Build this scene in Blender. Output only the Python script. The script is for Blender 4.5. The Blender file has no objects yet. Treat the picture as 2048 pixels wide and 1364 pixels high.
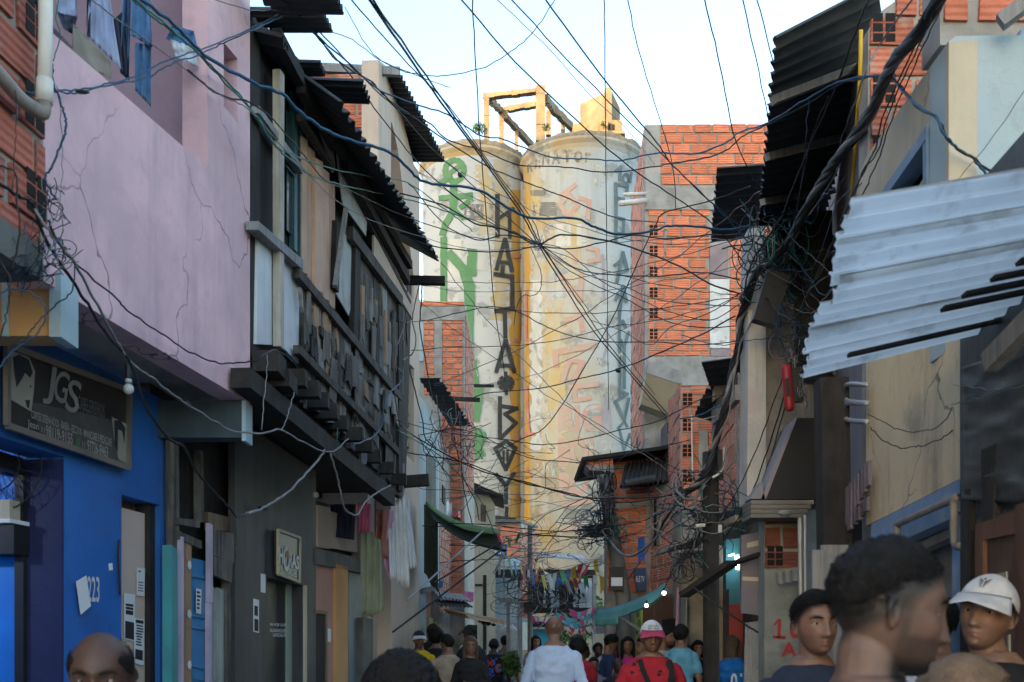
import bpy, bmesh, math, random
from mathutils import Vector, Matrix, noise
random.seed(7)
R = random.Random(11)
S = bpy.context.scene
COL = S.collection
F, CX, HY, EYE = 2000.0, 1024.0, 1290.0, 1.6   # photograph's focal length in its pixels, centre column, horizon row, eye height
V = Vector
def P(px, py, Y): return V(((px-CX)/F*Y, Y, EYE-(py-HY)/F*Y))
# ------------------------------------------------------------------ materials
MATS = {}
def N(nt, t, **kw):
    n = nt.nodes.new(t)
    for k, v in kw.items():
        if k in n.inputs: n.inputs[k].default_value = v
        else: setattr(n, k, v)
    return n
def c4(c): return (c[0], c[1], c[2], 1)
def mat(name, col, col2=None, rough=.85, scale=2.5, lo=.35, hi=.65, streak=0., streakcol=(.04,.04,.038), sscale=(5,5,.5),
        spots=0., spotcol=(.05,.05,.045), spscale=6., bump=.25, bscale=35., island=0., metal=0., spec=.3, grain=None, gstr=.5,
        groove=0., vcol=False, emit=None, alpha=1., trans=0., spthr=.6, transl=0., cracks=0.):
    if name in MATS: return MATS[name]
    m = bpy.data.materials.new(name); m.use_nodes = True; nt = m.node_tree; L = nt.links.new
    b = nt.nodes['Principled BSDF']
    tc = N(nt, 'ShaderNodeTexCoord'); co = tc.outputs['Object']
    geo = N(nt, 'ShaderNodeNewGeometry')
    def mix(f, a, bb, mode='MIX'):
        n = N(nt, 'ShaderNodeMix', data_type='RGBA', blend_type=mode)
        for s, v in ((0, f), (6, a), (7, bb)):
            if hasattr(v, 'links'): L(v, n.inputs[s])
            elif isinstance(v, tuple): n.inputs[s].default_value = c4(v)
            else: n.inputs[s].default_value = v
        return n.outputs[2]
    def nz(sc, det=5, vec=None, ro=.6):
        n = N(nt, 'ShaderNodeTexNoise', Scale=sc, Detail=det, Roughness=ro); L(vec or co, n.inputs['Vector']); return n.outputs['Fac']
    def ramp(f, a, bb):
        n = N(nt, 'ShaderNodeMapRange'); L(f, n.inputs[0]); n.inputs[1].default_value = a; n.inputs[2].default_value = bb; return n.outputs[0]
    def math2(op, a, bb):
        n = N(nt, 'ShaderNodeMath', operation=op)
        for i, v in enumerate((a, bb)):
            if hasattr(v, 'links'): L(v, n.inputs[i])
            else: n.inputs[i].default_value = v
        return n.outputs[0]
    if vcol:
        a = N(nt, 'ShaderNodeAttribute', attribute_name='Col'); base = a.outputs['Color']
        out = mix(ramp(nz(scale), lo, hi), base, mix(1., base, tuple(x for x in (.8,.8,.8)), 'MULTIPLY'))
    else:
        col2 = col2 or tuple(x*.72 for x in col)
        out = mix(ramp(nz(scale), lo, hi), tuple(col), tuple(col2))
    if grain:
        mp = N(nt, 'ShaderNodeMapping'); L(co, mp.inputs[0]); mp.inputs['Scale'].default_value = grain
        if island:   # each board its own grain
            ad = N(nt, 'ShaderNodeVectorMath', operation='ADD'); L(mp.outputs[0], ad.inputs[0])
            sc = math2('MULTIPLY', geo.outputs['Random Per Island'], 50.); L(sc, ad.inputs[1]); gv = ad.outputs[0]
        else: gv = mp.outputs[0]
        g = nz(1., 8, gv, .7)
        dark = mix(1., out, (.32,.31,.3), 'MULTIPLY')
        out = mix(math2('MULTIPLY', ramp(g, .42, .66), gstr), out, dark)
    if island:
        hs = N(nt, 'ShaderNodeHueSaturation'); L(out, hs.inputs['Color'])
        v = N(nt, 'ShaderNodeMapRange'); L(geo.outputs['Random Per Island'], v.inputs[0]); v.inputs[3].default_value = 1-island; v.inputs[4].default_value = 1+island*.6
        L(v.outputs[0], hs.inputs['Value']); out = hs.outputs[0]
    if streak:
        mp = N(nt, 'ShaderNodeMapping'); L(co, mp.inputs[0]); mp.inputs['Scale'].default_value = sscale
        s = nz(1., 6, mp.outputs[0], .65); out = mix(math2('MULTIPLY', ramp(s, .5, .75), streak), out, tuple(streakcol))
    if spots:
        s = nz(spscale, 6, None, .65); out = mix(math2('MULTIPLY', ramp(s, spthr-.06, spthr+.06), spots), out, tuple(spotcol))
    if cracks:      # hairline cracks and chipped spots in old render
        nv = N(nt, 'ShaderNodeTexNoise', Scale=1.6, Detail=4); L(co, nv.inputs['Vector']); vm = N(nt, 'ShaderNodeVectorMath', operation='MULTIPLY_ADD'); L(nv.outputs['Color'], vm.inputs[0]); vm.inputs[1].default_value = (.9,.9,.9); L(co, vm.inputs[2])
        vo = N(nt, 'ShaderNodeTexVoronoi', feature='DISTANCE_TO_EDGE', Scale=.9); L(vm.outputs[0], vo.inputs['Vector'])
        ck = ramp(vo.outputs['Distance'], .007, .002); mk = math2('MULTIPLY', ck, ramp(nz(.8, 3), .48, .56)); out = mix(math2('MULTIPLY', mk, cracks), out, (.10,.075,.08))
        chp = ramp(nz(3.2, 9, None, .75), .70, .715); out = mix(math2('MULTIPLY', chp, cracks*.8), out, (.30,.28,.27))
    L(out, b.inputs['Base Color'])
    b.inputs['Roughness'].default_value = rough; b.inputs['Metallic'].default_value = metal
    b.inputs['Specular IOR Level'].default_value = spec
    if trans: b.inputs['Transmission Weight'].default_value = trans
    if alpha < 1: b.inputs['Alpha'].default_value = alpha
    if emit: b.inputs['Emission Color'].default_value = c4(emit[0]); b.inputs['Emission Strength'].default_value = emit[1]
    h = None
    if bump: h = nz(bscale, 6, None, .6)
    if groove:
        sx = N(nt, 'ShaderNodeSeparateXYZ'); L(tc.outputs['UV'], sx.inputs[0])
        sn = math2('SINE', math2('MULTIPLY', sx.outputs[1], 2*math.pi/.036), 0.)
        h = math2('ADD', math2('MULTIPLY', sn, groove), h if h is not None else 0.)
    if h is not None:
        bp = N(nt, 'ShaderNodeBump', Strength=min(1., bump+.3*(groove > 0)), Distance=.012); L(h, bp.inputs['Height']); L(bp.outputs[0], b.inputs['Normal'])
    if transl:      # thin sheet that lets daylight through
        tr = N(nt, 'ShaderNodeBsdfTranslucent'); L(out, tr.inputs[0]); ms = N(nt, 'ShaderNodeMixShader'); ms.inputs[0].default_value = transl
        L(b.outputs[0], ms.inputs[1]); L(tr.outputs[0], ms.inputs[2]); L(ms.outputs[0], nt.nodes['Material Output'].inputs[0])
    MATS[name] = m
    return m
# ------------------------------------------------------------------ objects
def tag(o, label=None, cat=None, group=None, kind=None):
    for k, v in (('label', label), ('category', cat), ('group', group), ('kind', kind)):
        if v: o[k] = v
    return o
def thing(name, loc, label, cat, group=None, rz=0):
    o = bpy.data.objects.new(name, None); COL.objects.link(o); o.empty_display_size = .2
    o.location = loc; o.rotation_euler = (0, 0, rz)
    return tag(o, label, cat, group)
class MB:
    def __init__(s): s.v = []; s.f = []; s.m = []; s.mi = 0
    def add(s, vs, fs, mi=None):
        k = len(s.v); s.v += [V(x) for x in vs]; s.f += [[i+k for i in f] for f in fs]; s.m += [s.mi if mi is None else mi]*len(fs); return s
    def prism(s, pts, ext, mi=None):
        n = len(pts); ext = V(ext); a = [V(p) for p in pts]; b = [p+ext for p in a]
        return s.add(a+b, [list(range(n))]+[list(range(2*n-1, n-1, -1))]+[[i, (i+1) % n, n+(i+1) % n, n+i] for i in range(n)], mi)
    def box(s, lo, hi, mi=None):
        x, y, z = lo; X, Y, Z = hi
        return s.prism([(x,y,z),(X,y,z),(X,Y,z),(x,Y,z)], (0,0,Z-z), mi)
    def bar(s, p, q, w, h, up=(0,0,1), mi=None):
        p = V(p); q = V(q); d = (q-p).normalized(); u = V(up); x = d.cross(u)
        if x.length < 1e-4: x = d.cross(V((0,1,0)))
        x.normalize(); u = x.cross(d); a = x*w/2; c = u*h/2
        return s.prism([p-a-c, p+a-c, p+a+c, p-a+c], q-p, mi)
    def tube(s, pts, r, n=6, mi=None):
        pts = [V(p) for p in pts]; rs = r if isinstance(r, (list, tuple)) else [r]*len(pts)
        vs = []; fs = []; u = None
        for i, p in enumerate(pts):
            d = (pts[min(i+1, len(pts)-1)]-pts[max(i-1, 0)]).normalized()
            if u is None: u = d.cross(V((0,0,1)) if abs(d.z) < .9 else V((1,0,0)))
            u = (u-d*u.dot(d)).normalized(); w = d.cross(u)
            vs += [p+(u*math.cos(t*2*math.pi/n)+w*math.sin(t*2*math.pi/n))*rs[i] for t in range(n)]
        for i in range(len(pts)-1):
            for t in range(n): fs.append([i*n+t, i*n+(t+1) % n, (i+1)*n+(t+1) % n, (i+1)*n+t])
        fs += [list(range(n-1, -1, -1)), list(range((len(pts)-1)*n, len(pts)*n))]
        return s.add(vs, fs, mi)
    def loft(s, rings, mi=None, cap=True):
        n = len(rings[0]); vs = [p for r in rings for p in r]; fs = []
        for i in range(len(rings)-1):
            for t in range(n): fs.append([i*n+t, i*n+(t+1) % n, (i+1)*n+(t+1) % n, (i+1)*n+t])
        if cap: fs += [list(range(n-1, -1, -1)), list(range((len(rings)-1)*n, len(rings)*n))]
        return s.add(vs, fs, mi)
    def grid(s, fn, nu, nv, th=None, mi=None):
        """surface fn(u,v) in 0..1; th gives a real thickness vector or metres along the normal"""
        g = [[V(fn(i/nu, j/nv)) for j in range(nv+1)] for i in range(nu+1)]
        k = lambda i, j: i*(nv+1)+j
        vs = [p for r in g for p in r]; q = [[k(i,j), k(i+1,j), k(i+1,j+1), k(i,j+1)] for i in range(nu) for j in range(nv)]
        if th is None: return s.add(vs, q, mi)
        m = len(vs)
        if isinstance(th, (int, float)):
            n = (g[-1][0]-g[0][0]).cross(g[0][-1]-g[0][0]).normalized()*th
        else: n = V(th)
        vs2 = [p+n for p in vs]; f2 = [[x+m for x in reversed(f)] for f in q]
        ed = [k(i,0) for i in range(nu)]+[k(nu,j) for j in range(nv)]+[k(i,nv) for i in range(nu,0,-1)]+[k(0,j) for j in range(nv,0,-1)]
        sd = [[ed[i], ed[(i+1) % len(ed)], ed[(i+1) % len(ed)]+m, ed[i]+m] for i in range(len(ed))]
        return s.add(vs+vs2, q+f2+sd, mi)
    def ball(s, c, r, nu=12, nv=8, mi=None, sq=(1,1,1)):
        c = V(c); rings = [[c+V((r*sq[0]*math.sin(b)*math.cos(a), r*sq[1]*math.sin(b)*math.sin(a), r*sq[2]*math.cos(b))) for a in [2*math.pi*t/nu for t in range(nu)]] for b in [math.pi*max(.02, min(.98, k/nv)) for k in range(nv, -1, -1)]]
        return s.loft(rings, mi)
    def build(s, name, mats, parent=None, label=None, cat=None, group=None, kind=None, smooth=False, local=False, origin=None):
        me = bpy.data.meshes.new(name)
        if parent is not None: off = V((0,0,0)) if local else parent_loc(parent)
        elif origin is not None: off = V(origin)
        else:
            xs = [p.x for p in s.v]; ys = [p.y for p in s.v]; zs = [p.z for p in s.v]
            off = V(((min(xs)+max(xs))/2, (min(ys)+max(ys))/2, min(zs)))
        me.from_pydata([p-off for p in s.v], [], s.f)
        mats = mats if isinstance(mats, (list, tuple)) else [mats]
        for m in mats: me.materials.append(m)
        me.polygons.foreach_set('material_index', s.m)
        bm = bmesh.new(); bm.from_mesh(me); bmesh.ops.recalc_face_normals(bm, faces=bm.faces)
        uv = bm.loops.layers.uv.new('UVMap')
        for f in bm.faces:
            n = f.normal; t = V((0,0,1)).cross(n)
            if t.length < .05: t = V((1,0,0)); b = V((0,1,0))
            else: t.normalize(); b = n.cross(t)
            for l in f.loops: p = l.vert.co+off; l[uv].uv = (p.dot(t), p.dot(b))
            f.smooth = smooth
        bm.to_mesh(me); bm.free()
        o = bpy.data.objects.new(name, me); COL.objects.link(o)
        if parent is not None: o.parent = parent
        else: o.location = off
        return tag(o, label, cat, group, kind)
def islands(mb):
    p = list(range(len(mb.v)))
    def find(i):
        while p[i] != i: p[i] = p[p[i]]; i = p[i]
        return i
    for f in mb.f:
        for i in f[1:]: p[find(i)] = find(f[0])
    out = {}
    for f, m in zip(mb.f, mb.m): out.setdefault(find(f[0]), []).append((f, m))
    res = []
    for fs in out.values():
        n = MB(); ids = sorted({i for f, _ in fs for i in f}); ix = {i: k for k, i in enumerate(ids)}
        n.v = [mb.v[i] for i in ids]; n.f = [[ix[i] for i in f] for f, _ in fs]; n.m = [m for _, m in fs]; res.append(n)
    return res
def each(mb, name, mats, parent, **k):      # every separate piece a part of its own
    return [n.build(name, mats, parent, **k) for n in islands(mb)]
def parent_loc(o):
    l = V(o.location)
    while o.parent: o = o.parent; l += V(o.location)
    return l
# ------------------------------------------------------------------ vertical planes seen through the camera
class Plane:
    """vertical plane through plan points a,b; n faces the viewer"""
    def __init__(s, a, b):
        s.a = V((a[0], a[1], 0)); t = V((b[0]-a[0], b[1]-a[1], 0)); s.len = t.length; s.t = t.normalized()
        n = s.t.cross(V((0,0,1)));
        if n.dot(-s.a) < 0: n = -n
        s.n = n
    def at(s, px, py, off=0.):
        d = V(((px-CX)/F, 1, (HY-py)/F)); o = V((0,0,EYE)); c = s.a+s.n*off
        return o+d*((c-o).dot(s.n)/d.dot(s.n))
    def uv(s, px, py, off=0.):
        p = s.at(px, py, off); return ((p-s.a).dot(s.t), p.z)
    def p(s, u, v, off=0.): return s.a+s.t*u+V((0,0,v))+s.n*off
    def quad(s, mb, pts, off=0., th=.03, mi=None):       # pts in photograph pixels; front face lies off in front of the plane
        return mb.prism([s.at(x, y, off) for x, y in pts], -s.n*th, mi)
    def rect(s, mb, u0, u1, v0, v1, off=0., th=.03, mi=None):
        return mb.prism([s.p(u0,v0,off), s.p(u1,v0,off), s.p(u1,v1,off), s.p(u0,v1,off)], -s.n*th, mi)
def wall_px(x0, Y0, x1, Y1): return Plane(((x0-CX)/F*Y0, Y0), ((x1-CX)/F*Y1, Y1))
def front(px, Y): return Plane(((px-CX)/F*Y-1, Y), ((px-CX)/F*Y+1, Y))
def spans(poly, v):
    xs = []
    for i in range(len(poly)):
        (a, b), (c, d) = poly[i], poly[(i+1) % len(poly)]
        if (b <= v) != (d <= v): xs.append(a+(v-b)/(d-b)*(c-a))
    xs.sort(); return list(zip(xs[::2], xs[1::2]))
def bricks(mb, pl, poly, off=.012, bw=.29, bh=.19, j=.022, mi=1, hole=None, hm=2, rr=None, holes_px=None, uvpoly=False):
    """courses of hollow clay blocks laid over a polygon (pixels); hole='a'/'b' shows block ends at that end"""
    rr = rr or R
    q = poly if uvpoly else [pl.uv(x, y) for x, y in poly]; v0 = min(v for _, v in q); v1 = max(v for _, v in q)
    row = 0; v = math.floor(v0/(bh+j))*(bh+j)
    while v < v1:
        top = min(v+bh, v1); mid = (max(v, v0)+top)/2
        for a, b in spans(q, mid):
            u = a-(row % 2)*.5*(bw+j)-rr.random()*.03
            first = True
            while u < b:
                w = bw*(1+rr.uniform(-.06, .06)); ua = max(u, a)+.004; ub = min(u+w, b)-.004
                if ub-ua > .04 and top-max(v, v0) > .03:
                    e = [rr.uniform(-.006, .006) for _ in range(8)]; o = off+rr.uniform(-.004, .006)
                    va = max(v, v0)
                    mb.prism([pl.p(ua+e[0], va+e[1], o), pl.p(ub+e[2], va+e[3], o), pl.p(ub+e[4], top+e[5], o), pl.p(ua+e[6], top+e[7], o)], -pl.n*(off+.02), mi)
                    end = (hole == 'a' and u <= a) or (hole == 'b' and u+w+j >= b) or (hole == 'ab' and (u <= a or u+w+j >= b))
                    if end and row % 2 == 0 and top-va > .12:
                        c = ua if (u <= a and hole != 'b') else ub-.15
                        for hu in (.012, .082):
                            for hv in range(3):
                                mb.prism([pl.p(c+hu+x, va+.016+hv*.057+y, o+.003) for x, y in ((0,0),(.056,0),(.056,.046),(0,.046))], -pl.n*.004, hm)
                u += w+j
        v += bh+j; row += 1
def corrugated(mb, a, b, c, d, waves, amp, th=.008, seg=6, mi=None, sag=0., rag=0.):
    """sheet a-b (eave, waves run along it) to d-c (upper edge)"""
    a, b, c, d = map(V, (a, b, c, d)); n = (b-a).cross(d-a).normalized()
    if n.z < 0: n = -n
    nu = int(waves*seg)
    rg = [R.uniform(0, rag) for _ in range(nu+1)]
    def fn(u, v):
        e = rg[int(round(u*nu))] if rag else 0
        v2 = v+(1-v)*e if rag else v
        return a.lerp(b, u).lerp(d.lerp(c, u), v2)+n*(amp*math.sin(u*waves*2*math.pi)-sag*math.sin(v*math.pi))
    return mb.grid(fn, nu, 3, None if th is None else n*th, mi)
def text_bm(txt, font=None, bold=0.):
    cu = bpy.data.curves.new('t', 'FONT'); cu.body = txt; cu.size = 1; cu.offset = bold; cu.resolution_u = 3
    cu.fill_mode = 'FRONT'
    o = bpy.data.objects.new('t', cu); COL.objects.link(o); dg = bpy.context.evaluated_depsgraph_get(); dg.update()
    me = bpy.data.meshes.new_from_object(o.evaluated_get(dg))
    vs = [v.co.copy() for v in me.vertices]; fs = [list(p.vertices) for p in me.polygons]
    bpy.data.objects.remove(o); bpy.data.curves.remove(cu); bpy.data.meshes.remove(me)
    return vs, fs
def text_quad(mb, txt, q, fn, bold=0., mi=None):
    """text stretched into quad q = TL,TR,BR,BL (pixels); fn(px,py) -> 3D"""
    vs, fs = text_bm(txt, bold=bold)
    x0 = min(v.x for v in vs); x1 = max(v.x for v in vs); y0 = min(v.y for v in vs); y1 = max(v.y for v in vs)
    out = []
    for v in vs:
        s = (v.x-x0)/(x1-x0); t = (v.y-y0)/(y1-y0)
        px = (q[3][0]*(1-s)+q[2][0]*s)*(1-t)+(q[0][0]*(1-s)+q[1][0]*s)*t
        py = (q[3][1]*(1-s)+q[2][1]*s)*(1-t)+(q[0][1]*(1-s)+q[1][1]*s)*t
        out.append(fn(px, py))
    return mb.add(out, fs, mi)
def catmull(pts, per=6):
    p = [V(x) for x in pts]; p = [p[0]*2-p[1]]+p+[p[-1]*2-p[-2]]; out = []
    for i in range(1, len(p)-2):
        for k in range(per):
            t = k/per; a, b, c, d = p[i-1:i+3]
            out.append(.5*((2*b)+(c-a)*t+(2*a-5*b+4*c-d)*t*t+(3*b-a-3*c+d)*t**3))
    return out+[p[-2]]
EXPO = 2.5
BLOCK_H = 40.9
# ------------------------------------------------------------------ palette
m_pink = mat('pink_plaster', (.72,.465,.495), (.56,.375,.41), scale=1.6, lo=.4, hi=.62, streak=.6, streakcol=(.40,.275,.32), sscale=(6,6,.7), spots=.5, spotcol=(.50,.33,.36), spscale=5, bump=.5, bscale=12, cracks=.75)
m_pinkshade = mat('shaded_pink_plaster', (.42,.30,.36), scale=1.5, streak=.3, streakcol=(.2,.17,.2))  # pink plaster darkened in colour for the shade inside the balcony
m_blue = mat('blue_paint', (.025,.14,.46), (.018,.11,.38), scale=2, streak=.2, streakcol=(.03,.05,.14), rough=.6, bump=.3, spots=.45, spotcol=(.035,.085,.25), spscale=4, cracks=.5)
m_bluein = mat('bright_blue_paint', (.01,.17,.62), rough=.5, bump=.1)
m_purple = mat('indigo_paint', (.018,.024,.085), rough=.6)
m_clay = mat('clay_block', (.47,.155,.09), (.36,.11,.065), scale=6, rough=.9, island=.22, groove=.5, bump=.3, spots=.55, spotcol=(.36,.30,.25), spscale=5, spthr=.62)
m_clayo = mat('orange_clay_block', (.66,.215,.11), (.54,.17,.09), scale=6, rough=.9, island=.18, groove=.45, bump=.3, spots=.3, spotcol=(.42,.32,.25), spscale=4, spthr=.66)
m_clayp = mat('dusty_clay_block', (.58,.24,.165), (.50,.215,.15), scale=5, rough=.9, island=.2, groove=.5, bump=.3, spots=.7, spotcol=(.38,.31,.28), spscale=4, spthr=.55)
m_mortar = mat('mortar', (.34,.32,.29), (.22,.21,.19), scale=4, bump=.6, bscale=22, streak=.3, streakcol=(.14,.13,.12))
m_conc = mat('grey_concrete', (.33,.32,.295), (.22,.215,.2), scale=3, bump=.4, streak=.4, streakcol=(.1,.1,.095), spots=.3, spotcol=(.14,.135,.12))
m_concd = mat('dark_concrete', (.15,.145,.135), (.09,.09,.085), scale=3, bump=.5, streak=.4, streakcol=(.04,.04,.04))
m_hole = mat('block_hole', (.012,.01,.009), bump=0)
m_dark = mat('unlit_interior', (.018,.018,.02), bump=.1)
m_char = mat('charcoal_paint', (.046,.049,.056), (.028,.030,.036), scale=2, streak=.6, streakcol=(.12,.12,.12), sscale=(4,4,.4), rough=.6, bump=.3)
m_beige = mat('beige_plaster', (.50,.40,.32), (.43,.345,.28), scale=1.5, streak=.4, streakcol=(.25,.2,.165), bump=.25)
m_cream = mat('cream_plaster', (.47,.42,.32), (.40,.355,.27), scale=1.5, cracks=.5, streak=.45, streakcol=(.25,.22,.17), bump=.25)
m_yel = mat('stained_yellow_plaster', (.66,.53,.33), (.58,.46,.29), scale=1.3, streak=.7, streakcol=(.13,.115,.09), sscale=(4,4,.6), spots=.6, spotcol=(.25,.21,.145), spscale=2.2, bump=.3, cracks=.8)
m_white = mat('white_paint', (.34,.43,.46), (.28,.36,.39), scale=1.5, streak=.3, streakcol=(.33,.33,.32), spots=.4, spotcol=(.24,.25,.25), spscale=7)
m_whites = mat('white_board', (.60,.63,.66), (.50,.53,.56), scale=3, streak=.4, streakcol=(.3,.31,.32), rough=.6, bump=.1)
m_pale = mat('pale_blue_plaster', (.40,.50,.53), (.33,.42,.45), scale=1.5, streak=.5, streakcol=(.2,.23,.24))
m_band = mat('faded_blue_paint', (.20,.31,.44), (.16,.25,.36), scale=3, streak=.4, streakcol=(.24,.25,.26), spots=.4, spotcol=(.38,.4,.42), spscale=9)
m_peach = mat('peach_board', (.55,.36,.26), (.45,.29,.2), scale=3, grain=(26,26,1.2), gstr=.35, island=.15)
m_salmon = mat('salmon_plaster', (.46,.25,.19), (.38,.2,.155), scale=2, streak=.4, streakcol=(.2,.12,.1))
m_orange = mat('ochre_plaster', (.55,.30,.12), (.45,.24,.1), scale=2, streak=.3, streakcol=(.3,.17,.08))
m_wood = mat('weathered_wood', (.20,.185,.17), (.10,.093,.087), scale=4, grain=(30,30,1.3), gstr=1., island=.75, rough=.9, bump=.5, bscale=30)
m_woodt = mat('tan_board', (.40,.27,.17), (.3,.2,.13), scale=4, grain=(30,30,1.2), gstr=.5, island=.3, rough=.85)
m_woodg = mat('grey_board', (.26,.265,.265), (.2,.2,.2), scale=4, grain=(26,26,1.1), gstr=.6, island=.3)
m_woodk = mat('blackened_timber', (.036,.033,.031), (.021,.019,.018), scale=5, grain=(14,14,3), gstr=.6, island=.3, rough=.85, bump=.5)
m_woodl = mat('pale_timber', (.46,.42,.36), (.36,.33,.28), scale=5, grain=(22,22,1.5), gstr=.5, island=.2)
m_brown = mat('brown_door_wood', (.15,.095,.066), (.08,.05,.036), scale=3, grain=(25,25,1.5), gstr=.5, rough=.55)
m_sheet = mat('dark_fibre_sheet', (.055,.06,.066), (.035,.038,.042), scale=3, rough=.8, spots=.4, spotcol=(.09,.085,.08), spscale=5, bump=.3)
m_sheetw = mat('white_fibre_sheet', (.66,.73,.76), (.56,.63,.66), scale=2, rough=.6, spots=.35, spotcol=(.42,.42,.40), spscale=7, bump=.15, streak=.25, streakcol=(.45,.47,.46), sscale=(1,8,8))
m_zinc = mat('zinc_sheet', (.36,.38,.39), (.27,.28,.29), scale=3, rough=.5, metal=.3, spots=.4, spotcol=(.2,.14,.1))
m_pvc = mat('white_pvc', (.62,.60,.55), (.52,.5,.45), scale=2, rough=.45, bump=.05, streak=.4, streakcol=(.28,.25,.2))
m_pvcd = mat('dirty_pipe', (.27,.245,.225), (.18,.16,.145), scale=6, rough=.7, spots=.6, spotcol=(.1,.085,.07))
m_teal = mat('turquoise_paint', (.05,.27,.30), (.04,.2,.23), scale=4, rough=.6, spots=.4, spotcol=(.15,.17,.16), spscale=10)
m_bdoor = mat('sky_blue_paint', (.045,.25,.50), (.035,.2,.42), scale=3, rough=.5, bump=.1, streak=.2, streakcol=(.04,.13,.25))
m_lilac = mat('lilac_paint', (.48,.42,.56), rough=.6)
m_paper = mat('white_paper', (.68,.70,.72), (.6,.62,.64), rough=.9, bump=.1)
m_ink = mat('black_print', (.03,.03,.035), bump=0)
m_wpaint = mat('white_lettering', (.72,.73,.72), bump=0, rough=.7)
m_gpaint = mat('grey_lettering', (.36,.35,.33), bump=0, rough=.7)
m_redpaint = mat('red_lettering', (.40,.045,.05), bump=0)
m_signbk = mat('black_sign_vinyl', (.016,.015,.015), (.03,.027,.026), scale=1.5, rough=.35, bump=.05)
m_signgr = mat('grey_sign_vinyl', (.075,.07,.065), rough=.4, bump=.05)
m_frame = mat('worn_aluminium', (.22,.19,.16), (.16,.14,.12), rough=.45, metal=.4)
m_glass = mat('dark_glass', (.03,.055,.06), rough=.12, spec=.5, bump=0)
m_tealfr = mat('dark_teal_frame', (.02,.08,.09), rough=.5)
m_green = mat('green_tarp', (.11,.20,.075), (.08,.15,.05), scale=4, rough=.6, bump=.2)
m_tealtarp = mat('teal_tarp', (.10,.30,.29), (.075,.24,.24), scale=3, rough=.6, bump=.2, streak=.3, streakcol=(.05,.14,.14))
m_blktarp = mat('black_tarp', (.07,.075,.078), (.035,.038,.04), scale=3, rough=.5, bump=.35, bscale=9, streak=.2, streakcol=(.12,.12,.12), sscale=(1,9,14))
m_asph = mat('street_asphalt', (.055,.053,.05), (.04,.038,.036), scale=3, bump=.5, bscale=80)
m_cable = mat('black_cable', (.014,.015,.018), rough=.55, bump=0)
m_cableb = mat('blue_cable', (.012,.065,.13), rough=.5, bump=0)
m_cableg = mat('green_cable', (.012,.14,.105), rough=.5, bump=0)
m_cablew = mat('grey_cable', (.21,.215,.22), (.13,.13,.135), scale=9, rough=.6, bump=0)
m_cablep = mat('purple_grey_cable', (.13,.09,.10), rough=.6, bump=0)
m_cabley = mat('yellow_hose', (.62,.40,.03), rough=.5, bump=0)
m_cableo = mat('orange_cable', (.4,.11,.03), rough=.5, bump=0)
m_leaf = mat('leaf_green', (.075,.13,.035), (.04,.085,.02), scale=8, rough=.6, island=.4, bump=0)
m_red = mat('red_plastic', (.24,.014,.02), rough=.45, bump=0)
m_redw = mat('red_wall_paint', (.45,.09,.085), (.38,.075,.07), scale=2, rough=.7)
m_blkpl = mat('black_plastic', (.018,.019,.021), rough=.5, bump=.1)
m_copper = mat('copper_shutter', (.30,.16,.115), (.24,.125,.09), scale=2, rough=.32, metal=.75, bump=.05)
m_pole = mat('utility_pole_concrete', (.17,.165,.155), (.1,.1,.095), scale=4, streak=.5, streakcol=(.05,.05,.05))
m_bulb = mat('lit_bulb', (1,.95,.85), emit=((1,.93,.8), 5.), bump=0)
m_bulboff = mat('frosted_bulb', (.6,.6,.58), rough=.3, bump=0)
m_tube = mat('lit_tube_lamp', (1,1,1), emit=((.8,1,.97), 5.), bump=0)
m_sheett = mat('translucent_white_sheet', (.80,.79,.74), (.66,.66,.62), scale=2.2, lo=.4, hi=.6, rough=.5, spots=.55, spotcol=(.34,.33,.29), spscale=6, bump=.1, streak=.25, streakcol=(.5,.52,.5), sscale=(1,8,8), transl=.85)
# ================================================================== LEFT SIDE OF THE STREET
def lin(k, c, y0, y1): return Plane((c+k*y0, y0), (c+k*y1, y1))
pl_pink = lin(.143, -2.520, 3, 8); pl_blue = lin(.143, -3.046, 2, 8); pl_l0 = lin(.1, -2.25, 1.5, 6)
pl_wood = lin(.062, -2.002, 5, 13); pl_char = lin(.062, -2.45, 6, 11); pl_l2 = lin(.062, -2.53, 5, 9); pl_sal = lin(.05, -2.35, 9, 14)
pl_bei = Plane((-1.59, 11.9), (-1.45, 15.6))
def boards(mb, pl, x0, x1, top, bot, wmin, wmax, mis, off=.0, jit=6, gap=0., rr=R, lean=2.):
    x = x0
    while x < x1:
        w = rr.uniform(wmin, wmax); xa, xb = x+gap, min(x+w, x1+2)
        t = top((x+w/2))+rr.uniform(-jit, jit); b = bot(x+w/2)+rr.uniform(-jit, jit); l = rr.uniform(-lean, lean)
        sl = 1.0*(xb-xa)
        o = off+rr.choice((0, .012, .024))+rr.uniform(0, .006)
        pl.quad(mb, [(xa+l, t), (xb+l, t+sl*.7+rr.uniform(-3, 3)), (xb-l*.3, b+sl*.5), (xa-l*.3, b+rr.uniform(-jit, jit)*.5)], o, .022, rr.choice(mis))
        x += w
def L(p, q):
    return lambda x: p[1]+(q[1]-p[1])*(x-p[0])/(q[0]-p[0])

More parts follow.
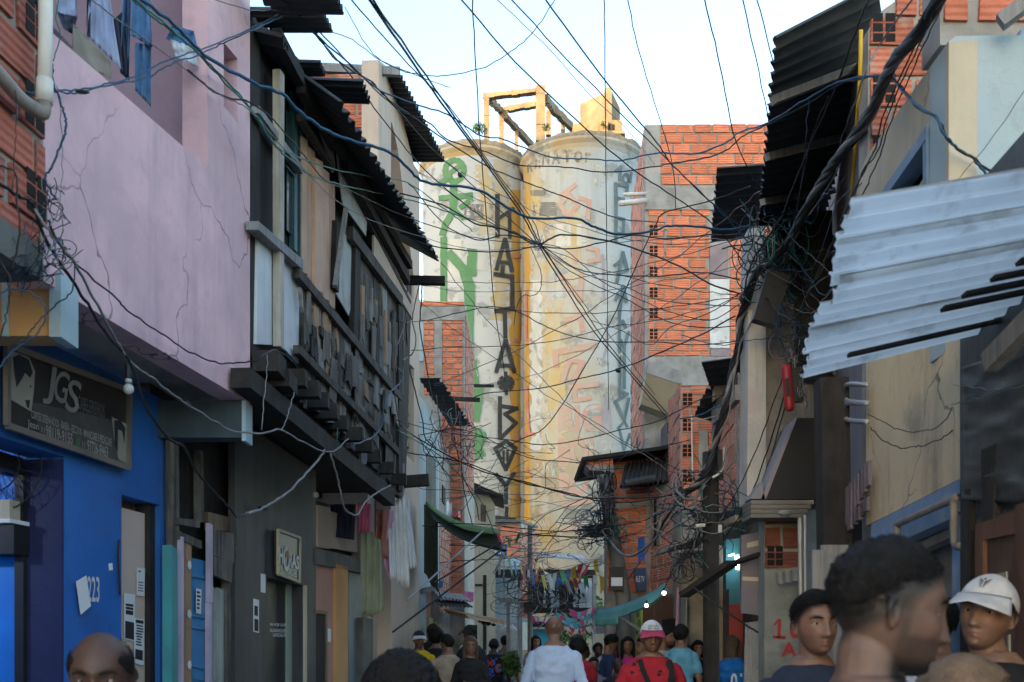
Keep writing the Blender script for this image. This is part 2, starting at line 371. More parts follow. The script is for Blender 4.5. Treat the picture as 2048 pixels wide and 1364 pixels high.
# ---- nearest brick house with a white downpipe
h = thing('brick_house', (-2.4, 3.2, 0), 'bare brick house corner with a white downpipe beside the pink house', 'house')
mb = MB(); q = [(-500,-900),(86,-150),(86,556),(-500,140)]
pl_l0.quad(mb, q, 0, .18, 0)
bricks(mb, pl_l0, q, .014, .27, .145, .026, 1, 'b', 2, random.Random(3))
pl_l0.quad(mb, [(-500,75),(86,495),(87,562),(-500,170)], .04, .2, 3)      # rough concrete edge beam
mb.build('wall', [m_mortar, mat('wine_clay_block', (.40,.125,.085), (.33,.10,.07), scale=6, rough=.9, island=.2, groove=.55, spots=.6, spotcol=(.3,.25,.23), spscale=4, spthr=.6), m_hole, m_concd], h)
mb = MB(); mb.box((-3.4,1.4,0),(-2.45,3.9,3.3)); mb.box((-3.4,1.4,3.3),(-2.4,3.9,7.5)); mb.build('side_wall', m_conc, h)
o = thing('downpipe', pl_l0.at(95,200,.1), 'white plastic downpipe running down the bare brick corner', 'pipe')
mb = MB(); mb.tube([pl_l0.at(92,-160,.10), pl_l0.at(91,60,.10), pl_l0.at(89,205,.10)], .026, 12); mb.tube([pl_l0.at(89.5,160,.10), pl_l0.at(89,206,.10)], .031, 12); mb.build('pipe', m_pvc, o, smooth=True)
mb = MB(); mb.tube(catmull([pl_l0.at(88,200,.10), pl_l0.at(87,222,.10), pl_l0.at(80,224,.09), pl_l0.at(40,196,.08), pl_l0.at(0,150,.08), pl_l0.at(-120,20,.08)]), .026, 10); mb.build('elbow', m_pvcd, o, smooth=True)

# ---- pink house with the blue barber shop below
h = thing('pink_house', (-2.6, 5, 0), 'pink plastered house overhanging a blue barber shop', 'house')
mb = MB()
pl_pink.quad(mb, [(60,27),(265,205),(415,335),(415,756.3),(60,545.5)], 0, .15)
pl_pink.quad(mb, [(415,-400),(447.5,-360),(447.5,775.6),(415,756.3)], 0, .15)
pl_pink.quad(mb, [(475.5,-330),(500,-300),(500,806.8),(475.5,792.2)], 0, .15)
pl_pink.quad(mb, [(447.5,-360),(475.5,-330),(475.5,118),(447.5,84)], 0, .15)
pl_pink.quad(mb, [(447.5,212),(475.5,246),(475.5,792.2),(447.5,775.6)], 0, .15)
mb.build('upper_wall', m_pink, h)
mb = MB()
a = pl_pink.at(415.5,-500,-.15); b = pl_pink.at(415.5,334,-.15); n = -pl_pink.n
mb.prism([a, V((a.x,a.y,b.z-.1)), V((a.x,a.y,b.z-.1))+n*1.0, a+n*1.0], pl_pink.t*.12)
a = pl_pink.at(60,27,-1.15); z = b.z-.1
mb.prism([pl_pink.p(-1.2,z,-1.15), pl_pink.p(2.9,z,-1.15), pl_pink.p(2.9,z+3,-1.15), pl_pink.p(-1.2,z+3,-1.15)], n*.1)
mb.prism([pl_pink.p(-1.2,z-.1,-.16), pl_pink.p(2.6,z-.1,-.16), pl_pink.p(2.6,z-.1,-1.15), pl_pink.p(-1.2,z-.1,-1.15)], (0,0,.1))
mb.build('balcony_wall', m_pinkshade, h)
mb = MB(); pl_pink.quad(mb, [(440,60),(482,110),(482,262),(440,200)], -.13, .03); mb.build('window_recess', mat('grey_green_plaster', (.19,.205,.185), rough=.9), h)
mb = MB(); p0 = pl_pink.at(100,569,-.15); p1 = pl_pink.at(498,805,-.15)
mb.prism([p0, p1, p1+n*.55, p0+n*.55], (0,0,.14)); mb.build('soffit', m_conc, h)
mb = MB(); mb.box((-2.30,6.13,2.872),(-1.655,6.27,3.098)); mb.build('far_beam', mat('dark_teal_plaster', (.06,.085,.10), (.04,.06,.07), scale=4, streak=.4, streakcol=(.12,.15,.17)), h)
mb = MB(); mb.box((-1.654,6.12,2.85),(-1.63,6.28,3.10)); mb.build('beam_end', m_pale, h)
mb = MB(); mb.box((-2.5,4.22,2.905),(-1.945,4.36,3.16), 0); mb.box((-1.944,4.20,2.895),(-1.895,4.37,3.17), 1); mb.box((-2.145,4.205,2.9),(-2.12,4.219,3.16), 1)
each(mb, 'near_beam', [m_orange, m_pale], h)
u = lambda x, y=1100: pl_blue.uv(x, y)[0]
mb = MB(); u0, u1, u2, u3, u4 = u(-900), u(129), u(243), u(320), u(343)
pl_blue.rect(mb, u0, u1, 2.57, 3.12, 0, .2); pl_blue.rect(mb, u1, u2, 0, 3.12, 0, .2); pl_blue.rect(mb, u2, u3, 2.46, 3.12, 0, .2); pl_blue.rect(mb, u3, u4, 0, 3.12, 0, .2)
mb.build('ground_wall', m_blue, h)
mb = MB(); pl_blue.rect(mb, u1-.012, u1-.001, 0, 2.56, -.004, .24); mb.build('jamb', m_purple, h)
mb = MB(); pl_blue.rect(mb, u1-.045, u1-.013, 0, 2.5, -.2, .05); pl_blue.rect(mb, u0, u1-.05, 2.48, 2.56, -.2, .05); each(mb, 'door_frame', m_blkpl, h)
d = MB(); pl_blue.rect(d, u2+.015, u3-.012, 0, 2.40, -.06, .04); dd = d.build('door', mat('pale_peach_paint', (.60,.47,.40), (.53,.41,.35), scale=2, streak=.25, streakcol=(.4,.3,.25), rough=.6, bump=.1), h, label='plain pale peach door covered with leaflets')
mb = MB(); pl_blue.rect(mb, u2, u2+.013, 0, 2.42, -.03, .1); pl_blue.rect(mb, u2, u3, 2.42, 2.458, -.12, .03); each(mb, 'door_edge', m_brown, h)
mb = MB(); mb.tube([pl_blue.at(238,1080,.02), pl_blue.at(236,1110,.02), pl_blue.at(240,1190,.02)], .006); mb.build('latch', m_ink, h)
mb = MB(); n = -pl_blue.n   # the lit room behind the shop opening
pl_blue.rect(mb, u0-.5, u1+.05, 0, 2.9, -2.2, .1)
a = pl_blue.p(u1+.01, 0, -.205); mb.prism([a, a+n*2, a+n*2+V((0,0,2.9)), a+V((0,0,2.9))], pl_blue.t*.08)
a = pl_blue.p(u0-.5, 0, -.25); mb.prism([a, a+n*2, a+n*2+V((0,0,2.9)), a+V((0,0,2.9))], pl_blue.t*-.08)
pl_blue.rect(mb, u0-.5, u1, 2.85, 2.9, -.21, 2.0); mb.build('shop_room', m_bluein, h)
mb = MB()
text_quad(mb, '223', [(175,1152),(199,1154),(199,1205),(175,1203)], lambda x, y: pl_blue.at(x, y, .004), .012); mb.build('house_number', m_wpaint, h)
# ceiling lamp of the barber shop (it lights the bright blue room)
lp = pl_blue.p(u(-400), 2.72, -1.0)
o = thing('ceiling_lamp', lp+V((0,0,.1)), 'lit ceiling lamp inside the bright blue barber room', 'lamp')
mb = MB(); mb.tube([lp+V((0,0,.12)), lp+V((0,0,.02))], .02, 8); mb.build('socket', m_pvc, o); mb = MB(); mb.ball(lp, .05); mb.build('bulb', m_bulb, o, smooth=True)
ld = bpy.data.lights.new('room_light', 'POINT'); ld.energy = 17; ld.shadow_soft_size = .06; ld.color = (.85,.95,1); lo = bpy.data.objects.new('room_light', ld); COL.objects.link(lo); lo.location = lp-V((0,0,.12))
# far side wall of the room carries fan and cabinet
sw = Plane(tuple(pl_blue.p(u1, 0, -.2).xy), tuple((pl_blue.p(u1, 0, -.2)+n*2).xy)); c = sw.at(22,935)
o = thing('wall_fan', c, 'wire guarded wall fan high inside the bright blue barber room', 'fan')
mb = MB(); t = pl_blue.t
for k in range(26):
    a = 2*math.pi*k/26; e = V((n.x*math.cos(a), n.y*math.cos(a), math.sin(a)))*.24; mb.tube([c-t*.10, c-t*.16+e*.6, c-t*.1+e, c-t*.05+e*.5], .0022, 4)
for rr_ in (.24, .15): mb.tube([c-t*(.1 if rr_ > .2 else .15)+V((n.x*math.cos(a), n.y*math.cos(a), math.sin(a)))*rr_ for a in [2*math.pi*k/28 for k in range(29)]], .004, 5)
mb.build('guard', m_ink, o)
mb = MB(); mb.tube([c, c-t*.1], .05, 10); mb.build('motor', m_blkpl, o)
a = sw.at(62,1112)
o = thing('wall_cabinet', a, 'small dark cabinet with a white top on the bright blue room wall', 'cabinet')
mb = MB(); mb.prism([a, a+n*.32, a+n*.32+V((0,0,.15)), a+V((0,0,.15))], -t*.14); mb.build('body', m_blkpl, o)
mb = MB(); a2 = a+V((0,0,.153)); mb.prism([a2, a2+n*.36, a2+n*.36+V((0,0,.02)), a2+V((0,0,.02))], -t*.17); mb.build('top', m_paper, o)
mb = MB(); a2 = a+V((0,0,.175))+n*.03-t*.03; mb.prism([a2, a2+n*.1, a2+n*.1+V((0,0,.1)), a2+V((0,0,.1))], -t*.1); mb.build('carton', m_cream, None, 'small cream carton on top of the dark wall cabinet', 'carton')
# papers on the shop front
def paper(pl, q, off, label, marks=(), cat='poster', m=None):
    mb = MB(); pl.quad(mb, q, off, .003); o = mb.build('poster', m or m_paper, None, label, cat, 'printed notes pasted along the street fronts')
    if marks:
        mb = MB()
        for x0, y0, x1, y1 in marks:
            f = lambda s, r: ((q[0][0]*(1-s)+q[1][0]*s)*(1-r)+(q[3][0]*(1-s)+q[2][0]*s)*r, (q[0][1]*(1-s)+q[1][1]*s)*(1-r)+(q[3][1]*(1-s)+q[2][1]*s)*r)
            pl.quad(mb, [f(x0,y0), f(x1,y0), f(x1,y1), f(x0,y1)], off+.002, .002)
        mb.build('print', m_ink, o)
rp = random.Random(5)
def scribble(n, y0, y1):
    m = []
    for k in range(n):
        y = y0+(y1-y0)*k/n; m.append((.12+rp.random()*.1, y, .65+rp.random()*.25, y+(y1-y0)/n*.5))
    return m
paper(pl_blue, [(153,1163),(173,1151),(182,1212),(162,1229)], .02, 'tilted white card on the blue wall beside the number')
paper(pl_blue, [(218,1127),(225,1126),(226,1140),(219,1141)], .006, 'tiny white sticker on the blue wall left of the peach door')
paper(pl_blue, [(274,1135),(290,1137),(289,1193),(274,1191)], -.05, 'upper white slip pasted on the peach door', [(.2,.1,.5,.14)]+[(.2,.5+k*.1,.8,.53+k*.1) for k in range(4)])
paper(pl_blue, [(249,1186),(270,1189),(269,1283),(249,1278)], -.05, 'tall leaflet with bold print at the left of the peach door', [(.15,.22,.85,.27),(.15,.29,.85,.34),(.15,.36,.85,.45),(.1,.6,.95,.97)])
paper(pl_blue, [(270,1236),(289,1239),(287,1331),(269,1326)], -.046, 'leaflet with dense print at the lower right of the peach door', [(.1,.03,.9,.1)]+scribble(8, .14, .62)+[(.1,.68,.9,.9)])
# barber sign
sq = [(14,690),(259,782),(257,936),(14,851)]
so = pl_blue.at(136,815,.03)
sg = thing('shop_sign', so, 'black barber shop banner with a man and a woman portrait on the blue wall', 'sign')
mb = MB(); pl_blue.quad(mb, sq, .05, .03); mb.build('panel', m_signbk, sg)
f4 = lambda s, r, q=sq: ((q[0][0]*(1-s)+q[1][0]*s)*(1-r)+(q[3][0]*(1-s)+q[2][0]*s)*r, (q[0][1]*(1-s)+q[1][1]*s)*(1-r)+(q[3][1]*(1-s)+q[2][1]*s)*r)
mb = MB(); cs = [pl_blue.at(x, y, .06) for x, y in sq]
for i in range(4): mb.bar(cs[i], cs[(i+1) % 4], .022, .03)
mb.build('frame', m_frame, sg)
mb = MB(); pl_blue.quad(mb, [f4(.28,.99), f4(.2,.6), f4(.55,.52), f4(.88,.45), f4(.98,.7), f4(.98,.99)], .0515, .001); mb.build('grey_sweep', m_signgr, sg)
for nm, q in (('portrait', [f4(.03,.03),f4(.17,.02),f4(.23,.2),f4(.22,.45),f4(.2,.72),f4(.03,.66)]), ('portrait', [f4(.86,.42),f4(.98,.44),f4(.98,.95),f4(.92,.93),f4(.88,.7)])):
    mb = MB(); pl_blue.quad(mb, q, .053, .001); mb.build(nm, mat('printed_portrait', (.30,.28,.24), (.2,.19,.165), scale=4, rough=.4, bump=0), sg)
mb = MB(); pl_blue.quad(mb, [f4(.05,.12),f4(.1,.06),f4(.18,.08),f4(.21,.22),f4(.19,.3),f4(.15,.26),f4(.12,.36),f4(.08,.48),f4(.06,.3)], .0545, .001)
pl_blue.quad(mb, [f4(.88,.45),f4(.93,.42),f4(.97,.5),f4(.965,.7),f4(.945,.55),f4(.91,.55),f4(.91,.85),f4(.885,.75)], .0545, .001)
pl_blue.quad(mb, [f4(.185,.4),f4(.2,.39),f4(.195,.43)], .0545, .001); pl_blue.quad(mb, [f4(.15,.6),f4(.19,.58),f4(.18,.69),f4(.165,.68)], .0545, .001)
each(mb, 'printed_hair', m_ink, sg)
mb = MB(); sf = lambda x, y: pl_blue.at(x, y, .055)
TQ = lambda t, s0, r0, s1, r1, m, b=0.: text_quad(m, t, [f4(s0,r0), f4(s1,r0), f4(s1,r1), f4(s0,r1)], sf, b)
for ch, a, b_, lo_, hi_ in (('J', .30, .39, .04, .56), ('G', .38, .50, .06, .48), ('S', .48, .60, .12, .55)):
    text_quad(mb, ch, [f4(a+.03,lo_), f4(b_+.02,lo_), f4(b_-.02,hi_), f4(a-.01,hi_)], sf, .01)
mb.build('initials', mat('sign_silver', (.25,.235,.22), bump=0), sg)
mb = MB(); TQ('CABELEIREIROS', .58, .30, .80, .47, mb); TQ('UNISSEX', .60, .48, .74, .58, mb)
TQ('CORTES - LUZES - RELAXAMENTO - TINTURA - SOBRANCELHA', .25, .575, .85, .70, mb); mb.build('small_print', mat('sign_grey', (.14,.13,.125), bump=0), sg)
mb = MB(); TQ('CORTES DESENHADOS - BARBA - ESCOVA - MANICURE E PEDICURE', .20, .70, .86, .80, mb, .005); TQ('Jean', .17, .83, .26, .95, mb); TQ('11', .285, .86, .31, .93, mb)
TQ('98119-9155', .32, .815, .54, .955, mb, .01); TQ('11', .62, .87, .64, .94, mb); TQ('97726-8463', .66, .82, .83, .965, mb, .01); mb.build('phone_numbers', mat('sign_white', (.34,.33,.31), bump=0), sg)
mb = MB(); pl_blue.quad(mb, [f4(.565,.86),f4(.595,.84),f4(.60,.95),f4(.565,.97)], .0535, .001); mb.build('green_icon', mat('sign_green', (.06,.16,.08), bump=0), sg)
# bare bulb under the overhang
bp = P(257,778,4.9); o = thing('hanging_bulb', P(257,735,4.9), 'unlit white bulb hanging under the pink overhang', 'bulb')
mb = MB(); mb.tube([P(257,728,4.9), P(257,758,4.9)], .018, 8); mb.build('socket', m_blkpl, o); mb = MB(); mb.tube([P(257,757,4.9), P(257,766,4.9)], .016, 10); mb.ball(bp, .026); mb.build('bulb', m_bulboff, o, smooth=True)

# ---- narrow timber front with the sky blue door
h = thing('timber_house', (-2.4, 7.2, 0), 'narrow patched timber front with a sky blue door between blue and charcoal walls', 'house')
mb = MB(); pl_l2.quad(mb, [(300,640),(500,760),(500,1900),(300,1990)], -.05, .1); mb.build('wall', m_woodk, h)
mb = MB()
for x0, x1, y0, y1, o_ in ((347,358,880,1100,.06),(401,407,900,1045,.03),(455,474,1120,1900,.05),(360,368,1078,1900,.0)):
    pl_l2.quad(mb, [(x0,y0),(x1,y0+4),(x1+1,y1),(x0+1,y1)], o_, .05)
for q in ([(426,1058),(474,1068),(474,1128),(426,1110)],[(428,1112),(466,1125),(464,1166),(428,1150)],[(358,1062),(404,1082),(404,1098),(358,1078)],[(355,1036),(400,1040),(400,1056),(355,1048)]):
    pl_l2.quad(mb, q, .07+R.random()*.01, .03)
each(mb, 'plank', m_wood, h)
mb = MB(); pl_l2.quad(mb, [(417,1024),(465,1036),(465,1062),(417,1060)], .04, .03); mb.build('brown_panel', m_brown, h)
mb = MB(); pl_l2.quad(mb, [(344,1090),(355,1100),(357,1900),(344,1930)], .1, .06); mb.build('turquoise_post', m_teal, h)
mb = MB(); pl_l2.quad(mb, [(371,1075),(383,1078),(383,1900),(371,1920)], .07, .05); mb.build('dotted_post', mat('tan_paint', (.36,.21,.13), rough=.6), h)
mb = MB()
for y in (1130, 1228, 1330):
    c = pl_l2.at(378.5, y, .075); mb.tube([c, c+pl_l2.n*.004], .028, 14)
each(mb, 'white_dot', m_wpaint, h)
mb = MB(); pl_l2.quad(mb, [(364,1073),(368,1074),(368,1900),(364,1910)], .09, .03); pl_l2.quad(mb, [(420,1046),(425.5,1050),(426,1205),(420,1205)], .09, .03); pl_l2.quad(mb, [(419,1206),(424,1206),(424,1900),(419,1900)], .085, .03); each(mb, 'lilac_trim', m_lilac, h)
mb = MB(); pl_l2.quad(mb, [(384.5,1116),(418.5,1124),(418.5,1900),(384.5,1920)], .04, .04); d = mb.build('door', m_bdoor, h, label='sky blue panelled door')
mb = MB()
for y in (1148, 1227, 1250, 1328, 1352): pl_l2.quad(mb, [(385,y),(418,y+8),(418,y+12),(385,y+5)], .052, .01)
each(mb, 'door_rail', m_bdoor, d)
paper(pl_l2, [(393,1177),(403,1179),(402,1228),(393,1226)], .06, 'white slip pasted on the sky blue door', scribble(5, .1, .9))
mb = MB(); boards(mb, pl_l2, 427, 453, lambda x: 1172+(x-427)*.2, lambda x: 1900, 7, 10, [0], .02, 1, .4, random.Random(2), 0.3); mb.build('side_door', mat('grey_white_wood', (.40,.42,.40), (.3,.32,.3), grain=(30,30,1.2), gstr=.5, island=.12), h)

# ---- charcoal snack bar
h = thing('charcoal_shop', (-2.2, 8.5, 0), 'charcoal painted snack bar front under the wooden house', 'shop')
u = lambda x, y=1100: pl_char.uv(x, y)[0]
mb = MB(); a, b, c, d_ = u(470), u(533), u(596), u(632); zt = pl_char.uv(560,1160)[1]
pl_char.rect(mb, a, b, 0, 3.25, 0, .05); pl_char.rect(mb, b, c+.16, zt, 3.25, 0, .2); pl_char.rect(mb, c+.16, d_, 0, 3.25, 0, .2); mb.build('wall', m_char, h)
mb = MB(); pl_char.rect(mb, b, c+.02, 0, zt, -.12, .05); dd = mb.build('door', mat('dark_door_paint', (.028,.029,.034), rough=.5, bump=.1), h)
mb = MB(); fn = lambda x, y: pl_char.at(x, y, -.115)
for t_, y in (('DE HOJE QUERO MAIS', 1246), ('SALGADINHOS-BEBIDAS-DOCE', 1257), ('LANCHE-POR AI', 1266)):
    w = 24 if y > 1260 else 0
    text_quad(mb, t_, [(540+w*.25,y),(590-w*.3,y+2),(590-w*.3,y+9),(540+w*.25,y+7)], fn, .01)
mb.build('door_lettering', m_wpaint, dd)
mb = MB(); pl_char.rect(mb, c+.02, c+.16, 0, zt, -.10, .1); mb.build('green_jamb', mat('pale_green_tile', (.30,.37,.31), (.25,.31,.26), scale=3, rough=.4, bump=.05), h)
mb = MB(); pl_char.rect(mb, c+.161, c+.23, 0, zt, .02, .03); mb.build('pale_jamb', m_cream, h)
paper(pl_char, [(522,1147),(531,1149),(531,1186),(522,1184)], .006, 'small blank white note left of the charcoal shop door')
paper(pl_char, [(507,1197),(518,1200),(518,1266),(507,1263)], .006, 'long printed leaflet on the charcoal wall', [(.2,.2,.8,.5),(.2,.6,.9,.96)])
sq = [(556,1060),(600,1076),(599,1164),(556,1148)]
sg = thing('snack_bar_sign', pl_char.at(578,1110,.03), 'small square snack bar sign with pale frame above the dark door', 'sign')
mb = MB(); pl_char.quad(mb, sq, .04, .03); mb.build('panel', mat('brown_black_sign', (.05,.045,.04), rough=.4, bump=0), sg)
mb = MB(); cs = [pl_char.at(x, y, .045) for x, y in sq]
for i in range(4): mb.bar(cs[i], cs[(i+1) % 4], .022, .022)
mb.build('frame', m_cream, sg)
mb = MB(); fn = lambda x, y: pl_char.at(x, y, .045); g4 = lambda s, r: f4(s, r, sq)
text_quad(mb, 'H', [g4(.05,.36),g4(.24,.36),g4(.24,.74),g4(.05,.74)], fn, .03); text_quad(mb, 'O', [g4(.25,.28),g4(.55,.28),g4(.55,.88),g4(.25,.88)], fn, .03); text_quad(mb, 'RAS', [g4(.5,.42),g4(.97,.42),g4(.97,.74),g4(.5,.74)], fn, .03)
text_quad(mb, 'LANCHES', [g4(.46,.76),g4(.88,.76),g4(.88,.92),g4(.46,.92)], fn, .01); mb.build('lettering', m_wpaint, sg)
mb = MB(); pl_char.quad(mb, [g4(.36,.42),g4(.5,.36),g4(.5,.5),g4(.4,.54)], .047, .001); mb.build('orange_mark', mat('orange_print', (.5,.25,.06), bump=0), sg)
mb = MB(); c = pl_char.at(631,990,.12); mb.ball(c, .03); mb.build('bulb', m_bulboff, None, 'unlit bulb at the far top corner of the charcoal wall', 'bulb', smooth=True)

# ---- wooden house overhanging the street
h = thing('wooden_house', (-2.2, 9, 0), 'crooked dark wooden house built of patched planks, overhanging the street', 'house')
rw = random.Random(21)
mid = L((600,535),(800,784)); low = L((600,689),(797,895)); bot = L((502,760),(790,1010)); top = L((600,165),(822,535)); sill = L((520,448),(605,527))
mb = MB(); pl_wood.quad(mb, [(504,24),(600,120),(824,560),(812,960),(806,1000),(504,748)], -.06, .05); mb.build('backing_wall', m_woodk, h)
mb = MB()
boards(mb, pl_wood, 600, 803, mid, low, 7, 15, [0,0,0,0,1,2], .0, 5, -.5, rw, 3)
boards(mb, pl_wood, 601, 804, lambda x: mid(x)+40, lambda x: low(x)-30-rw.random()*60, 5, 11, [0,0,0,1,2], .03, 25, 2.5, rw, 3)
boards(mb, pl_wood, 600, 806, lambda x: low(x)-2, lambda x: low(x)+88, 8, 16, [0,0,0,2], .0, 20, 0, rw, 4)
boards(mb, pl_wood, 712, 806, lambda x: 470+(x-712)*1.45, mid, 7, 13, [0,0,0,2], .0, 5, -.5, rw, 3)
boards(mb, pl_wood, 720, 806, lambda x: 500+(x-712)*1.45+rw.random()*50, lambda x: mid(x)-rw.random()*70, 6, 10, [0,0,1,2], .03, 10, 4, rw, 3)
mb.build('wall_planks', [m_wood, m_woodt, m_woodg], h)
mb = MB()      # torn scraps of board and sheet nailed over the planks
for k in range(26):
    x = rw.uniform(606, 790); t_ = rw.random(); y = mid(x)+(low(x)-mid(x))*t_ if rw.random() < .6 else mid(x)-rw.uniform(20, 130)
    if x < 715 and y < mid(x): y = mid(x)+rw.uniform(30, 120)
    w = rw.uniform(6, 14); hh = rw.uniform(25, 80); sk = rw.uniform(-4, 4)
    pl_wood.quad(mb, [(x,y),(x+w*.6,y+w*.5+rw.uniform(-6,3)),(x+w,y+w*.8),(x+w+sk,y+hh+w),(x+w*.5+sk,y+hh+rw.uniform(-12,8)),(x+sk,y+hh-rw.uniform(0,10))], .045+.004*(k % 5), .01, rw.choice([0,0,0,1,2,3]))
each(mb, 'patch_board', [m_wood, m_woodt, m_woodg, m_woodk], h)
mb = MB(); boards(mb, pl_wood, 603, 668, lambda x: 262+(x-603)*1.55, lambda x: 532+(x-600)*1.2, 12, 17, [0], .005, 2, .3, rw, .5)
mb.build('peach_boards', m_peach, h)
mb = MB(); pl_wood.quad(mb, [(612,185),(640,215),(663,262),(671,330),(667,345),(655,300),(642,262),(625,235),(612,240)], .03, .02); pl_wood.quad(mb, [(748,470),(772,505),(826,600),(826,640),(772,545),(748,510)], .06, .02)
each(mb, 'beige_panel', m_beige, h)
mb = MB(); pl_wood.quad(mb, [(671,275),(741,372),(738,400),(732,472),(686,408),(680,360)], .05, .01); pl_wood.quad(mb, [(668,440),(712,495),(712,560),(698,632),(668,580)], .012, .012)
each(mb, 'grey_panel', mat('pale_grey_panel', (.42,.44,.42), (.34,.35,.33), scale=3, streak=.3, spots=.4, spotcol=(.3,.27,.22)), h)
mb = MB(); pl_wood.quad(mb, [(517,452),(558,492),(555,690),(513,688)], .0, .02); pl_wood.quad(mb, [(566,500),(599,533),(597,728),(562,690)], .003, .02); each(mb, 'white_panel', m_whites, h)
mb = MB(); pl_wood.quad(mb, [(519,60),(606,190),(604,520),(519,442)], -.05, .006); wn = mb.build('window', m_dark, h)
mb = MB()
for x, y0, y1 in ((592,180,505),(603,200,525)): pl_wood.quad(mb, [(x-3,y0),(x+3,y0+8),(x+3,y1),(x-3,y1-6)], .0, .04)
pl_wood.quad(mb, [(574,330),(592,352),(592,356),(574,334)], .0, .03); pl_wood.quad(mb, [(574,220),(591,240),(591,480),(574,460)], -.02, .008, 1)
mb.build('sash', [m_tealfr, m_glass], wn)
mb = MB()
pl_wood.quad(mb, [(502,40),(520,70),(518,745),(502,740)], -.02, .05); pl_wood.quad(mb, [(798,570),(806,580),(805,985),(798,980)], .05, .1)
pl_wood.quad(mb, [(674,440),(681,448),(678,585),(670,575)], .05, .05); pl_wood.quad(mb, [(712,470),(722,482),(716,690),(708,680)], .05, .05)
each(mb, 'post', m_woodk, h)
mb = MB(); pl_wood.quad(mb, [(560,138),(569,150),(568,700),(561,692)], .06, .05); mb.build('pale_post', m_woodl, h)
mb = MB(); mb.bar(pl_wood.at(692,418,.1), pl_wood.at(670,572,.1), .035, .03); mb.build('leaning_stick', m_woodg, h)
mb = MB(); pl_wood.quad(mb, [(517,442),(607,520),(607,540),(517,459)], .07, .08); pl_wood.quad(mb, [(519,212),(604,330),(606,348),(519,226)], .05, .05); each(mb, 'window_sill', m_woodg, h)
mb = MB()
for a, b, w in (((600,535),(803,786),20),((600,690),(798,896),17),((706,452),(806,592),26),((606,228),(668,330),14),((700,360),(822,600),10),((745,430),(818,540),9)):
    pl_wood.quad(mb, [a, b, (b[0],b[1]+w*.75), (a[0],a[1]+w)], .065+rw.random()*.008, .05)
each(mb, 'rail', mat('dark_worn_rail', (.095,.085,.078), (.05,.046,.043), scale=5, grain=(16,16,5), gstr=.9, island=.4, bump=.5), h)
mb = MB(); pl_wood.quad(mb, [(501,735),(790,982),(790,1012),(501,775)], .10, .12)
for k in range(10):      # joist ends under the wall
    s = k/9; x = 598+(802-598)*s; y = 752+(955-752)*s; Y0 = pl_wood.at(x, y, .1)
    mb.bar(Y0+V((-.9,0,-.02)), Y0+V((.07-.06*rw.random(),0,-.02)), .10, .115)
a = pl_wood.at(545,718,.12); mb.box(a+V((-.12,-.02,-.08)), a+V((.04,.2,.05)))
a = pl_wood.at(565,755,.12); mb.box(a+V((-.13,-.02,-.06)), a+V((.05,.22,.05)))
each(mb, 'floor_beam', m_woodk, h)
mb = MB(); p0 = pl_wood.at(502,752,-.02); p1 = pl_wood.at(792,985,-.02); n = -pl_wood.n
mb.prism([p0, p1, p1+n*.9, p0+n*.9], (0,0,.05)); mb.build('floor', m_woodk, h)
mb = MB(); mb.box((-5,6.35,3.3),(-2.2,11.6,5.6)); mb.build('rear_mass', m_woodk, h)
mb = MB(); mb.bar(P(795,560,11.9), P(890,562,11.9), .09, .09); mb.build('projecting_beam', m_woodk, h)
mb = MB(); mb.bar(P(750,968,11.75), P(858,960,11.75), .12, .13); mb.build('projecting_beam', m_woodk, h)
# roof sheets
mb = MB()
corrugated(mb, P(680,206,6.78), P(881,523,11.8), P(640,395,12.2), P(560,120,7.1), 26, .022, rag=.03)
corrugated(mb, P(724,163,7.2), P(741,206,7.6), P(600,200,8.2), P(590,157,7.8), 4, .02)
corrugated(mb, P(640,126,6.9), P(651,150,7.1), P(590,150,7.2), P(580,124,7.0), 4, .018)
corrugated(mb, P(645,22,6.3), P(666,62,6.6), P(545,62,6.6), P(490,20,6.3), 4, .02)
corrugated(mb, P(668,-20,5.9), P(688,26,6.25), P(550,24,6.25), P(480,-40,5.9), 4, .02)
corrugated(mb, P(562,75,6.3), P(606,160,7.1), P(560,150,7.2), P(500,60,6.3), 5, .03)
each(mb, 'roof_sheet', m_sheet, h, smooth=False)
mb = MB()
for a, b in (((553,70),(600,158)),((600,172),(668,290)),((668,275),(820,530)),((690,330),(815,560))): mb.bar(pl_wood.at(*a, .1), pl_wood.at(*b, .1), .06, .09)
each(mb, 'eave_timber', m_woodk, h)

# ---- salmon house under the far end of the wooden house
h = thing('salmon_house', (-2.1, 11.2, 0), 'salmon and ochre ground floor under the end of the wooden house', 'house')
mb = MB()
S_ = lambda q, o, m, th=.1: pl_sal.quad(mb, q, o, th, m)
S_([(630,1000),(765,1040),(765,1900),(630,1900)], -.2, 0, .1); S_([(632,1122),(672,1130),(672,1900),(632,1900)], 0, 1); S_([(636,1010),(660,1015),(660,1098),(636,1094)], -.05, 4)
S_([(672,1128),(696,1134),(696,1900),(672,1900)], .03, 2); S_([(726,1235),(746,1238),(746,1900),(726,1900)], .03, 5); S_([(746,1150),(762,1160),(762,1900),(746,1900)], 0, 4); S_([(655,1020),(715,1040),(715,1105),(655,1095)], -.12, 4)
S_([(632,1096),(745,1122),(745,1150),(632,1128)], .03, 3, .14)
mb.build('wall', [m_dark, m_salmon, m_orange, m_concd, m_beige, m_concd], h)
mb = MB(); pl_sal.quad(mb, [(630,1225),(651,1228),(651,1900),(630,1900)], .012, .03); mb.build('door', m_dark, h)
mb = MB(); pl_sal.quad(mb, [(630,1219),(655,1222),(655,1229),(630,1226)], .02, .03); pl_sal.quad(mb, [(651.5,1229),(655,1229),(655,1900),(651.5,1900)], .02, .03); each(mb, 'door_frame', m_brown, h)
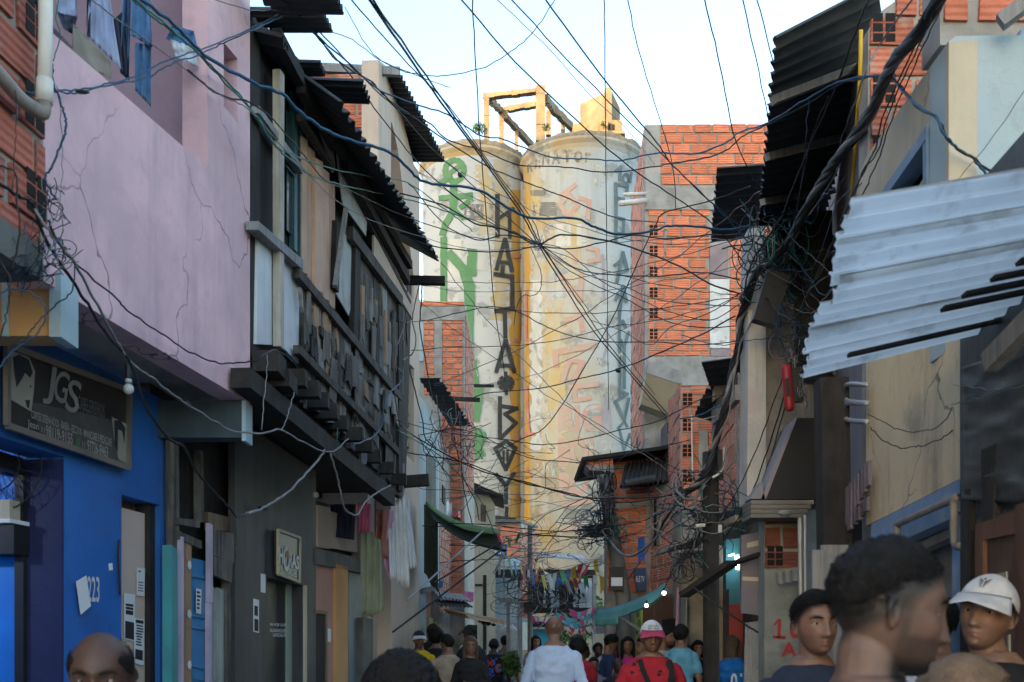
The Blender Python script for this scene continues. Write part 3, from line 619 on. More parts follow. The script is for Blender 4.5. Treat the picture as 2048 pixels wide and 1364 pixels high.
mb = MB(); pl_sal.quad(mb, [(697,1138),(725,1144),(725,1900),(697,1900)], -.04, .05); mb.build('shutter', mat('slate_paint', (.14,.17,.2), rough=.6), h)
paper(pl_sal, [(656,1257),(662,1258),(662,1284),(656,1283)], .006, 'small white notice beside the dark door in the salmon wall')

# ---- beige three storey house
h = thing('beige_house', (-2, 13.6, 0), 'tall beige plastered house with a brick flank and rusty tin roof', 'house')
fb = front(700, 11.95)
mb = MB(); q = [(598,148),(745,148),(757,165),(757,520),(598,520)]; fb.quad(mb, q, 0, .15, 0); bricks(mb, fb, [(598,150),(744,150),(757,168),(757,520),(598,520)], .014, .27, .145, .024, 1, 'b', 2, random.Random(8)); mb.build('flank_wall', [m_mortar, m_clay, m_hole], h)
mb = MB()
pl_bei.quad(mb, [(757,120),(782,140),(782,900),(757,900)], .02, .2); pl_bei.quad(mb, [(782,140),(828,330),(828,560),(812,430),(796,300),(784,245),(782,245)], .02, .2)
pl_bei.quad(mb, [(828,330),(839,345),(839,1900),(828,1900)], .02, .2); pl_bei.quad(mb, [(782,560),(828,600),(828,735),(804,700),(782,690)], .02, .2); pl_bei.quad(mb, [(782,880),(828,925),(828,1900),(782,1900)], .02, .2); pl_bei.quad(mb, [(782,690),(802,702),(802,905),(782,885)], .02, .2)
mb.build('wall', m_beige, h)
mb = MB(); pl_bei.quad(mb, [(780,240),(830,340),(830,640),(780,600)], -.2, .05); wn = mb.build('window', m_dark, h)
rg = random.Random(4); mb = MB(); pl_bei.quad(mb, [(804,350),(822,372),(822,440),(804,420)], -.1, .02, 0)
for k in range(7): pl_bei.quad(mb, [(804,352+k*11),(822,374+k*11),(822,378+k*11),(804,356+k*11)], -.07, .02, 1)
mb.build('brick_patch', [m_clay, m_mortar], wn)
mb = MB(); pl_bei.quad(mb, [(802,702),(828,735),(828,925),(802,905)], -.1, .05); wn = mb.build('window', m_dark, h)
mb = MB()
for k in range(7): pl_bei.quad(mb, [(810,745+k*22),(820,755+k*22),(820,766+k*22),(810,756+k*22)], -.05, .03)
mb.build('grille', mat('ochre_ironwork', (.22,.17,.09), rough=.6), wn)
mb = MB(); pl_bei.quad(mb, [(801,698),(829,722),(829,738),(801,706)], .06, .1); mb.build('window_hood', m_beige, h)
mb = MB(); mb.box((-5.5,12.12,0),(-1.75,15.5,7.6)); mb.build('rear_mass', m_beige, h)
mb = MB()
corrugated(mb, P(797,143,12.2), P(890,322,15.2), P(770,322,15.8), P(700,138,12.6), 20, .03)
each(mb, 'roof_sheet', m_sheet, h)
mb = MB(); mb.bar(P(640,136,11.9), P(800,144,12.1), .06, .10); mb.build('ridge_beam', m_woodg, h)
# ================================================================== GRAIN SILOS AT THE END OF THE STREET
class Cyl:
    def __init__(s, px, Y, r): s.c = V(((px-CX)/F*Y, Y, 0)); s.r = r
    def at(s, px, py, off=0.):
        d = V(((px-CX)/F, 1, 0)); r = s.r+off; A = d.dot(d); B = -2*d.dot(s.c); C = s.c.dot(s.c)-r*r
        D = max(0., B*B-4*A*C); t = (-B-math.sqrt(D))/(2*A)
        return V((d.x*t, t, EYE+(HY-py)/F*t))
cl = Cyl(948, 47.2, 2.40); cr = Cyl(1166, 46., 2.74)
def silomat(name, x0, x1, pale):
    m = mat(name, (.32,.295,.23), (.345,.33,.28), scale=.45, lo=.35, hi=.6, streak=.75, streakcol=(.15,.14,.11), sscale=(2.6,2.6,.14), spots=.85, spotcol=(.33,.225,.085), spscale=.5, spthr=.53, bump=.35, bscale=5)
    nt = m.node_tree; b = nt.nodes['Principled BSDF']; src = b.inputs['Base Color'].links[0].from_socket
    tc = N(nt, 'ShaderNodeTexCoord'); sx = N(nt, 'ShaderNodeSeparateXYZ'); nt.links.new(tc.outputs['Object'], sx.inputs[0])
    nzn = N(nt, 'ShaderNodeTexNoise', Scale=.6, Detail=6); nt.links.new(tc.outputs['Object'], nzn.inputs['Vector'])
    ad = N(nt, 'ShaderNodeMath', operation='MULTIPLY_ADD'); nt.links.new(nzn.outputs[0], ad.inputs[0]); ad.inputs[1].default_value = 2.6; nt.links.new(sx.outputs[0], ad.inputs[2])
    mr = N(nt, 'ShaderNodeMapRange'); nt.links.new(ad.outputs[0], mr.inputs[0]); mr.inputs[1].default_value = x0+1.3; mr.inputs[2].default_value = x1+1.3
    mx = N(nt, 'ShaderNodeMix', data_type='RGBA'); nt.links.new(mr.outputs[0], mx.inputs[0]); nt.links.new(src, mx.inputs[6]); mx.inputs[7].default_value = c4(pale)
    # old cement patches in bands
    mp = N(nt, 'ShaderNodeMapping'); nt.links.new(tc.outputs['Object'], mp.inputs[0]); mp.inputs['Scale'].default_value = (.9,.9,1.1)
    n2 = N(nt, 'ShaderNodeTexNoise', Scale=1.2, Detail=7, Roughness=.65); nt.links.new(mp.outputs[0], n2.inputs['Vector'])
    r2 = N(nt, 'ShaderNodeMapRange'); nt.links.new(n2.outputs[0], r2.inputs[0]); r2.inputs[1].default_value = .54; r2.inputs[2].default_value = .6; r2.inputs[4].default_value = .7
    m3 = N(nt, 'ShaderNodeMix', data_type='RGBA'); nt.links.new(r2.outputs[0], m3.inputs[0]); nt.links.new(mx.outputs[2], m3.inputs[6]); m3.inputs[7].default_value = (.17,.17,.155,1)
    # shuttering seams
    sn = N(nt, 'ShaderNodeMath', operation='FRACT'); dv = N(nt, 'ShaderNodeMath', operation='DIVIDE'); nt.links.new(sx.outputs[2], dv.inputs[0]); dv.inputs[1].default_value = 1.15; nt.links.new(dv.outputs[0], sn.inputs[0])
    gt = N(nt, 'ShaderNodeMath', operation='GREATER_THAN'); nt.links.new(sn.outputs[0], gt.inputs[0]); gt.inputs[1].default_value = .955
    ml = N(nt, 'ShaderNodeMath', operation='MULTIPLY'); nt.links.new(gt.outputs[0], ml.inputs[0]); ml.inputs[1].default_value = .35
    m4 = N(nt, 'ShaderNodeMix', data_type='RGBA'); nt.links.new(ml.outputs[0], m4.inputs[0]); nt.links.new(m3.outputs[2], m4.inputs[6]); m4.inputs[7].default_value = (.33,.29,.2,1)
    nt.links.new(m4.outputs[2], b.inputs['Base Color'])
    return m
ms_l = silomat('stained_silo_concrete', -9, -6, (.36,.36,.33)); ms_r = silomat('pale_sided_silo_concrete', .6, 4.2, (.28,.32,.33))  # right silo blends to a paler blue grey towards its right side
m_sc = mat('old_roof_concrete', (.26,.20,.12), (.17,.125,.075), scale=1.5, spots=.4, spotcol=(.14,.11,.08), spscale=2, bump=.5, bscale=8)
m_cap = mat('dark_parapet_concrete', (.17,.16,.14), (.1,.095,.085), scale=2, bump=.5, bscale=8, spots=.4, spotcol=(.3,.28,.24))
silo = thing('grain_silo', (.8, 46.5, 0), 'towering twin grain silos covered in graffiti at the end of the street', 'silo')
def cylmesh(c, z0, z1, prof=(), n=72):
    rs = [(c.r, z0), (c.r, z1)]+list(prof)
    return [[c.c+V((r*math.cos(a), r*math.sin(a), z)) for a in [2*math.pi*k/n for k in range(n)]] for r, z in rs]
zr = EYE+(HY-281)/F*(46-2.74); zl = EYE+(HY-296)/F*(47.2-2.4)
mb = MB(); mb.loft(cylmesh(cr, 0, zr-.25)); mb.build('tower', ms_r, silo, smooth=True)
mb = MB(); mb.loft(cylmesh(cl, 0, zl-.25)); mb.build('tower', ms_l, silo, smooth=True)
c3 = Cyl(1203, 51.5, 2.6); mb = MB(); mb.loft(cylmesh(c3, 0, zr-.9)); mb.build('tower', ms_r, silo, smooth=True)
c4_ = Cyl(985, 52.5, 2.6); mb = MB(); mb.loft(cylmesh(c4_, 0, zr-.4)); mb.build('tower', ms_l, silo, smooth=True)
mb = MB(); mb.box((.25,46.2,0),(.9,48,zr-.4)); mb.build('web_wall', ms_l, silo)
def rim(c, z, lo=-.1):
    n = 72; rs = [(c.r-.01, z-.3), (c.r+.06, z-.1), (c.r+.17, z+.05), (c.r+.19, z+.14), (c.r-.2, z+.14)]
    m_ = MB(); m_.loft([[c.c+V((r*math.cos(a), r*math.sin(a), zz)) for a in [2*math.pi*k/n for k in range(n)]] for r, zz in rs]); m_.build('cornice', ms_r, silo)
    rr_ = random.Random(int(z*10)); hs = [rr_.uniform(-.06, .05) for _ in range(n)]
    m_ = MB(); m_.loft([[c.c+V((r*math.cos(2*math.pi*k/n), r*math.sin(2*math.pi*k/n), zz+(hs[k] if top else 0))) for k in range(n)] for r, zz, top in ((c.r+.10, z+.141, 0), (c.r+.13, z+.40, 1), (c.r-.3, z+.42, 1))]); m_.build('parapet', m_cap, silo)
rim(cr, zr); rim(cl, zl-.05); rim(c3, zr-.9)
# --- ruined concrete frame and rooftop block
mb = MB(); rs_ = random.Random(9)
def rough_bar(m_, p, q, w, hgt, n=7, jit=.05):
    pts = [p.lerp(q, k/n) for k in range(n+1)]
    for k in range(n): m_.bar(pts[k], pts[k+1]+(pts[k+1]-pts[k])*.003, w*(1+rs_.uniform(-jit, jit)), hgt*(1+rs_.uniform(-jit*2, jit*2)), (0,0,1) if abs((q-p).normalized().z) < .8 else (0,1,0))
def col(x, y0, y1, Y, w, d=.3):
    m_ = MB(); rough_bar(m_, P(x, y1, Y), P(x, y0, Y), w, d); m_.build('column', m_sc, silo)
col(973, 190, 296, 45.3, .24, .42); col(1081, 176, 285, 44.2, .40, .45); col(1003, 224, 298, 49.2, .24); col(1033, 250, 303, 51, .2); col(1097, 222, 272, 49, .24); col(1126, 238, 268, 51, .2)
col(1012, 226, 240, 49.2, .2); 
def B_(a, Ya, b, Yb, w, hgt):
    m_ = MB(); rough_bar(m_, P(a[0], a[1], Ya), P(b[0], b[1], Yb), w, hgt, 9, .12); m_.build('beam', m_sc, silo)
B_((968,194), 45.3, (1074,183), 44.3, .3, .2); B_((978,198), 45.4, (1001,221), 49.2, .25, .24); B_((996,222), 49.2, (1092,206), 49, .25, .26)
B_((1004,227), 49.3, (1063,290), 53.0, .25, .26); B_((1090,196), 44.4, (1104,214), 49, .25, .3); B_((1100,212), 49, (1153,264), 52.5, .25, .4)

mb = MB(); a = P(1160,0,46.8); b = P(1222,0,45.6); c = P(1240,0,47.2); d = a+(c-b); zt = P(0,189,46).z; zb = P(0,265,46).z
for p in (a,b,c,d): p.z = zb
mb.prism([a,b,c,d], (0,0,zt-zb)); mb.prism([b+V((-.28,-.02,-.01)), b+V((.03,-.03,-.01)), b+V((.03,.2,-.01)), b+V((-.28,.2,-.01))], (0,0,zt-zb+.1)); mb.build('roof_block', m_sc, silo)
mb = MB()
def blk(x0, x1, y0, y1, Y, d=1.2):
    p = P(x0, y1, Y); q = P(x1, y1, Y); q.z = p.z; mb.prism([p, q, q+V((.15,d,0)), p+V((0,d,0))], (0,0,(y1-y0)/F*Y))
blk(1146,1172,247,264,45.2); blk(1199,1244,240,270,44.8); blk(1206,1250,262,267,44.6); blk(1204,1216,237,266,44.5); mb.build('rooftop_ruin', mat('warm_ruin_plaster', (.28,.20,.11), (.2,.13,.07), scale=2, bump=.5, bscale=8), silo)
mb = MB()
for x in (1218,1226):
    p = P(x, 259, 44.75); mb.box((p.x-.05, p.y, p.z), (p.x+.06, p.y+.02, p.z+.24))
each(mb, 'rooftop_window', m_dark, silo)
def tuft(pos, r, n, label, rr_, cat='plant', name='shrub', group=None, leaf=.05):
    m_ = MB()
    for k in range(n):
        d = V((rr_.gauss(0,1), rr_.gauss(0,1), rr_.gauss(0,1))).normalized()*r*rr_.random()**.5; d.z *= .8
        p = pos+d+V((0,0,r*.8)); a = V((rr_.gauss(0,1), rr_.gauss(0,1), rr_.gauss(0,1))).normalized()*leaf; b = a.cross(V((rr_.gauss(0,1), rr_.gauss(0,1), rr_.gauss(0,1)))).normalized()*leaf*.5
        m_.add([p-a, p+b, p+a, p-b], [[0,1,2,3]])
    o = thing(name, pos, label, cat, group); m_.build('foliage', m_leaf, o)
    m_ = MB()
    for k in range(4): m_.tube([pos, pos+V((rr_.uniform(-.3,.3)*r, rr_.uniform(-.3,.3)*r, r))], .012*max(1, r), 4)
    m_.build('stem', m_woodk, o)
tuft(P(958,268,45.0), .32, 260, 'green bush sprouting from the ruined column left of the silo roof', rs_, leaf=.06)
tuft(P(1092,262,44.0), .2, 120, 'small green tuft growing at the tall column on the silo roof', rs_, leaf=.05)
tuft(P(1207,253,44.3), .14, 70, 'tiny tuft growing by the golden roof block', rs_, leaf=.05)
tuft(P(1281,330,47), .4, 200, 'dark bush growing behind the right silo rim', rs_, leaf=.06)
# --- graffiti
LAY = [0]
def stroke(m_, c, pts, w, seg=7.):
    for (ax, ay), (bx, by) in zip(pts, pts[1:]):
        LAY[0] += 1; o = .012+.0012*(LAY[0] % 60)
        l = math.hypot(bx-ax, by-ay); ux, uy = (bx-ax)/l, (by-ay)/l; nx, ny = -uy*w/2, ux*w/2
        ax -= ux*w*.35; ay -= uy*w*.35; bx += ux*w*.35; by += uy*w*.35
        n = max(1, int(l/seg)); vs = []
        for k in range(n+1):
            x = ax+(bx-ax)*k/n; y = ay+(by-ay)*k/n; e = rs_.uniform(-.04, .04)*w
            vs += [c.at(x+nx+e, y+ny+e, o), c.at(x-nx+e, y-ny-e, o)]
        m_.add(vs, [[2*k, 2*k+1, 2*k+3, 2*k+2] for k in range(n)])
def ring(cx, cy, rx, ry, n=16, a0=0, a1=360): return [(cx+rx*math.cos(math.radians(a0+(a1-a0)*k/n)), cy+ry*math.sin(math.radians(a0+(a1-a0)*k/n))) for k in range(n+1)]
def paint(c, items, m, label):
    m_ = MB()
    for pts, w in items: stroke(m_, c, pts, w*(1.18 if w < 9 else 1.08))
    m_.build('graffiti', m, silo, label=label)
g_orange = mat('orange_stain_paint', (.42,.215,.02), (.38,.25,.075), scale=.9, lo=.4, hi=.6, streak=.6, streakcol=(.31,.27,.18), sscale=(5,5,.13), bump=0)
m_ = MB()
def strip(c, x0, x1, y0, y1, o=.006, jit=1.5):
    ys = [y0+(y1-y0)*k/50 for k in range(51)]; vs = []
    for y in ys:
        for k in range(5): vs.append(c.at(x0+(x1-x0)*k/4+(rs_.uniform(-jit, jit) if k in (0, 4) else 0), y, o))
    m_.add(vs, [[5*i+k, 5*i+k+1, 5*i+k+6, 5*i+k+5] for i in range(50) for k in range(4)])
strip(cl, 1021, 1047.5, 380, 1075, .006, 3); strip(cr, 1049, 1060, 330, 1075, .006, 2.5); each(m_, 'orange_stain', g_orange, silo, label='long orange stain down the seam between the silos')
g_patch = mat('grey_cement_patch', (.12,.12,.11), (.17,.165,.15), scale=1, spots=.4, spotcol=(.55,.5,.38), spscale=1.5, bump=.2)
m_ = MB(); strip(cl, 930, 998, 408, 440, .007, 4); strip(cr, 1053, 1112, 404, 432, .007, 5); strip(cr, 1062, 1090, 380, 392, .007, 5); each(m_, 'cement_patch', g_patch, silo)
g_wash = mat('ochre_wash', (.37,.275,.115), (.34,.31,.23), scale=1.1, lo=.4, hi=.58, streak=.5, streakcol=(.30,.28,.22), sscale=(4,4,.2), bump=0)
m_ = MB(); strip(cl, 984, 1020, 318, 640, .004, 9); strip(cl, 955, 984, 330, 470, .003, 10); strip(cr, 1092, 1126, 600, 920, .004, 8); strip(cr, 1061, 1080, 330, 420, .004, 5); strip(cr, 1130, 1160, 420, 560, .0035, 9); each(m_, 'ochre_wash', g_wash, silo)
g_white = mat('white_paint_patch', (.42,.42,.39), (.36,.36,.335), scale=1.5, bump=0, streak=.3, streakcol=(.28,.26,.2), sscale=(4,4,.3))
m_ = MB(); strip(cr, 1096, 1178, 448, 492, .0085, 6); strip(cl, 893, 925, 478, 560, .0085, 4); strip(cl, 935, 975, 500, 540, .0085, 6); strip(cr, 1062, 1082, 560, 900, .0065, 4); each(m_, 'white_patch', g_white, silo)
g_green = mat('green_graffiti', (.065,.165,.07), (.085,.19,.09), scale=1.4, bump=0, streak=.25, streakcol=(.17,.21,.13), sscale=(3,3,.3))
paint(cl, [(ring(909,341,19,21), 10), ([(893,352),(925,326)], 8), ([(878,368),(900,352)], 9), ([(907,366),(906,417)], 14), ([(881,396),(942,390)], 10), ([(942,398),(922,414)], 9), ([(908,418),(926,436)], 9), ([(905,424),(890,448),(885,467)], 12),
    ([(887,478),(887,602)], 12), ([(900,508),(930,542)], 17), ([(944,504),(943,545)], 18), ([(930,545),(938,570),(939,604)], 20), ([(940,617),(939,714)], 14), ([(942,728),(946,762)], 22), ([(956,776),(949,836)], 20), ([(945,866),(962,908)], 16), ([(968,870),(948,900)], 15), ([(958,862),(957,912)], 14)], g_green, 'tall light green lettering down the left silo')
g_blk = mat('black_graffiti', (.022,.025,.027), (.045,.048,.048), scale=1.5, bump=0, streak=.3, streakcol=(.12,.115,.1), sscale=(4,4,.4))
paint(cl, [([(995,391),(995,472)], 8), ([(1019,417),(1020,475)], 6), ([(998,436),(1027,417)], 6), ([(1010,478),(993,538)], 7), ([(1011,478),(1024,541)], 7), ([(996,524),(1022,525)], 6), ([(1006,533),(1005,547)], 7), ([(990,548),(1025,553),(1025,608)], 7),
    ([(992,622),(1027,616)], 8), ([(1010,621),(1011,674)], 7), ([(1011,681),(993,743)], 7), ([(1012,681),(1029,743)], 7), ([(996,731),(1026,731)], 7), ([(1012,745),(1013,788)], 5)]
    +[([(1012,766),(1012+14*math.cos(a),766+13*math.sin(a))], 8) for a in (0,.8,1.6,2.4,3.2,4.,4.9,5.6)]
    +[([(1000,795),(1000,876)], 7), ([(1000,812),(1034,817),(1010,828),(1032,846),(1003,875)], 7), ([(991,897),(1012,882),(1031,896),(1012,939),(991,897)], 7), ([(1007,902),(1007,921)], 4), ([(1015,901),(1015,921)], 4),
    ([(993,949),(1012,971)], 7), ([(1028,947),(1012,971),(1012,1006)], 7), ([(1014,1016),(1013,1035)], 6), ([(993,1035),(1028,1040),(1031,1047)], 7)], g_blk, 'tall black lettering down the middle of the silos')
g_teal = mat('dark_teal_graffiti', (.06,.10,.115), (.1,.145,.16), scale=1.5, bump=0, streak=.4, streakcol=(.22,.25,.26), sscale=(4,4,.4))
paint(cr, [([(1232,342),(1242,333),(1239,360)], 5), (ring(1252,357,6,9), 4), ([(1263,346),(1260,363)], 5), ([(1232,367),(1232,482)], 6), ([(1232,367),(1255,371),(1254,382)], 5), ([(1235,396),(1248,398)], 5), ([(1235,435),(1248,438),(1247,466),(1236,467)], 5),
    ([(1246,505),(1234,563)], 6), ([(1246,505),(1255,540)], 6), ([(1229,531),(1241,521),(1240,540)], 5), ([(1235,545),(1256,541)], 4), ([(1246,572),(1238,636)], 6), ([(1246,572),(1253,602)], 6), ([(1236,588),(1231,600)], 5),
    ([(1239,617),(1240,795)], 5), ([(1235,651),(1246,642),(1251,653)], 5), ([(1258,664),(1249,692),(1249,776)], 5), ([(1241,680),(1248,694)], 5), ([(1239,781),(1255,788),(1231,803),(1249,838),(1258,797)], 5), ([(1236,857),(1249,843),(1254,853)], 5), ([(1238,857),(1248,899),(1260,868)], 5)], g_teal, 'tall dark teal lettering down the right silo')
g_pink = mat('faded_pink_graffiti', (.36,.21,.165), (.34,.265,.21), scale=1., bump=0)
m_ = MB()
for t_, q in (('BIG', [(1116,812),(1204,806),(1204,862),(1116,866)]), ('BOI', [(1116,876),(1186,872),(1186,930),(1116,934)]), ('BO', [(1118,945),(1176,940),(1176,990),(1118,994)])):
    text_quad(m_, t_, q, lambda x, y: cr.at(x, y, .01), .04)
for pts, w in [([(1122,392),(1150,370)], 9), ([(1120,410),(1137,388),(1156,410),(1137,434),(1120,410)], 9), ([(1160,396),(1178,402),(1176,436)], 9), ([(1150,500),(1150,525)], 9), ([(1175,495),(1195,500),(1196,520),(1178,522)], 9), ([(1122,550),(1160,600),(1163,548)], 10), ([(1130,640),(1160,632),(1165,660)], 10), ([(1110,705),(1190,690)], 12), ([(1110,705),(1112,730)], 12), ([(1125,760),(1140,720),(1165,725),(1150,755)], 10), ([(1140,775),(1195,768)], 10), ([(1150,780),(1150,800),(1180,796)], 9), ([(1128,1010),(1180,1000)], 12), ([(1130,1060),(1175,1050)], 12)]: stroke(m_, cr, pts, w)
m_.build('graffiti', g_pink, silo, label='faded pink lettering on the right silo')
g_red = mat('dark_red_graffiti', (.36,.13,.10), (.42,.2,.14), scale=2, bump=0)
paint(cr, [([(1052,582),(1052,680),(1062,679)], 4), ([(1053,772),(1058,868)], 4), ([(1050,868),(1068,868)], 6), ([(1054,935),(1062,955)], 2.5)], g_red, None)
paint(cl, [([(1031,680),(1046,681)], 6), ([(1044,580),(1044,680)], 5), ([(1029,512),(1044,512)], 7), ([(1030,877),(1046,876)], 6), ([(1030,1003),(1037,985),(1043,1004)], 2.5)], g_red, None)
g_gry = mat('grey_graffiti', (.30,.30,.28), (.4,.4,.36), scale=2, bump=0)
m_ = MB()
for i, ch in enumerate('RENATOr'):
    x = (1054,1069,1084,1103,1125,1148,1170)[i]; w = (12,12,15,17,19,17,12)[i]; y = (316,309,301,299,299,302,305)[i]; h_ = (30,30,30,30,27,24,20)[i]
    text_quad(m_, ch, [(x,y),(x+w,y-2),(x+w,y+h_-2),(x,y+h_)], lambda a, b: cr.at(a, b, .01), .045)
m_.build('graffiti', mat('worn_black_graffiti', (.075,.075,.07), (.3,.28,.22), scale=6, bump=0), silo, label='worn black lettering round the top of the right silo')
m_ = MB()
for t_, q in (('FE', [(1184,327),(1200,331),(1200,350),(1184,346)]), ('RNA', [(1199,332),(1222,336),(1222,356),(1199,354)]), ('100', [(1190,880),(1232,882),(1232,902),(1190,900)]), ('A', [(1064,570),(1078,570),(1078,622),(1060,622)]), ('RENAN', [(1064,1042),(1098,1040),(1098,1052),(1064,1054)])):
    text_quad(m_, t_, q, lambda a, b: cr.at(a, b, .01), .0)
for k in range(14): x = 1066+rs_.random()*12; y = 640+k*26; stroke(m_, cr, [(x, y), (x+rs_.uniform(-4, 6), y+rs_.uniform(5, 14)), (x+rs_.uniform(0, 8), y+rs_.uniform(0, 14))], 1.6)
for k in range(60):
    c_, xa, xb = (cl, 860, 990) if k % 2 else (cr, 1062, 1270); x = rs_.uniform(xa, xb); y = rs_.uniform(330, 1020); w_ = rs_.uniform(4, 12); h_ = rs_.uniform(6, 22)
    stroke(m_, c_, [(x,y),(x+w_*.3,y+h_),(x+w_*.7,y+h_*.3),(x+w_,y+h_)], rs_.uniform(1., 2.2))
m_.build('graffiti', g_gry, silo, label='thin grey tags on the right silo')
g_lil = mat('lilac_graffiti', (.22,.2,.225), (.27,.26,.275), scale=2, bump=0)
paint(cr, [([(1204,795),(1208,865)], 5), ([(1214,790),(1210,845)], 5), ([(1216,790),(1222,862)], 5), ([(1215,690),(1203,728)], 4), ([(1214,640),(1214,690)], 4), ([(1206,510),(1208,595)], 4)], g_lil, 'faded lilac letters on the right silo')
# ================================================================== RIGHT SIDE OF THE STREET
pl_yel = Plane((1.632+.063*2, 2), (1.632+.063*7, 7)); 
def yl(x): return 1.632+.063*x
# ---- dark plank front with the brown door (nearest right)
h = thing('dark_plank_house', (2.3, 3.4, 0), 'low dark house front with a brown panelled door at the right edge', 'house')
pl_dk = Plane((1.70,2.0),(1.838,4.19))
mb = MB(); a = pl_dk.uv(1920,1200)[0]; pl_dk.rect(mb, -.5, a, 0, 3.4, 0, .12); mb.build('wall', m_blktarp, h)
mb = MB(); rr_ = random.Random(3)      # wrinkled dark sheeting nailed over the boards
q0, q1, q2, q3 = (1922,735),(2140,660),(2140,1010),(1922,1000)
def tarp(u, v):
    x = q0[0]+(q1[0]-q0[0])*u; y = (q0[1]*(1-u)+q1[1]*u)*(1-v)+(q3[1]*(1-u)+q2[1]*u)*v
    return pl_dk.at(x, y, .025+.014*noise.noise(V((u*3, v*9, 2)))+.005*noise.noise(V((u*9+v*6, v*22, 5))))
mb.grid(tarp, 26, 40, .004); mb.build('tarpaulin', m_blktarp, h, smooth=True)
mb = MB(); pl_dk.quad(mb, [(1962,900),(1990,888),(1986,1040),(1964,1050)], .03, .03); pl_dk.quad(mb, [(1921,960),(1940,950),(1941,1300),(1921,1300)], .02, .03); each(mb, 'plank', m_woodk, h)
mb = MB(); pl_dk.quad(mb, [(1954,1044),(2140,985),(2140,2200),(1954,2000)], .02, .04); dd = mb.build('door', m_brown, h)
mb = MB()
for q in ([(1950,1050),(1966,1045),(1966,2000),(1950,2000)],[(1966,1044),(2140,988),(2140,1045),(1966,1080)],[(2030,1010),(2052,1003),(2052,2000),(2030,2000)]): pl_dk.quad(mb, q, .035+.004*rr_.random(), .02)
each(mb, 'rail', mat('red_brown_wood', (.155,.078,.05), (.11,.056,.038), grain=(25,25,1.5), gstr=.5, rough=.5), dd)
mb = MB(); pl_dk.quad(mb, [(1984,1150),(2012,1143),(2014,1190),(1986,1196)], .045, .006); pl_dk.quad(mb, [(2014,1270),(2018,1269),(2018,1320),(2014,1321)], .045, .006); [b.build('card_notice', mat('beige_card', (.36,.33,.28), rough=.8), None, l, 'notice', 'cards on the brown door') for b, l in zip(islands(mb), ('beige card tacked on the brown door beside the white cap', 'thin pale strip on the brown door behind the capped man'))]
mb = MB(); mb.box((1.9,2,0),(5,4.1,3.0)); mb.build('rear_mass', m_concd, h)
# ---- yellow plastered house, white gable and brick tower
h = thing('yellow_house', (2.3, 5, 0), 'stained yellow house with a faded blue door frame and white gable', 'house')
Q = lambda mb, q, o=0., th=.12, mi=None: pl_yel.quad(mb, q, o, th, mi)
mb = MB(); Q(mb, [(1732,640),(1921,560),(1921,957),(1732,1052)]); mb.build('wall', m_yel, h)
mb = MB(); Q(mb, [(1897.5,82),(1735,309),(1720,345),(1700,470),(1700,655),(1755,632),(1755,397),(1853,252),(1897.5,238)]); Q(mb, [(1853,397),(1897.5,380),(1897.5,575),(1853,592)]); Q(mb, [(1853,252.3),(1897.5,238.3),(1897.5,379.7),(1853,396.7)]); Q(mb, [(1755,632),(1853,591),(1853,420),(1755,430)], -.003)
mb.build('upper_wall', m_cream, h)
mb = MB(); Q(mb, [(1853,250),(1751,400),(1765,402),(1850,280)], .02, .1); Q(mb, [(1845,262),(1853,250),(1853,397),(1846,397)], .015, .1); Q(mb, [(1764,395),(1853,372),(1853,440),(1764,432)], .005, .03); wn = mb.build('window_frame', m_band, h)
mb = MB(); Q(mb, [(1765,402),(1847,280),(1847,402),(1765,420)], -.1, .02, 0); Q(mb, [(1822,398),(1847,356),(1847,402),(1822,410)], -.03, .02, 1); mb.build('window_glass', [m_glass, mat('yellow_board', (.55,.38,.12), rough=.7)], h)
mb = MB(); Q(mb, [(1742,1048),(1921,958),(1921,1022),(1742,1105)], .008, .12); Q(mb, [(1740,1106),(1794,1081),(1794,1500),(1740,1500)], .006, .12); Q(mb, [(1795,1052),(1905,1003),(1905,1036),(1795,1084)], .02, .14); Q(mb, [(1904,1037),(1923,1028),(1924,1700),(1904,1700)], .006, .12); each(mb, 'door_surround', m_band, h)
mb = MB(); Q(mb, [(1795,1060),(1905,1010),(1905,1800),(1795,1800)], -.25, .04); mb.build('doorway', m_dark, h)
mb = MB(); Q(mb, [(1826,1090),(1897,1058),(1897,1076),(1826,1108)], -.06, .06); mb.build('lintel', m_conc, h)
mb = MB(); mb.tube(catmull([pl_yel.at(1795,1075,.07), pl_yel.at(1795,1052,.07), pl_yel.at(1800,1046,.07), pl_yel.at(1904,1000,.07), pl_yel.at(1908,1004,.07), pl_yel.at(1909,1085,.07), pl_yel.at(1925,1092,.07)], 4), .017, 8); mb.build('conduit', m_pvcd, h, smooth=True)
fw = front(1900, 4.37)
mb = MB(); fw.quad(mb, [(1898,82),(1912,72),(2040,70),(2042,58),(2500,50),(2500,700),(1898,700)], 0, .2); mb.build('gable_wall', m_white, h)
mb = MB(); rr_ = random.Random(12); fr = front(1900, 4.50)
fr.quad(mb, [(1880,-80),(2500,-80),(2500,90),(1880,90)], 0, .2, 0); bricks(mb, fr, [(1895,-80),(2500,-80),(2500,68),(1880,72)], .02, .27, .17, .05, 1, None, 2, rr_)
mb.build('rubble_wall', [m_mortar, m_clay, m_hole], h)
mb = MB(); mb.bar(P(2075,-10,4.2), P(2000,45,4.25), .05, .06); mb.build('rafter', m_woodg, h)
fb2 = front(1745, 5.66)
mb = MB(); q = [(1736,60),(1765,20),(1880,-60),(2100,-60),(2100,420),(1736,420)]
fb2.quad(mb, q, 0, .15, 0); bricks(mb, fb2, [(1738,62),(1767,22),(1882,-58),(2100,-58),(2100,420),(1738,420)], .016, .25, .15, .022, 1, 'a', 2, random.Random(5)); mb.build('brick_tower', [m_mortar, m_clay, m_hole], h)
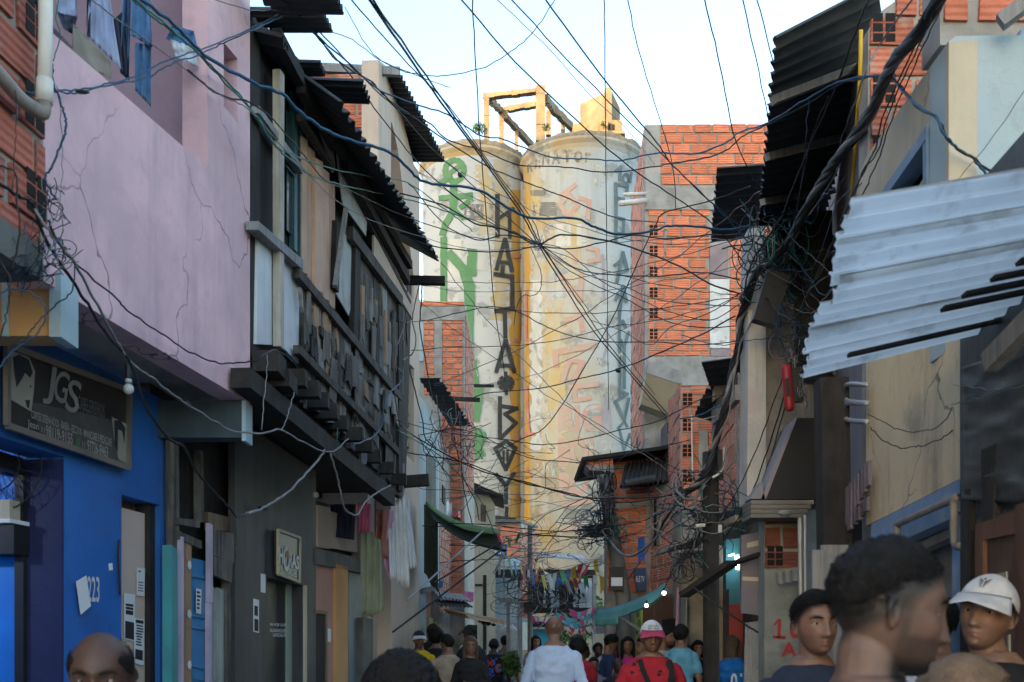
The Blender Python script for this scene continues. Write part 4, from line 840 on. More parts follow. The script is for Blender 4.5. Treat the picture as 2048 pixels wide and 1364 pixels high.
mb = MB(); mb.box((2.1,5.81,0),(5,6.0,5.0)); mb.box((2.15,4.6,0),(5,5.6,4.1)); mb.build('rear_mass', m_conc, h)
pl_r1 = Plane((2.025,5.66),(2.75,8.4))
mb = MB(); pl_r1.quad(mb, [(1738,60),(1640,330),(1640,1000),(1738,1000)], 0, .12); mb.build('side_wall', mat('mauve_grey_render', (.25,.215,.22), (.2,.175,.18), scale=2, streak=.4, streakcol=(.12,.11,.11)), h)
mb = MB()
corrugated(mb, P(1549,78,5.8), P(1515,452,8.6), P(1648,440,9.6), P(1775,-40,5.8), 22, .022, rag=.02)
mb.build('roof', m_sheet, h)
mb = MB()
for s in (.22, .5, .78):
    a = P(1549,78,5.8).lerp(P(1515,452,8.6), s); b = P(1775,-40,5.8).lerp(P(1648,440,9.6), s); mb.bar(a-V((0,0,.05))+ (b-a)*.03, b-V((0,0,.05)), .05, .05)
each(mb, 'roof_batten', m_woodg, h)
o = MB(); o.tube(catmull([pl_r1.at(1722,60,.05), pl_r1.at(1720,150,.05), pl_r1.at(1713,260,.05), pl_r1.at(1704,380,.05), pl_r1.at(1697,420,.04)]), .012, 8); o.build('hose', m_cabley, None, 'yellow hose hanging down the mauve wall under the dark roof', 'hose', smooth=True)
# ---- white corrugated awning
aw = thing('corrugated_awning', P(1700,600,3.4), 'white corrugated awning jutting from the yellow house', 'awning')
mb = MB(); A = P(1712,428,2.45); B = P(1604,752,4.0); C = V((1.88,3.95,2.84)); D = V((1.74,2.4,2.79))

ra = random.Random(8); cuts = [0,.16,.33,.47,.62,.77,1.0]
for k in range(6):       # overlapping sheets, each lapped over the one below, with uneven outer ends
    s0, s1 = cuts[k]-.012, cuts[k+1]+.02; up = V((0,0,.006*(5-k)+.004*(k % 2))); o0 = ra.uniform(-.03,.045); sl = ra.uniform(-.012,.012)
    m_ = MB(); a = A.lerp(B, s0); b = A.lerp(B, s1); c = D.lerp(C, s1); d = D.lerp(C, s0); ax = (d-a).normalized(); bx = (c-b).normalized()
    corrugated(m_, a+ax*o0+up, b+bx*(o0+ra.uniform(-.015,.015))+up+V((0,0,sl)), c+up, d+up, (2.6,2.7,2.3,2.5,2.5,3.4)[k], .011+.005*ra.random(), None, 10, rag=.012)
    m_.build('sheet', m_sheett, aw)
for s, e0, e1, w in ((.27,.74,1.,.03),(.36,.66,1.,.045),(.44,.62,1.,.04),(.52,.56,1.,.045),(.60,.52,1.,.045),(.84,.20,.93,.04)):
    m_ = MB(); a = A.lerp(B, s); d = D.lerp(C, s); m_.bar(a.lerp(d, e0)-V((0,0,.02)), a.lerp(d, e1)-V((0,0,.02)), w, .012); m_.build('dark_under_strip', m_woodk, aw)  # dark bars set just below the sheets
mb = MB(); mb.bar(P(1978,726,3.5), P(2140,560,3.1), .05, .07); mb.build('strut', m_woodg, aw)
# ---- black post with slatted board behind it
mb = MB(); mb.bar(P(1674,1400,5.9), P(1662,760,5.9), .165, .14, (0,1,0)); mb.build('timber_post', m_woodk, None, 'thick black timber post under the white awning', 'post')
mb = MB(); 
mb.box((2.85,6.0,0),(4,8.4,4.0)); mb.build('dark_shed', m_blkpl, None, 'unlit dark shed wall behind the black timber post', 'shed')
o = thing('slatted_board', pl_yel.at(1716,1000,.06), 'board of purplish upright slats between the post and yellow wall', 'board')
mb = MB(); rr_ = random.Random(6)
for k in range(7):
    x = 1690+k*6.8; y = 985-(k*8.5); pl_yel.quad(mb, [(x,y-8),(x+5,y-13),(x+5,y+60-k*4),(x,y+66-k*4)], .05+rr_.random()*.02, .02)
for k in range(5):
    x = 1694+k*8; y = 1052-k*9; pl_yel.quad(mb, [(x,y-16),(x+7,y-22),(x+7,y+5),(x,y+9)], .05+rr_.random()*.02, .02)
mb.build('slats', mat('purple_grey_wood', (.21,.16,.17), (.15,.115,.12), grain=(30,30,1.2), gstr=.5, island=.25), o)
mb = MB(); mb.bar(P(1640,1100,5.4), P(1640,1400,5.4), .09, .03, (0,1,0)); mb.bar(P(1668,1090,5.5), P(1668,1400,5.5), .15, .02, (0,1,0)); [b.build('leaning_board', m_woodg, None, l, 'board', 'boards leaning below the black post') for b, l in zip(islands(mb), ('narrow grey board leaning below the black timber post', 'wide grey board leaning below the black timber post'))]
# conduit elbows by the yellow wall
mb = MB()
for dy in (0, 38): mb.tube(catmull([pl_yel.at(1735,770+dy,.05), pl_yel.at(1700,768+dy,.05), pl_yel.at(1690,775+dy,.05), pl_yel.at(1690,796+dy,.05), pl_yel.at(1700,803+dy,.05), pl_yel.at(1735,806+dy,.05)], 4), .014, 8)
[b.build('conduit_loop', m_zinc, None, l, 'conduit', 'conduit loops by the yellow wall', smooth=True) for b, l in zip(islands(mb), ('upper grey conduit loop under the white awning', 'lower grey conduit loop under the white awning'))]
# ---- grey rendered house with the painted post
h = thing('grey_render_house', (2.6, 8.4, 0), 'rough grey rendered house with a pale paint-streaked corner post', 'house')
f9 = front(1560, 8.9)
mb = MB(); f9.quad(mb, [(1528,470),(1800,470),(1800,1010),(1528,1010)], 0, .3); mb.build('wall', mat('rough_grey_render', (.215,.205,.19), (.14,.135,.125), scale=5, bump=1., bscale=14, spots=.5, spotcol=(.1,.095,.09), spscale=9), h)
mb = MB(); f9.quad(mb, [(1498,455),(1532,450),(1532,1005),(1494,1005)], .05, .3); mb.build('corner_post', mat('paint_streaked_timber', (.46,.45,.42), (.36,.37,.36), scale=3, streak=.8, streakcol=(.17,.25,.27), sscale=(14,14,.9), spots=.4, spotcol=(.45,.33,.32), spscale=5, bump=.4), h)
mb = MB(); f9.quad(mb, [(1545,430),(1665,420),(1665,760),(1600,760),(1590,600),(1545,540)], .12, .04); mb.build('shaded_wall_panel', m_blkpl, h)  # black sheet stands in for the next wall lying in shade
f8 = front(1580, 8.0)
mb = MB(); mb.prism([P(1594,836,8.0), P(1655,836,8.0), P(1655,998,8.0), P(1532,998,8.0)], (0,.5,0)); mb.build('canopy', m_blkpl, h)
mb = MB(); mb.prism([P(1590,836,7.99), P(1594,836,7.99), P(1532,998,7.99), P(1522,998,7.99)], (0,.3,0)); mb.prism([P(1500,998,7.99), P(1524,962,7.99), P(1530,998,7.99)], (0,.2,0)); mb.build('canopy_edge', mat('lit_lilac_grey', (.25,.235,.25), rough=.7), h)  # paler colour stands for light on the canopy's left edge
mb = MB()
for k in range(4): f8.quad(mb, [(1502,1000+k*9),(1628-k*6,1000+k*9),(1628-k*6,1008+k*9),(1502,1008+k*9)], .02+.01*(k % 2), .3)
mb.build('louvre_box', mat('dirty_cream_metal', (.17,.165,.145), (.11,.105,.095), scale=4, rough=.6), h)
mb = MB(); mb.ball(P(1570,1026,7.75), .034, 12, 8, None, (1.6,.6,.8)); mb.build('lamp_cover', mat('dusty_glass', (.2,.21,.19), rough=.25, bump=0), None, 'round glass lamp cover under the louvred box', 'lamp', smooth=True)
f82 = front(1565, 8.25)
mb = MB(); f82.quad(mb, [(1529,1036),(1612,1036),(1612,1500),(1529,1500)], -.01, .2, 0); bricks(mb, f82, [(1530,1038),(1600,1038),(1600,1135),(1530,1135)], .014, .29, .17, .03, 1, 'a', 2, random.Random(2)); mb.build('lower_wall', [mat('greenish_render', (.24,.265,.245), (.175,.19,.18), scale=3, spots=.5, spotcol=(.1,.105,.12), spscale=4, bump=.5), mat('dark_wine_block', (.2,.075,.055), scale=5, island=.25, groove=.5), m_hole], h)
mb = MB(); fn = lambda x, y: f82.at(x, y, .004)
for q in ([(1555,1238),(1562,1238),(1561,1276),(1555,1276)],[(1546,1271),(1571,1272),(1571,1277),(1546,1276)],[(1548,1248),(1555,1239),(1556,1244),(1550,1252)]): f82.quad(mb, q, .006, .002)
for t_, q in (('0', [(1579,1239),(1600,1239),(1600,1277),(1579,1277)]), ('A', [(1566,1284),(1590,1284),(1594,1313),(1562,1313)])): text_quad(mb, t_, q, fn, .03)
mb.build('red_number', m_redpaint, h)
mb = MB(); corrugated(mb, P(1551,1146,8.05), P(1598,1134,8.05), P(1599,1160,8.1), P(1554,1170,8.1), 3, .008); mb.build('sheet_scrap', m_zinc, None, 'small scrap of zinc sheet fixed below the dark bricks', 'sheet')
mb = MB(); mb.tube([P(1600,1036,8.0), P(1602,1190,8.0)], .02, 8); mb.tube([P(1610,1030,7.8), P(1611,1200,7.8)], .012, 8); [b.build('grey_pipe', m_zinc, None, l, 'pipe', 'pipes beside the red number wall') for b, l in zip(islands(mb), ('thicker grey pipe beside the red number wall', 'thinner grey pipe beside the red number wall'))]
f86 = front(1505, 8.7)
mb = MB(); f86.quad(mb, [(1483,1070),(1528,1062),(1528,1232),(1483,1226)], 0, .06); mb.build('metal_hoarding', mat('purple_grey_sheet', (.16,.15,.175), (.13,.12,.14), rough=.55), None, 'purple grey metal hoarding with two cream tape strips', 'hoarding')
tp = MB(); f86.quad(tp, [(1494,1086),(1522,1079),(1522,1090),(1494,1096)], .004, .003); f86.quad(tp, [(1485,1153),(1526,1155),(1526,1163),(1485,1161)], .004, .003); tp.build('tape', m_cream, bpy.data.objects['metal_hoarding'])
mb = MB(); corrugated(mb, P(1484,1500,8.8), P(1528,1500,8.8), P(1528,1240,8.8), P(1490,1246,8.8), 6, .01); mb.build('zinc_gate', m_zinc, None, 'upright corrugated zinc gate below the purple hoarding', 'gate')
mb = MB(); mb.bar(P(1522,1108,8.4), P(1462,1128,8.8), .07, .03); mb.bar(P(1464,1126,8.8), P(1368,1190,9.3), .12, .05); mb.build('awning_plank', m_woodk, None, 'black plank sloping out from the purple hoarding', 'plank')
# hanging red and black case, dark box
o = thing('tool_case', P(1585,830,7.2), 'red and black plastic case hanging from wires under the cable knot', 'case')
mb = MB(); ca, cb = P(1572,728,7.2), P(1580,822,7.2); mb.loft([[ca.lerp(cb, t)+V((rx*.036*math.cos(a_), rx*.03*math.sin(a_), 0)) for a_ in [2*math.pi*k/14 for k in range(14)]] for t, rx in ((0,.5),(.03,.85),(.1,1),(.9,1),(.97,.85),(1,.5))]); mb.build('shell', m_red, o, smooth=True); mb = MB(); mb.bar(P(1588,738,7.25), P(1596,804,7.25), .07, .06, (0,1,0)); mb.build('black_half', m_blkpl, o); mb = MB(); mb.bar(P(1574,757,7.165), P(1577,792,7.165), .028, .012, (0,1,0)); mb.build('slot', m_ink, o)
mb = MB(); mb.bar(P(1526,648,8.2), P(1556,548,8.2), .19, .1, (0,1,0)); mb.build('loudspeaker_box', m_blkpl, None, 'tilted black box wedged among the cables by the pale post', 'box')
# ---- orange brick tower
h = thing('brick_tower_house', (3.4, 16, 0), 'tall orange brick tower house with concrete corner against the sky', 'house')
f16 = front(1400, 16.)
mb = MB(); f16.quad(mb, [(1290,250),(1760,250),(1760,1290),(1290,1290)], 0, .3); mb.build('wall_core', m_mortar, h)
mb = MB(); rb = random.Random(31)
bricks(mb, f16, [(1322,250),(1760,250),(1760,374),(1310,374)], .02, .25, .142, .024, 0, None, 1, rb)
bricks(mb, f16, [(1297,420),(1418,420),(1418,712),(1297,712)], .02, .25, .142, .024, 0, 'a', 1, rb)
bricks(mb, f16, [(1460,374),(1760,374),(1760,712),(1460,712)], .02, .25, .142, .024, 0, None, 1, rb)
bricks(mb, f16, [(1366,772),(1500,772),(1500,1290),(1366,1290)], .02, .25, .142, .024, 0, 'a', 1, rb)
mb.build('brickwork', [m_clayo, m_hole], h)
mb = MB(); f16.quad(mb, [(1291,250),(1321,252),(1321,380),(1291,380)], .03, .2); f16.quad(mb, [(1291,376),(1459,376),(1459,419),(1291,419)], .034, .2); f16.quad(mb, [(1296,713),(1470,713),(1470,771),(1296,771)], .04, .2); each(mb, 'concrete_member', m_conc, h)
mb = MB(); f16.quad(mb, [(1420,490),(1456,488),(1456,557),(1420,557)], .03, .1, 0); f16.quad(mb, [(1420,558),(1459,558),(1459,696),(1420,696)], .034, .1, 1); f16.quad(mb, [(1422,697),(1459,697),(1459,712),(1422,712)], .03, .1, 0)
f16.quad(mb, [(1329,429),(1333,429),(1333,505),(1329,505)], .03, .02, 2); f16.quad(mb, [(1325,458),(1339,458),(1339,461),(1325,461)], .03, .02, 2)
each(mb, 'plaster_patch', [mat('mauve_patch', (.27,.22,.23), scale=3), mat('flaking_white', (.62,.63,.62), (.5,.5,.48), scale=4, spots=.7, spotcol=(.25,.23,.21), spscale=7), m_conc], h)
pl_t = Plane((2.128,16),(2.26,18.9)); mb = MB(); pl_t.quad(mb, [(1289.5,252),(1262,412),(1262,900),(1289.5,900)], 0, .02, 0)
bricks(mb, pl_t, [(1289,262),(1263,418),(1263,890),(1289,890)], .012, .25, .142, .02, 1, 'b', 2, rb); mb.build('side_wall', [m_mortar, m_clayp, m_hole], h)
mb = MB(); mb.box((2.36,16.35,0),(7,18.8,9.6)); mb.build('rear_mass', m_conc, h)
mb = MB(); a = P(1300,712,15.2); mb.prism([P(1297,722,15.2), P(1365,742,15.2), P(1365,770,15.2), P(1293,746,15.2)], (0,.75,0), 0); mb.prism([P(1293,747,15.2), P(1365,771,15.2), P(1345,832,15.6), P(1282,808,15.6)], (0,.35,0), 1); each(mb, 'balcony_box', [m_conc, m_cream], h)
mb = MB(); mb.tube([P(1240,407,15.6), P(1292,401,15.9)], .045, 8); mb.tube([P(1248,389,15.8), P(1294,387,16)], .03, 8); each(mb, 'overflow_pipe', m_pvc, h, smooth=True)
# ---- tin awnings and lower brick houses
def tin(label, a, Ya, b, Yb, c, Yc, d, Yd, waves, m=m_sheet, name='tin_awning', rag=.03, amp=.02):
    mb = MB(); corrugated(mb, P(*a, Ya), P(*b, Yb), P(*c, Yc), P(*d, Yd), waves, amp, rag=rag)
    return mb.build(name, m, None, label, 'awning')
tin('dark tin awning beside the large dark roof', (1433,337), 9.2, (1420,484), 11.2, (1520,470), 11.6, (1530,330), 9.4, 11)
tin('small dark tin awning under the concrete beam of the brick tower', (1402,726), 10.8, (1424,792), 12.2, (1502,786), 12.4, (1502,712), 11, 6)
tin('lowest dark tin awning in the stack by the brick tower', (1412,778), 11.8, (1387,832), 13.2, (1450,850), 13.4, (1470,790), 12., 5)
h = thing('dusty_brick_house', (2.9, 13.2, 0), 'dusty brick house with pierced block corners behind the cable knot', 'house')
f11 = front(1480, 11.0); pl_c = Plane(((1476-CX)/F*11, 11.), (2.62,13.4))
mb = MB(); f11.quad(mb, [(1476,750),(1502,740),(1502,1010),(1476,1010)], 0, .2, 0); bricks(mb, f11, [(1477,775),(1502,772),(1502,925),(1477,925)], .014, .29, .19, .025, 1, 'a', 2, random.Random(1)); pl_c.quad(mb, [(1475.5,745),(1424,850),(1424,1030),(1475.5,1010)], 0, .02, 3); bricks(mb, pl_c, [(1473,800),(1440,850),(1432,1020),(1473,1008)], .012, .29, .19, .025, 4, 'b', 2, random.Random(2))
mb.build('wall', [m_conc, m_clayo, m_hole, m_mortar, m_clayp], h)
mb = MB(); pl_c.quad(mb, [(1424,850),(1470,800),(1470,770),(1420,800)], .05, .1); f11.quad(mb, [(1428,760),(1478,740),(1478,768),(1428,800)], -.8, .1); mb.build('roof_edge', m_conc, h)
f135 = front(1400, 13.5); pl_b = Plane((2.275,13.5),(2.345,15.1))
mb = MB(); f135.quad(mb, [(1362,775),(1436,775),(1436,1290),(1362,1290)], 0, .2, 0); bricks(mb, f135, [(1363,778),(1436,778),(1436,1010),(1363,1010)], .014, .25, .15, .022, 1, 'a', 2, random.Random(3)); f135.quad(mb, [(1398,860),(1416,860),(1416,1010),(1398,1010)], .03, .1, 3)
pl_b.quad(mb, [(1361.5,775),(1336,800),(1336,1290),(1361.5,1290)], 0, .02, 0); bricks(mb, pl_b, [(1361,780),(1337,804),(1337,1000),(1361,1000)], .012, .29, .19, .025, 4, 'b', 2, random.Random(4))
mb.build('front_wall', [m_mortar, m_clayo, m_hole, m_conc, m_clayp], h)
mb = MB(); mb.tube([P(1383,830,13.3), P(1385,960,13.3)], .009, 6); mb.build('thin_pipe', m_pvc, h)
mb = MB(); mb.box((2.35,13.75,0),(6,15.8,5.0)); mb.box((3.1,11.25,0),(6,13.4,4.0)); mb.build('rear_mass', m_concd, h)
mb = MB()
for k in range(4): mb.ball(P(1474+k % 2*3, 866+k*9, 11.3), .022+.012*(k % 2), 8, 6, None, (.8,.6,1.5))
mb.build('yellow_cloth', mat('yellow_cloth', (.62,.36,.03)), None, 'bright yellow cloth hanging at the dusty brick wall', 'cloth', smooth=True)
# ---- pink brick row further on
h = thing('pale_brick_row', (2.7, 16.5, 0), 'pale pink brick side wall with a dark slit window and copper shop below', 'house')
pl_d = Plane((2.42,13.9),(2.10,15.8))
mb = MB(); q = [(1372,960),(1290,975),(1290,1290),(1372,1290)]; pl_d.quad(mb, q, 0, .2, 0); bricks(mb, pl_d, [(1371,975),(1290,980),(1290,1185),(1371,1165)], .012, .30, .19, .025, 1, None, 2, random.Random(7)); mb.build('wall', [m_mortar, m_clayp, m_hole], h)
mb = MB(); pl_d.quad(mb, [(1307,1000),(1313,998),(1313,1090),(1307,1092)], .03, .02); wn = mb.build('window', m_dark, h)
mb = MB(); pl_d.quad(mb, [(1301,1000),(1307,999),(1307,1092),(1301,1093)], .035, .02); pl_d.quad(mb, [(1313,998),(1319,997),(1319,1089),(1313,1090)], .035, .02); each(mb, 'frame', m_conc, wn)
mb = MB(); pl_d.quad(mb, [(1290,1188),(1372,1168),(1372,1182),(1290,1198)], .03, .1); mb.build('lintel', m_conc, h)
mb = MB()
for x0, x1 in ((1288,1314),(1316,1350)): 
    a = pl_d.at(x0,1240,.03); b = pl_d.at(x1,1240,.03); n = 10; zt = pl_d.at((x0+x1)/2,1196,0).z
    pts = [a.lerp(b, k/n)+pl_d.n*(.18*math.sin(math.pi*k/n)) for k in range(n+1)]
    mb.loft([[V((p.x,p.y,.2)) for p in pts]+[V((b.x+.1,b.y,.2)), V((a.x+.1,a.y,.2))], [V((p.x,p.y,zt)) for p in pts]+[V((b.x+.1,b.y,zt)), V((a.x+.1,a.y,zt))]])
each(mb, 'shop_shutter', m_copper, h)
mb = MB(); pl_d.quad(mb, [(1324,1240),(1350,1236),(1350,1500),(1324,1500)], .2, .05); mb.build('shop_door', m_dark, h)
mb = MB(); corrugated(mb, P(1354,1500,13.8), P(1374,1500,13.2), P(1374,1190,13.2), P(1354,1190,13.8), 4, .012); mb.build('zinc_panel', m_zinc, h)
mb = MB(); mb.box((2.72,14,0),(6,15.6,3.9)); mb.build('rear_mass', m_concd, h)
mb = MB(); mb.tube([P(1355,1175,13.2), P(1352,1400,13.2)], .02, 8); mb.build('pink_pole', mat('pink_paint', (.55,.33,.42)), None, 'pink painted pole standing before the copper shop', 'pole')
for x, y, Y, t_ in ((1293,1211,11.8,'glowing bulb over the shop, the lower of two'), (1328,1186,11.3,'glowing bulb over the shop, the higher of two')):
    o = thing('lit_bulb', P(x, y-9, Y), t_, 'bulb', 'bulbs over the copper shop'); mb = MB(); mb.tube([P(x,y-10,Y), P(x,y-3,Y)], .012, 6); mb.build('socket', m_blkpl, o); mb = MB(); mb.ball(P(x,y,Y), .022); mb.build('glass', m_bulb, o, smooth=True)
mb = MB(); mb.prism([P(1270,1216,15), P(1286,1208,15), P(1284,1400,15), P(1268,1400,15)], (0,.02,0)); mb.build('feather_banner', mat('yellow_green_banner', (.46,.42,.06), (.12,.3,.14), scale=2.5, bump=0), None, 'yellow and green upright banner under the teal awning', 'banner')
fb_ = MB()
for x, y in ((1276,1228),(1278,1246),(1274,1262)): fb_.ball(P(x, y, 14.97), .05, 6, 4, None, (.6,.2,1.2))
fb_.build('print', m_green, bpy.data.objects['feather_banner'])
# teal awning
o = thing('teal_awning', P(1260,1210,14.5), 'faded teal cloth awning stretched over the bulbs', 'awning')
mb = MB()
e0 = catmull([P(1330,1166,11.6), P(1300,1186,12.0), P(1262,1203,12.6), P(1225,1215,13.2), P(1186,1221,13.8)], 3); e1 = catmull([P(1336,1176,11.2), P(1306,1204,11.6), P(1268,1222,12.2), P(1236,1234,12.8), P(1192,1240,13.4)], 3)
def fa(u, v): i = u*(len(e0)-1); k = min(int(i), len(e0)-2); t = i-k; return e0[k].lerp(e0[k+1], t).lerp(e1[k].lerp(e1[k+1], t), v)-V((0,0,.08*math.sin(v*math.pi)))
mb.grid(fa, 12, 5, (0,0,.006)); mb.grid(lambda u, v: P(1190+46*u, 1238-4*u, 13.4-.6*u)+V((0,0,-.10*v+.01*math.sin(u*14)*v)), 12, 3, (0,.006,0)); mb.build('cloth', m_tealtarp, o, smooth=True)
mb = MB(); mb.tube([P(1238,1232,12.8), P(1285,1264,12.4)], .018, 6); mb.build('strut', m_woodg, o)
# shop banner and blue water tank
f18 = front(1280, 15.2)
mb = MB(); mb.prism([P(1268,1136,15.2), P(1292,1136,15.2), P(1292,1181,15.2), P(1274,1181,15.2)], (0,.15,0)); tk = mb.build('blue_sign', mat('navy_sign', (.02,.06,.16), rough=.4, bump=0), None, 'navy blue sign with white letters on the orange brick house', 'sign')
mb = MB(); text_quad(mb, 'ALE TV', [(1271,1152),(1289,1152),(1289,1164),(1271,1164)], lambda x, y: P(x, y, 15.19), .02); mb.build('lettering', m_wpaint, tk)
# ---- orange house behind the leaning pole
h = thing('orange_brick_house', (3.0, 20.5, 0), 'orange brick house with a tilted flat roof and dark window awning', 'house')
f20 = front(1270, 15.5)
mb = MB(); f20.quad(mb, [(1212,908),(1345,892),(1345,1290),(1212,1290)], 0, .3, 0); rb = random.Random(41)
bricks(mb, f20, [(1225,912),(1342,896),(1342,930),(1225,930)], .02, .2, .095, .02, 1, None, 2, rb); bricks(mb, f20, [(1226,940),(1290,940),(1290,1010),(1226,1010)], .02, .2, .095, .02, 1, None, 2, rb); bricks(mb, f20, [(1214,1016),(1292,1010),(1292,1190),(1214,1190)], .02, .2, .095, .02, 1, None, 2, rb); mb.build('wall', [m_mortar, m_clayo, m_hole], h)
mb = MB(); mb.prism([P(1164,914,14.9), P(1338,890,14.9), P(1338,897,14.9), P(1168,921,14.9)], (0,2,0)); mb.build('roof', m_woodk, h)
mb = MB(); mb.prism([P(1170,918,15.0), P(1226,914,15.0), P(1226,930,15.0), P(1178,930,15.0)], (0,.6,0), 0); mb.prism([P(1172,930,15.0), P(1228,930,15.0), P(1228,945,15.0), P(1180,940,15.0)], (0,.6,0), 1); mb.prism([P(1178,940,15.01), P(1226,945,15.01), P(1226,968,15.3), P(1212,958,15.3)], (0,.3,0), 2); each(mb, 'eave_corner', [m_clayo, m_conc, m_concd], h)
mb = MB(); f20.quad(mb, [(1250,930),(1335,918),(1335,970),(1240,975)], .04, .02); mb.build('window', m_dark, h)
mb = MB(); corrugated(mb, P(1240,974,14.7), P(1338,962,14.7), P(1338,914,15.4), P(1254,926,15.4), 10, .03); mb.tube([P(1250,967,14.6), P(1310,956,14.6)], .055, 8); mb.build('window_awning', m_sheet, h)
mb = MB(); f20.quad(mb, [(1212,1010),(1294,1001),(1294,1012),(1212,1020)], .05, .1); mb.build('ledge', m_conc, h)
mb = MB(); mb.box((1.49,15.82,0),(2.05,16.1,4.4)); mb.build('rear_mass', m_conc, h)
# ---- lean-to roof of boards, lamp, blue and red shop
mb = MB(); a0 = P(1478,1036,9.4); a1 = P(1312,1108,13.5)
mb.grid(lambda u, v: a0.lerp(a1, u)+V((.55*v, .1*v, .14*v)), 8, 2, .02); mb.build('lean_to_roof', m_concd, None, 'sagging lean-to roof behind the dark pole', 'roof')
mb = MB(); mb.bar(a0+V((-.02,0,0)), a1+V((-.02,0,0)), .03, .06); mb.bar(P(1355,1104,11), P(1420,1096,10.4), .03, .03); mb.build('gutter_board', m_woodl, None, 'pale board along the edge of the lean-to roof', 'board')
f10 = front(1470, 13.0)
mb = MB(); f10.quad(mb, [(1452,1080),(1486,1075),(1486,1208),(1452,1208)], 0, .2, 0); f10.quad(mb, [(1458,1208.4),(1486,1208.4),(1486,1500),(1458,1500)], .003, .2, 1); f10.quad(mb, [(1446,1180),(1458,1178),(1458,1500),(1446,1500)], .02, .1, 2); f10.quad(mb, [(1430,1090),(1446,1090),(1446,1500),(1430,1500)], .01, .1, 3); mb.build('painted_shop_wall', [mat('light_blue_paint', (.11,.36,.46), rough=.6), m_redw, mat('dark_grey_door', (.06,.06,.07)), mat('beige_column', (.33,.28,.22))], None, 'shop wall painted light blue above and red below', 'wall')
o = thing('tube_lamp', P(1466,1122,12.8), 'lit white tube lamp on the light blue wall', 'lamp'); mb = MB(); mb.tube([P(1471,1112,12.8), P(1474,1138,12.8)], .014, 6); mb.tube([P(1457,1112,12.8), P(1468,1108,12.8)], .01, 6); mb.build('tube', m_tube, o); mb = MB(); mb.bar(P(1476,1108,12.85), P(1478,1142,12.85), .03, .03); mb.build('housing', m_pvc, o)
# ---- poles
o = thing('timber_pole', P(1424,1400,9.5), 'dark upright timber pole with cables beside the lean-to roof', 'pole')
mb = MB(); mb.tube([V((P(1424,1200,9.5).x,9.5,0)), P(1421,905,9.5)], .078, 12); mb.build('post', m_woodk, o, smooth=True)
mb = MB(); mb.bar(P(1438,900,9.4), P(1441,960,9.4), .05, .05, (0,1,0)); mb.build('cross_block', m_blkpl, o); mb = MB(); mb.tube(catmull([P(1449,895,9.3), P(1448,925,9.3), P(1440,945,9.3), P(1425,955,9.3)]), .012, 6); mb.build('lamp_arm', m_pvc, o)
mb = MB(); mb.tube([P(1440,1050,9.38), P(1440,1066,9.38)], .018, 8); mb.tube([P(1392,1052,9.38), P(1410,1050,9.38)], .018, 8); each(mb, 'insulator', m_pvc, o)
o = thing('utility_pole', (P(1248,1200,14.3).x, 14.3, 0), 'leaning grey utility pole before the orange brick house', 'pole')
mb = MB(); mb.tube([V((P(1254,1200,14.3).x,14.3,0)), P(1246,1190,14.3), P(1222,1050,14.3), P(1206,950,14.3)], [.12,.11,.10,.08], 12); mb.build('post', m_pole, o, smooth=True)
mb = MB(); p = P(1232,1170,14.2); mb.box((p.x-.1,p.y-.1,p.z-.08),(p.x+.1,p.y,p.z+.25)); mb.build('meter_box', m_blkpl, o); mb = MB(); mb.box((p.x-.08,p.y-.11,p.z-.02),(p.x+.08,p.y-.101,p.z+.1)); mb.build('meter_window', m_paper, o)
tin('ragged tin flap hooked on the leaning pole', (1160,1054), 14., (1182,1076), 14., (1225,1072), 14.3, (1220,1045), 14.3, 4, m_blktarp)
# ================================================================== FAR LEFT HOUSES, STREET END, LAUNDRY, BUNTING
h = thing('pale_blue_house', (-1.8, 16.5, 0), 'narrow pale blue house overhanging beyond the beige house', 'house')
pl_p = Plane((-1.45,15.7),(-1.27,17.4))
mb = MB(); pl_p.quad(mb, [(838,790),(858,812),(878,872),(878,1168),(838,1178)], 0, .2); mb.build('wall', m_pale, h)
mb = MB(); pl_p.quad(mb, [(853,905),(870,920),(870,1140),(853,1150)], .006, .02, 0); pl_p.quad(mb, [(872,860),(876,866),(876,1165),(872,1166)], .02, .03, 1); each(mb, 'panel', [m_concd, m_white], h)
mb = MB(); mb.prism([P(828,1172,15.7), P(880,1166,17.2), P(880,1180,17.2), P(828,1188,15.7)], (-.5,0,0)); mb.build('overhang_edge', m_concd, h)
mb = MB(); mb.box((-4,15.8,0),(-1.62,17.4,5.0)); mb.build('rear_mass', m_concd, h)
tin('ragged dark tin roof over the pale blue house', (882,757), 15.8, (946,852), 18.6, (900,852), 19, (838,757), 15.8, 12, rag=.15)
h = thing('brick_tower_house', (-1.6, 19, 0), 'slim orange brick tower with concrete column beside the left silo', 'house')
f19 = front(880, 19.); rb = random.Random(51)
mb = MB(); f19.quad(mb, [(830,604),(929,604),(929,1290),(830,1290)], 0, .25, 0)
bricks(mb, f19, [(831,604),(926,604),(926,612),(831,612)], .02, .3, .1, .01, 1, None, 2, rb); bricks(mb, f19, [(848,642),(869,642),(869,790),(848,790)], .02, .2, .085, .022, 1, None, 2, rb); bricks(mb, f19, [(884,642),(925,642),(925,1200),(884,1200)], .02, .2, .085, .022, 1, 'b', 2, rb)
mb.build('wall', [m_mortar, m_clayo, m_hole], h)
mb = MB(); f19.quad(mb, [(830,613),(929,613),(929,640),(830,640)], .03, .1); f19.quad(mb, [(869,641),(884,641),(884,1290),(869,1290)], .034, .1); each(mb, 'concrete_member', m_conc, h)
mb = MB(); f19.quad(mb, [(832,642),(847,642),(847,722),(832,722)], .02, .05); mb.build('white_patch', m_white, h)
pl_q = Plane((f19.at(928,600).x,19),(f19.at(928,600).x+.05,22.6))
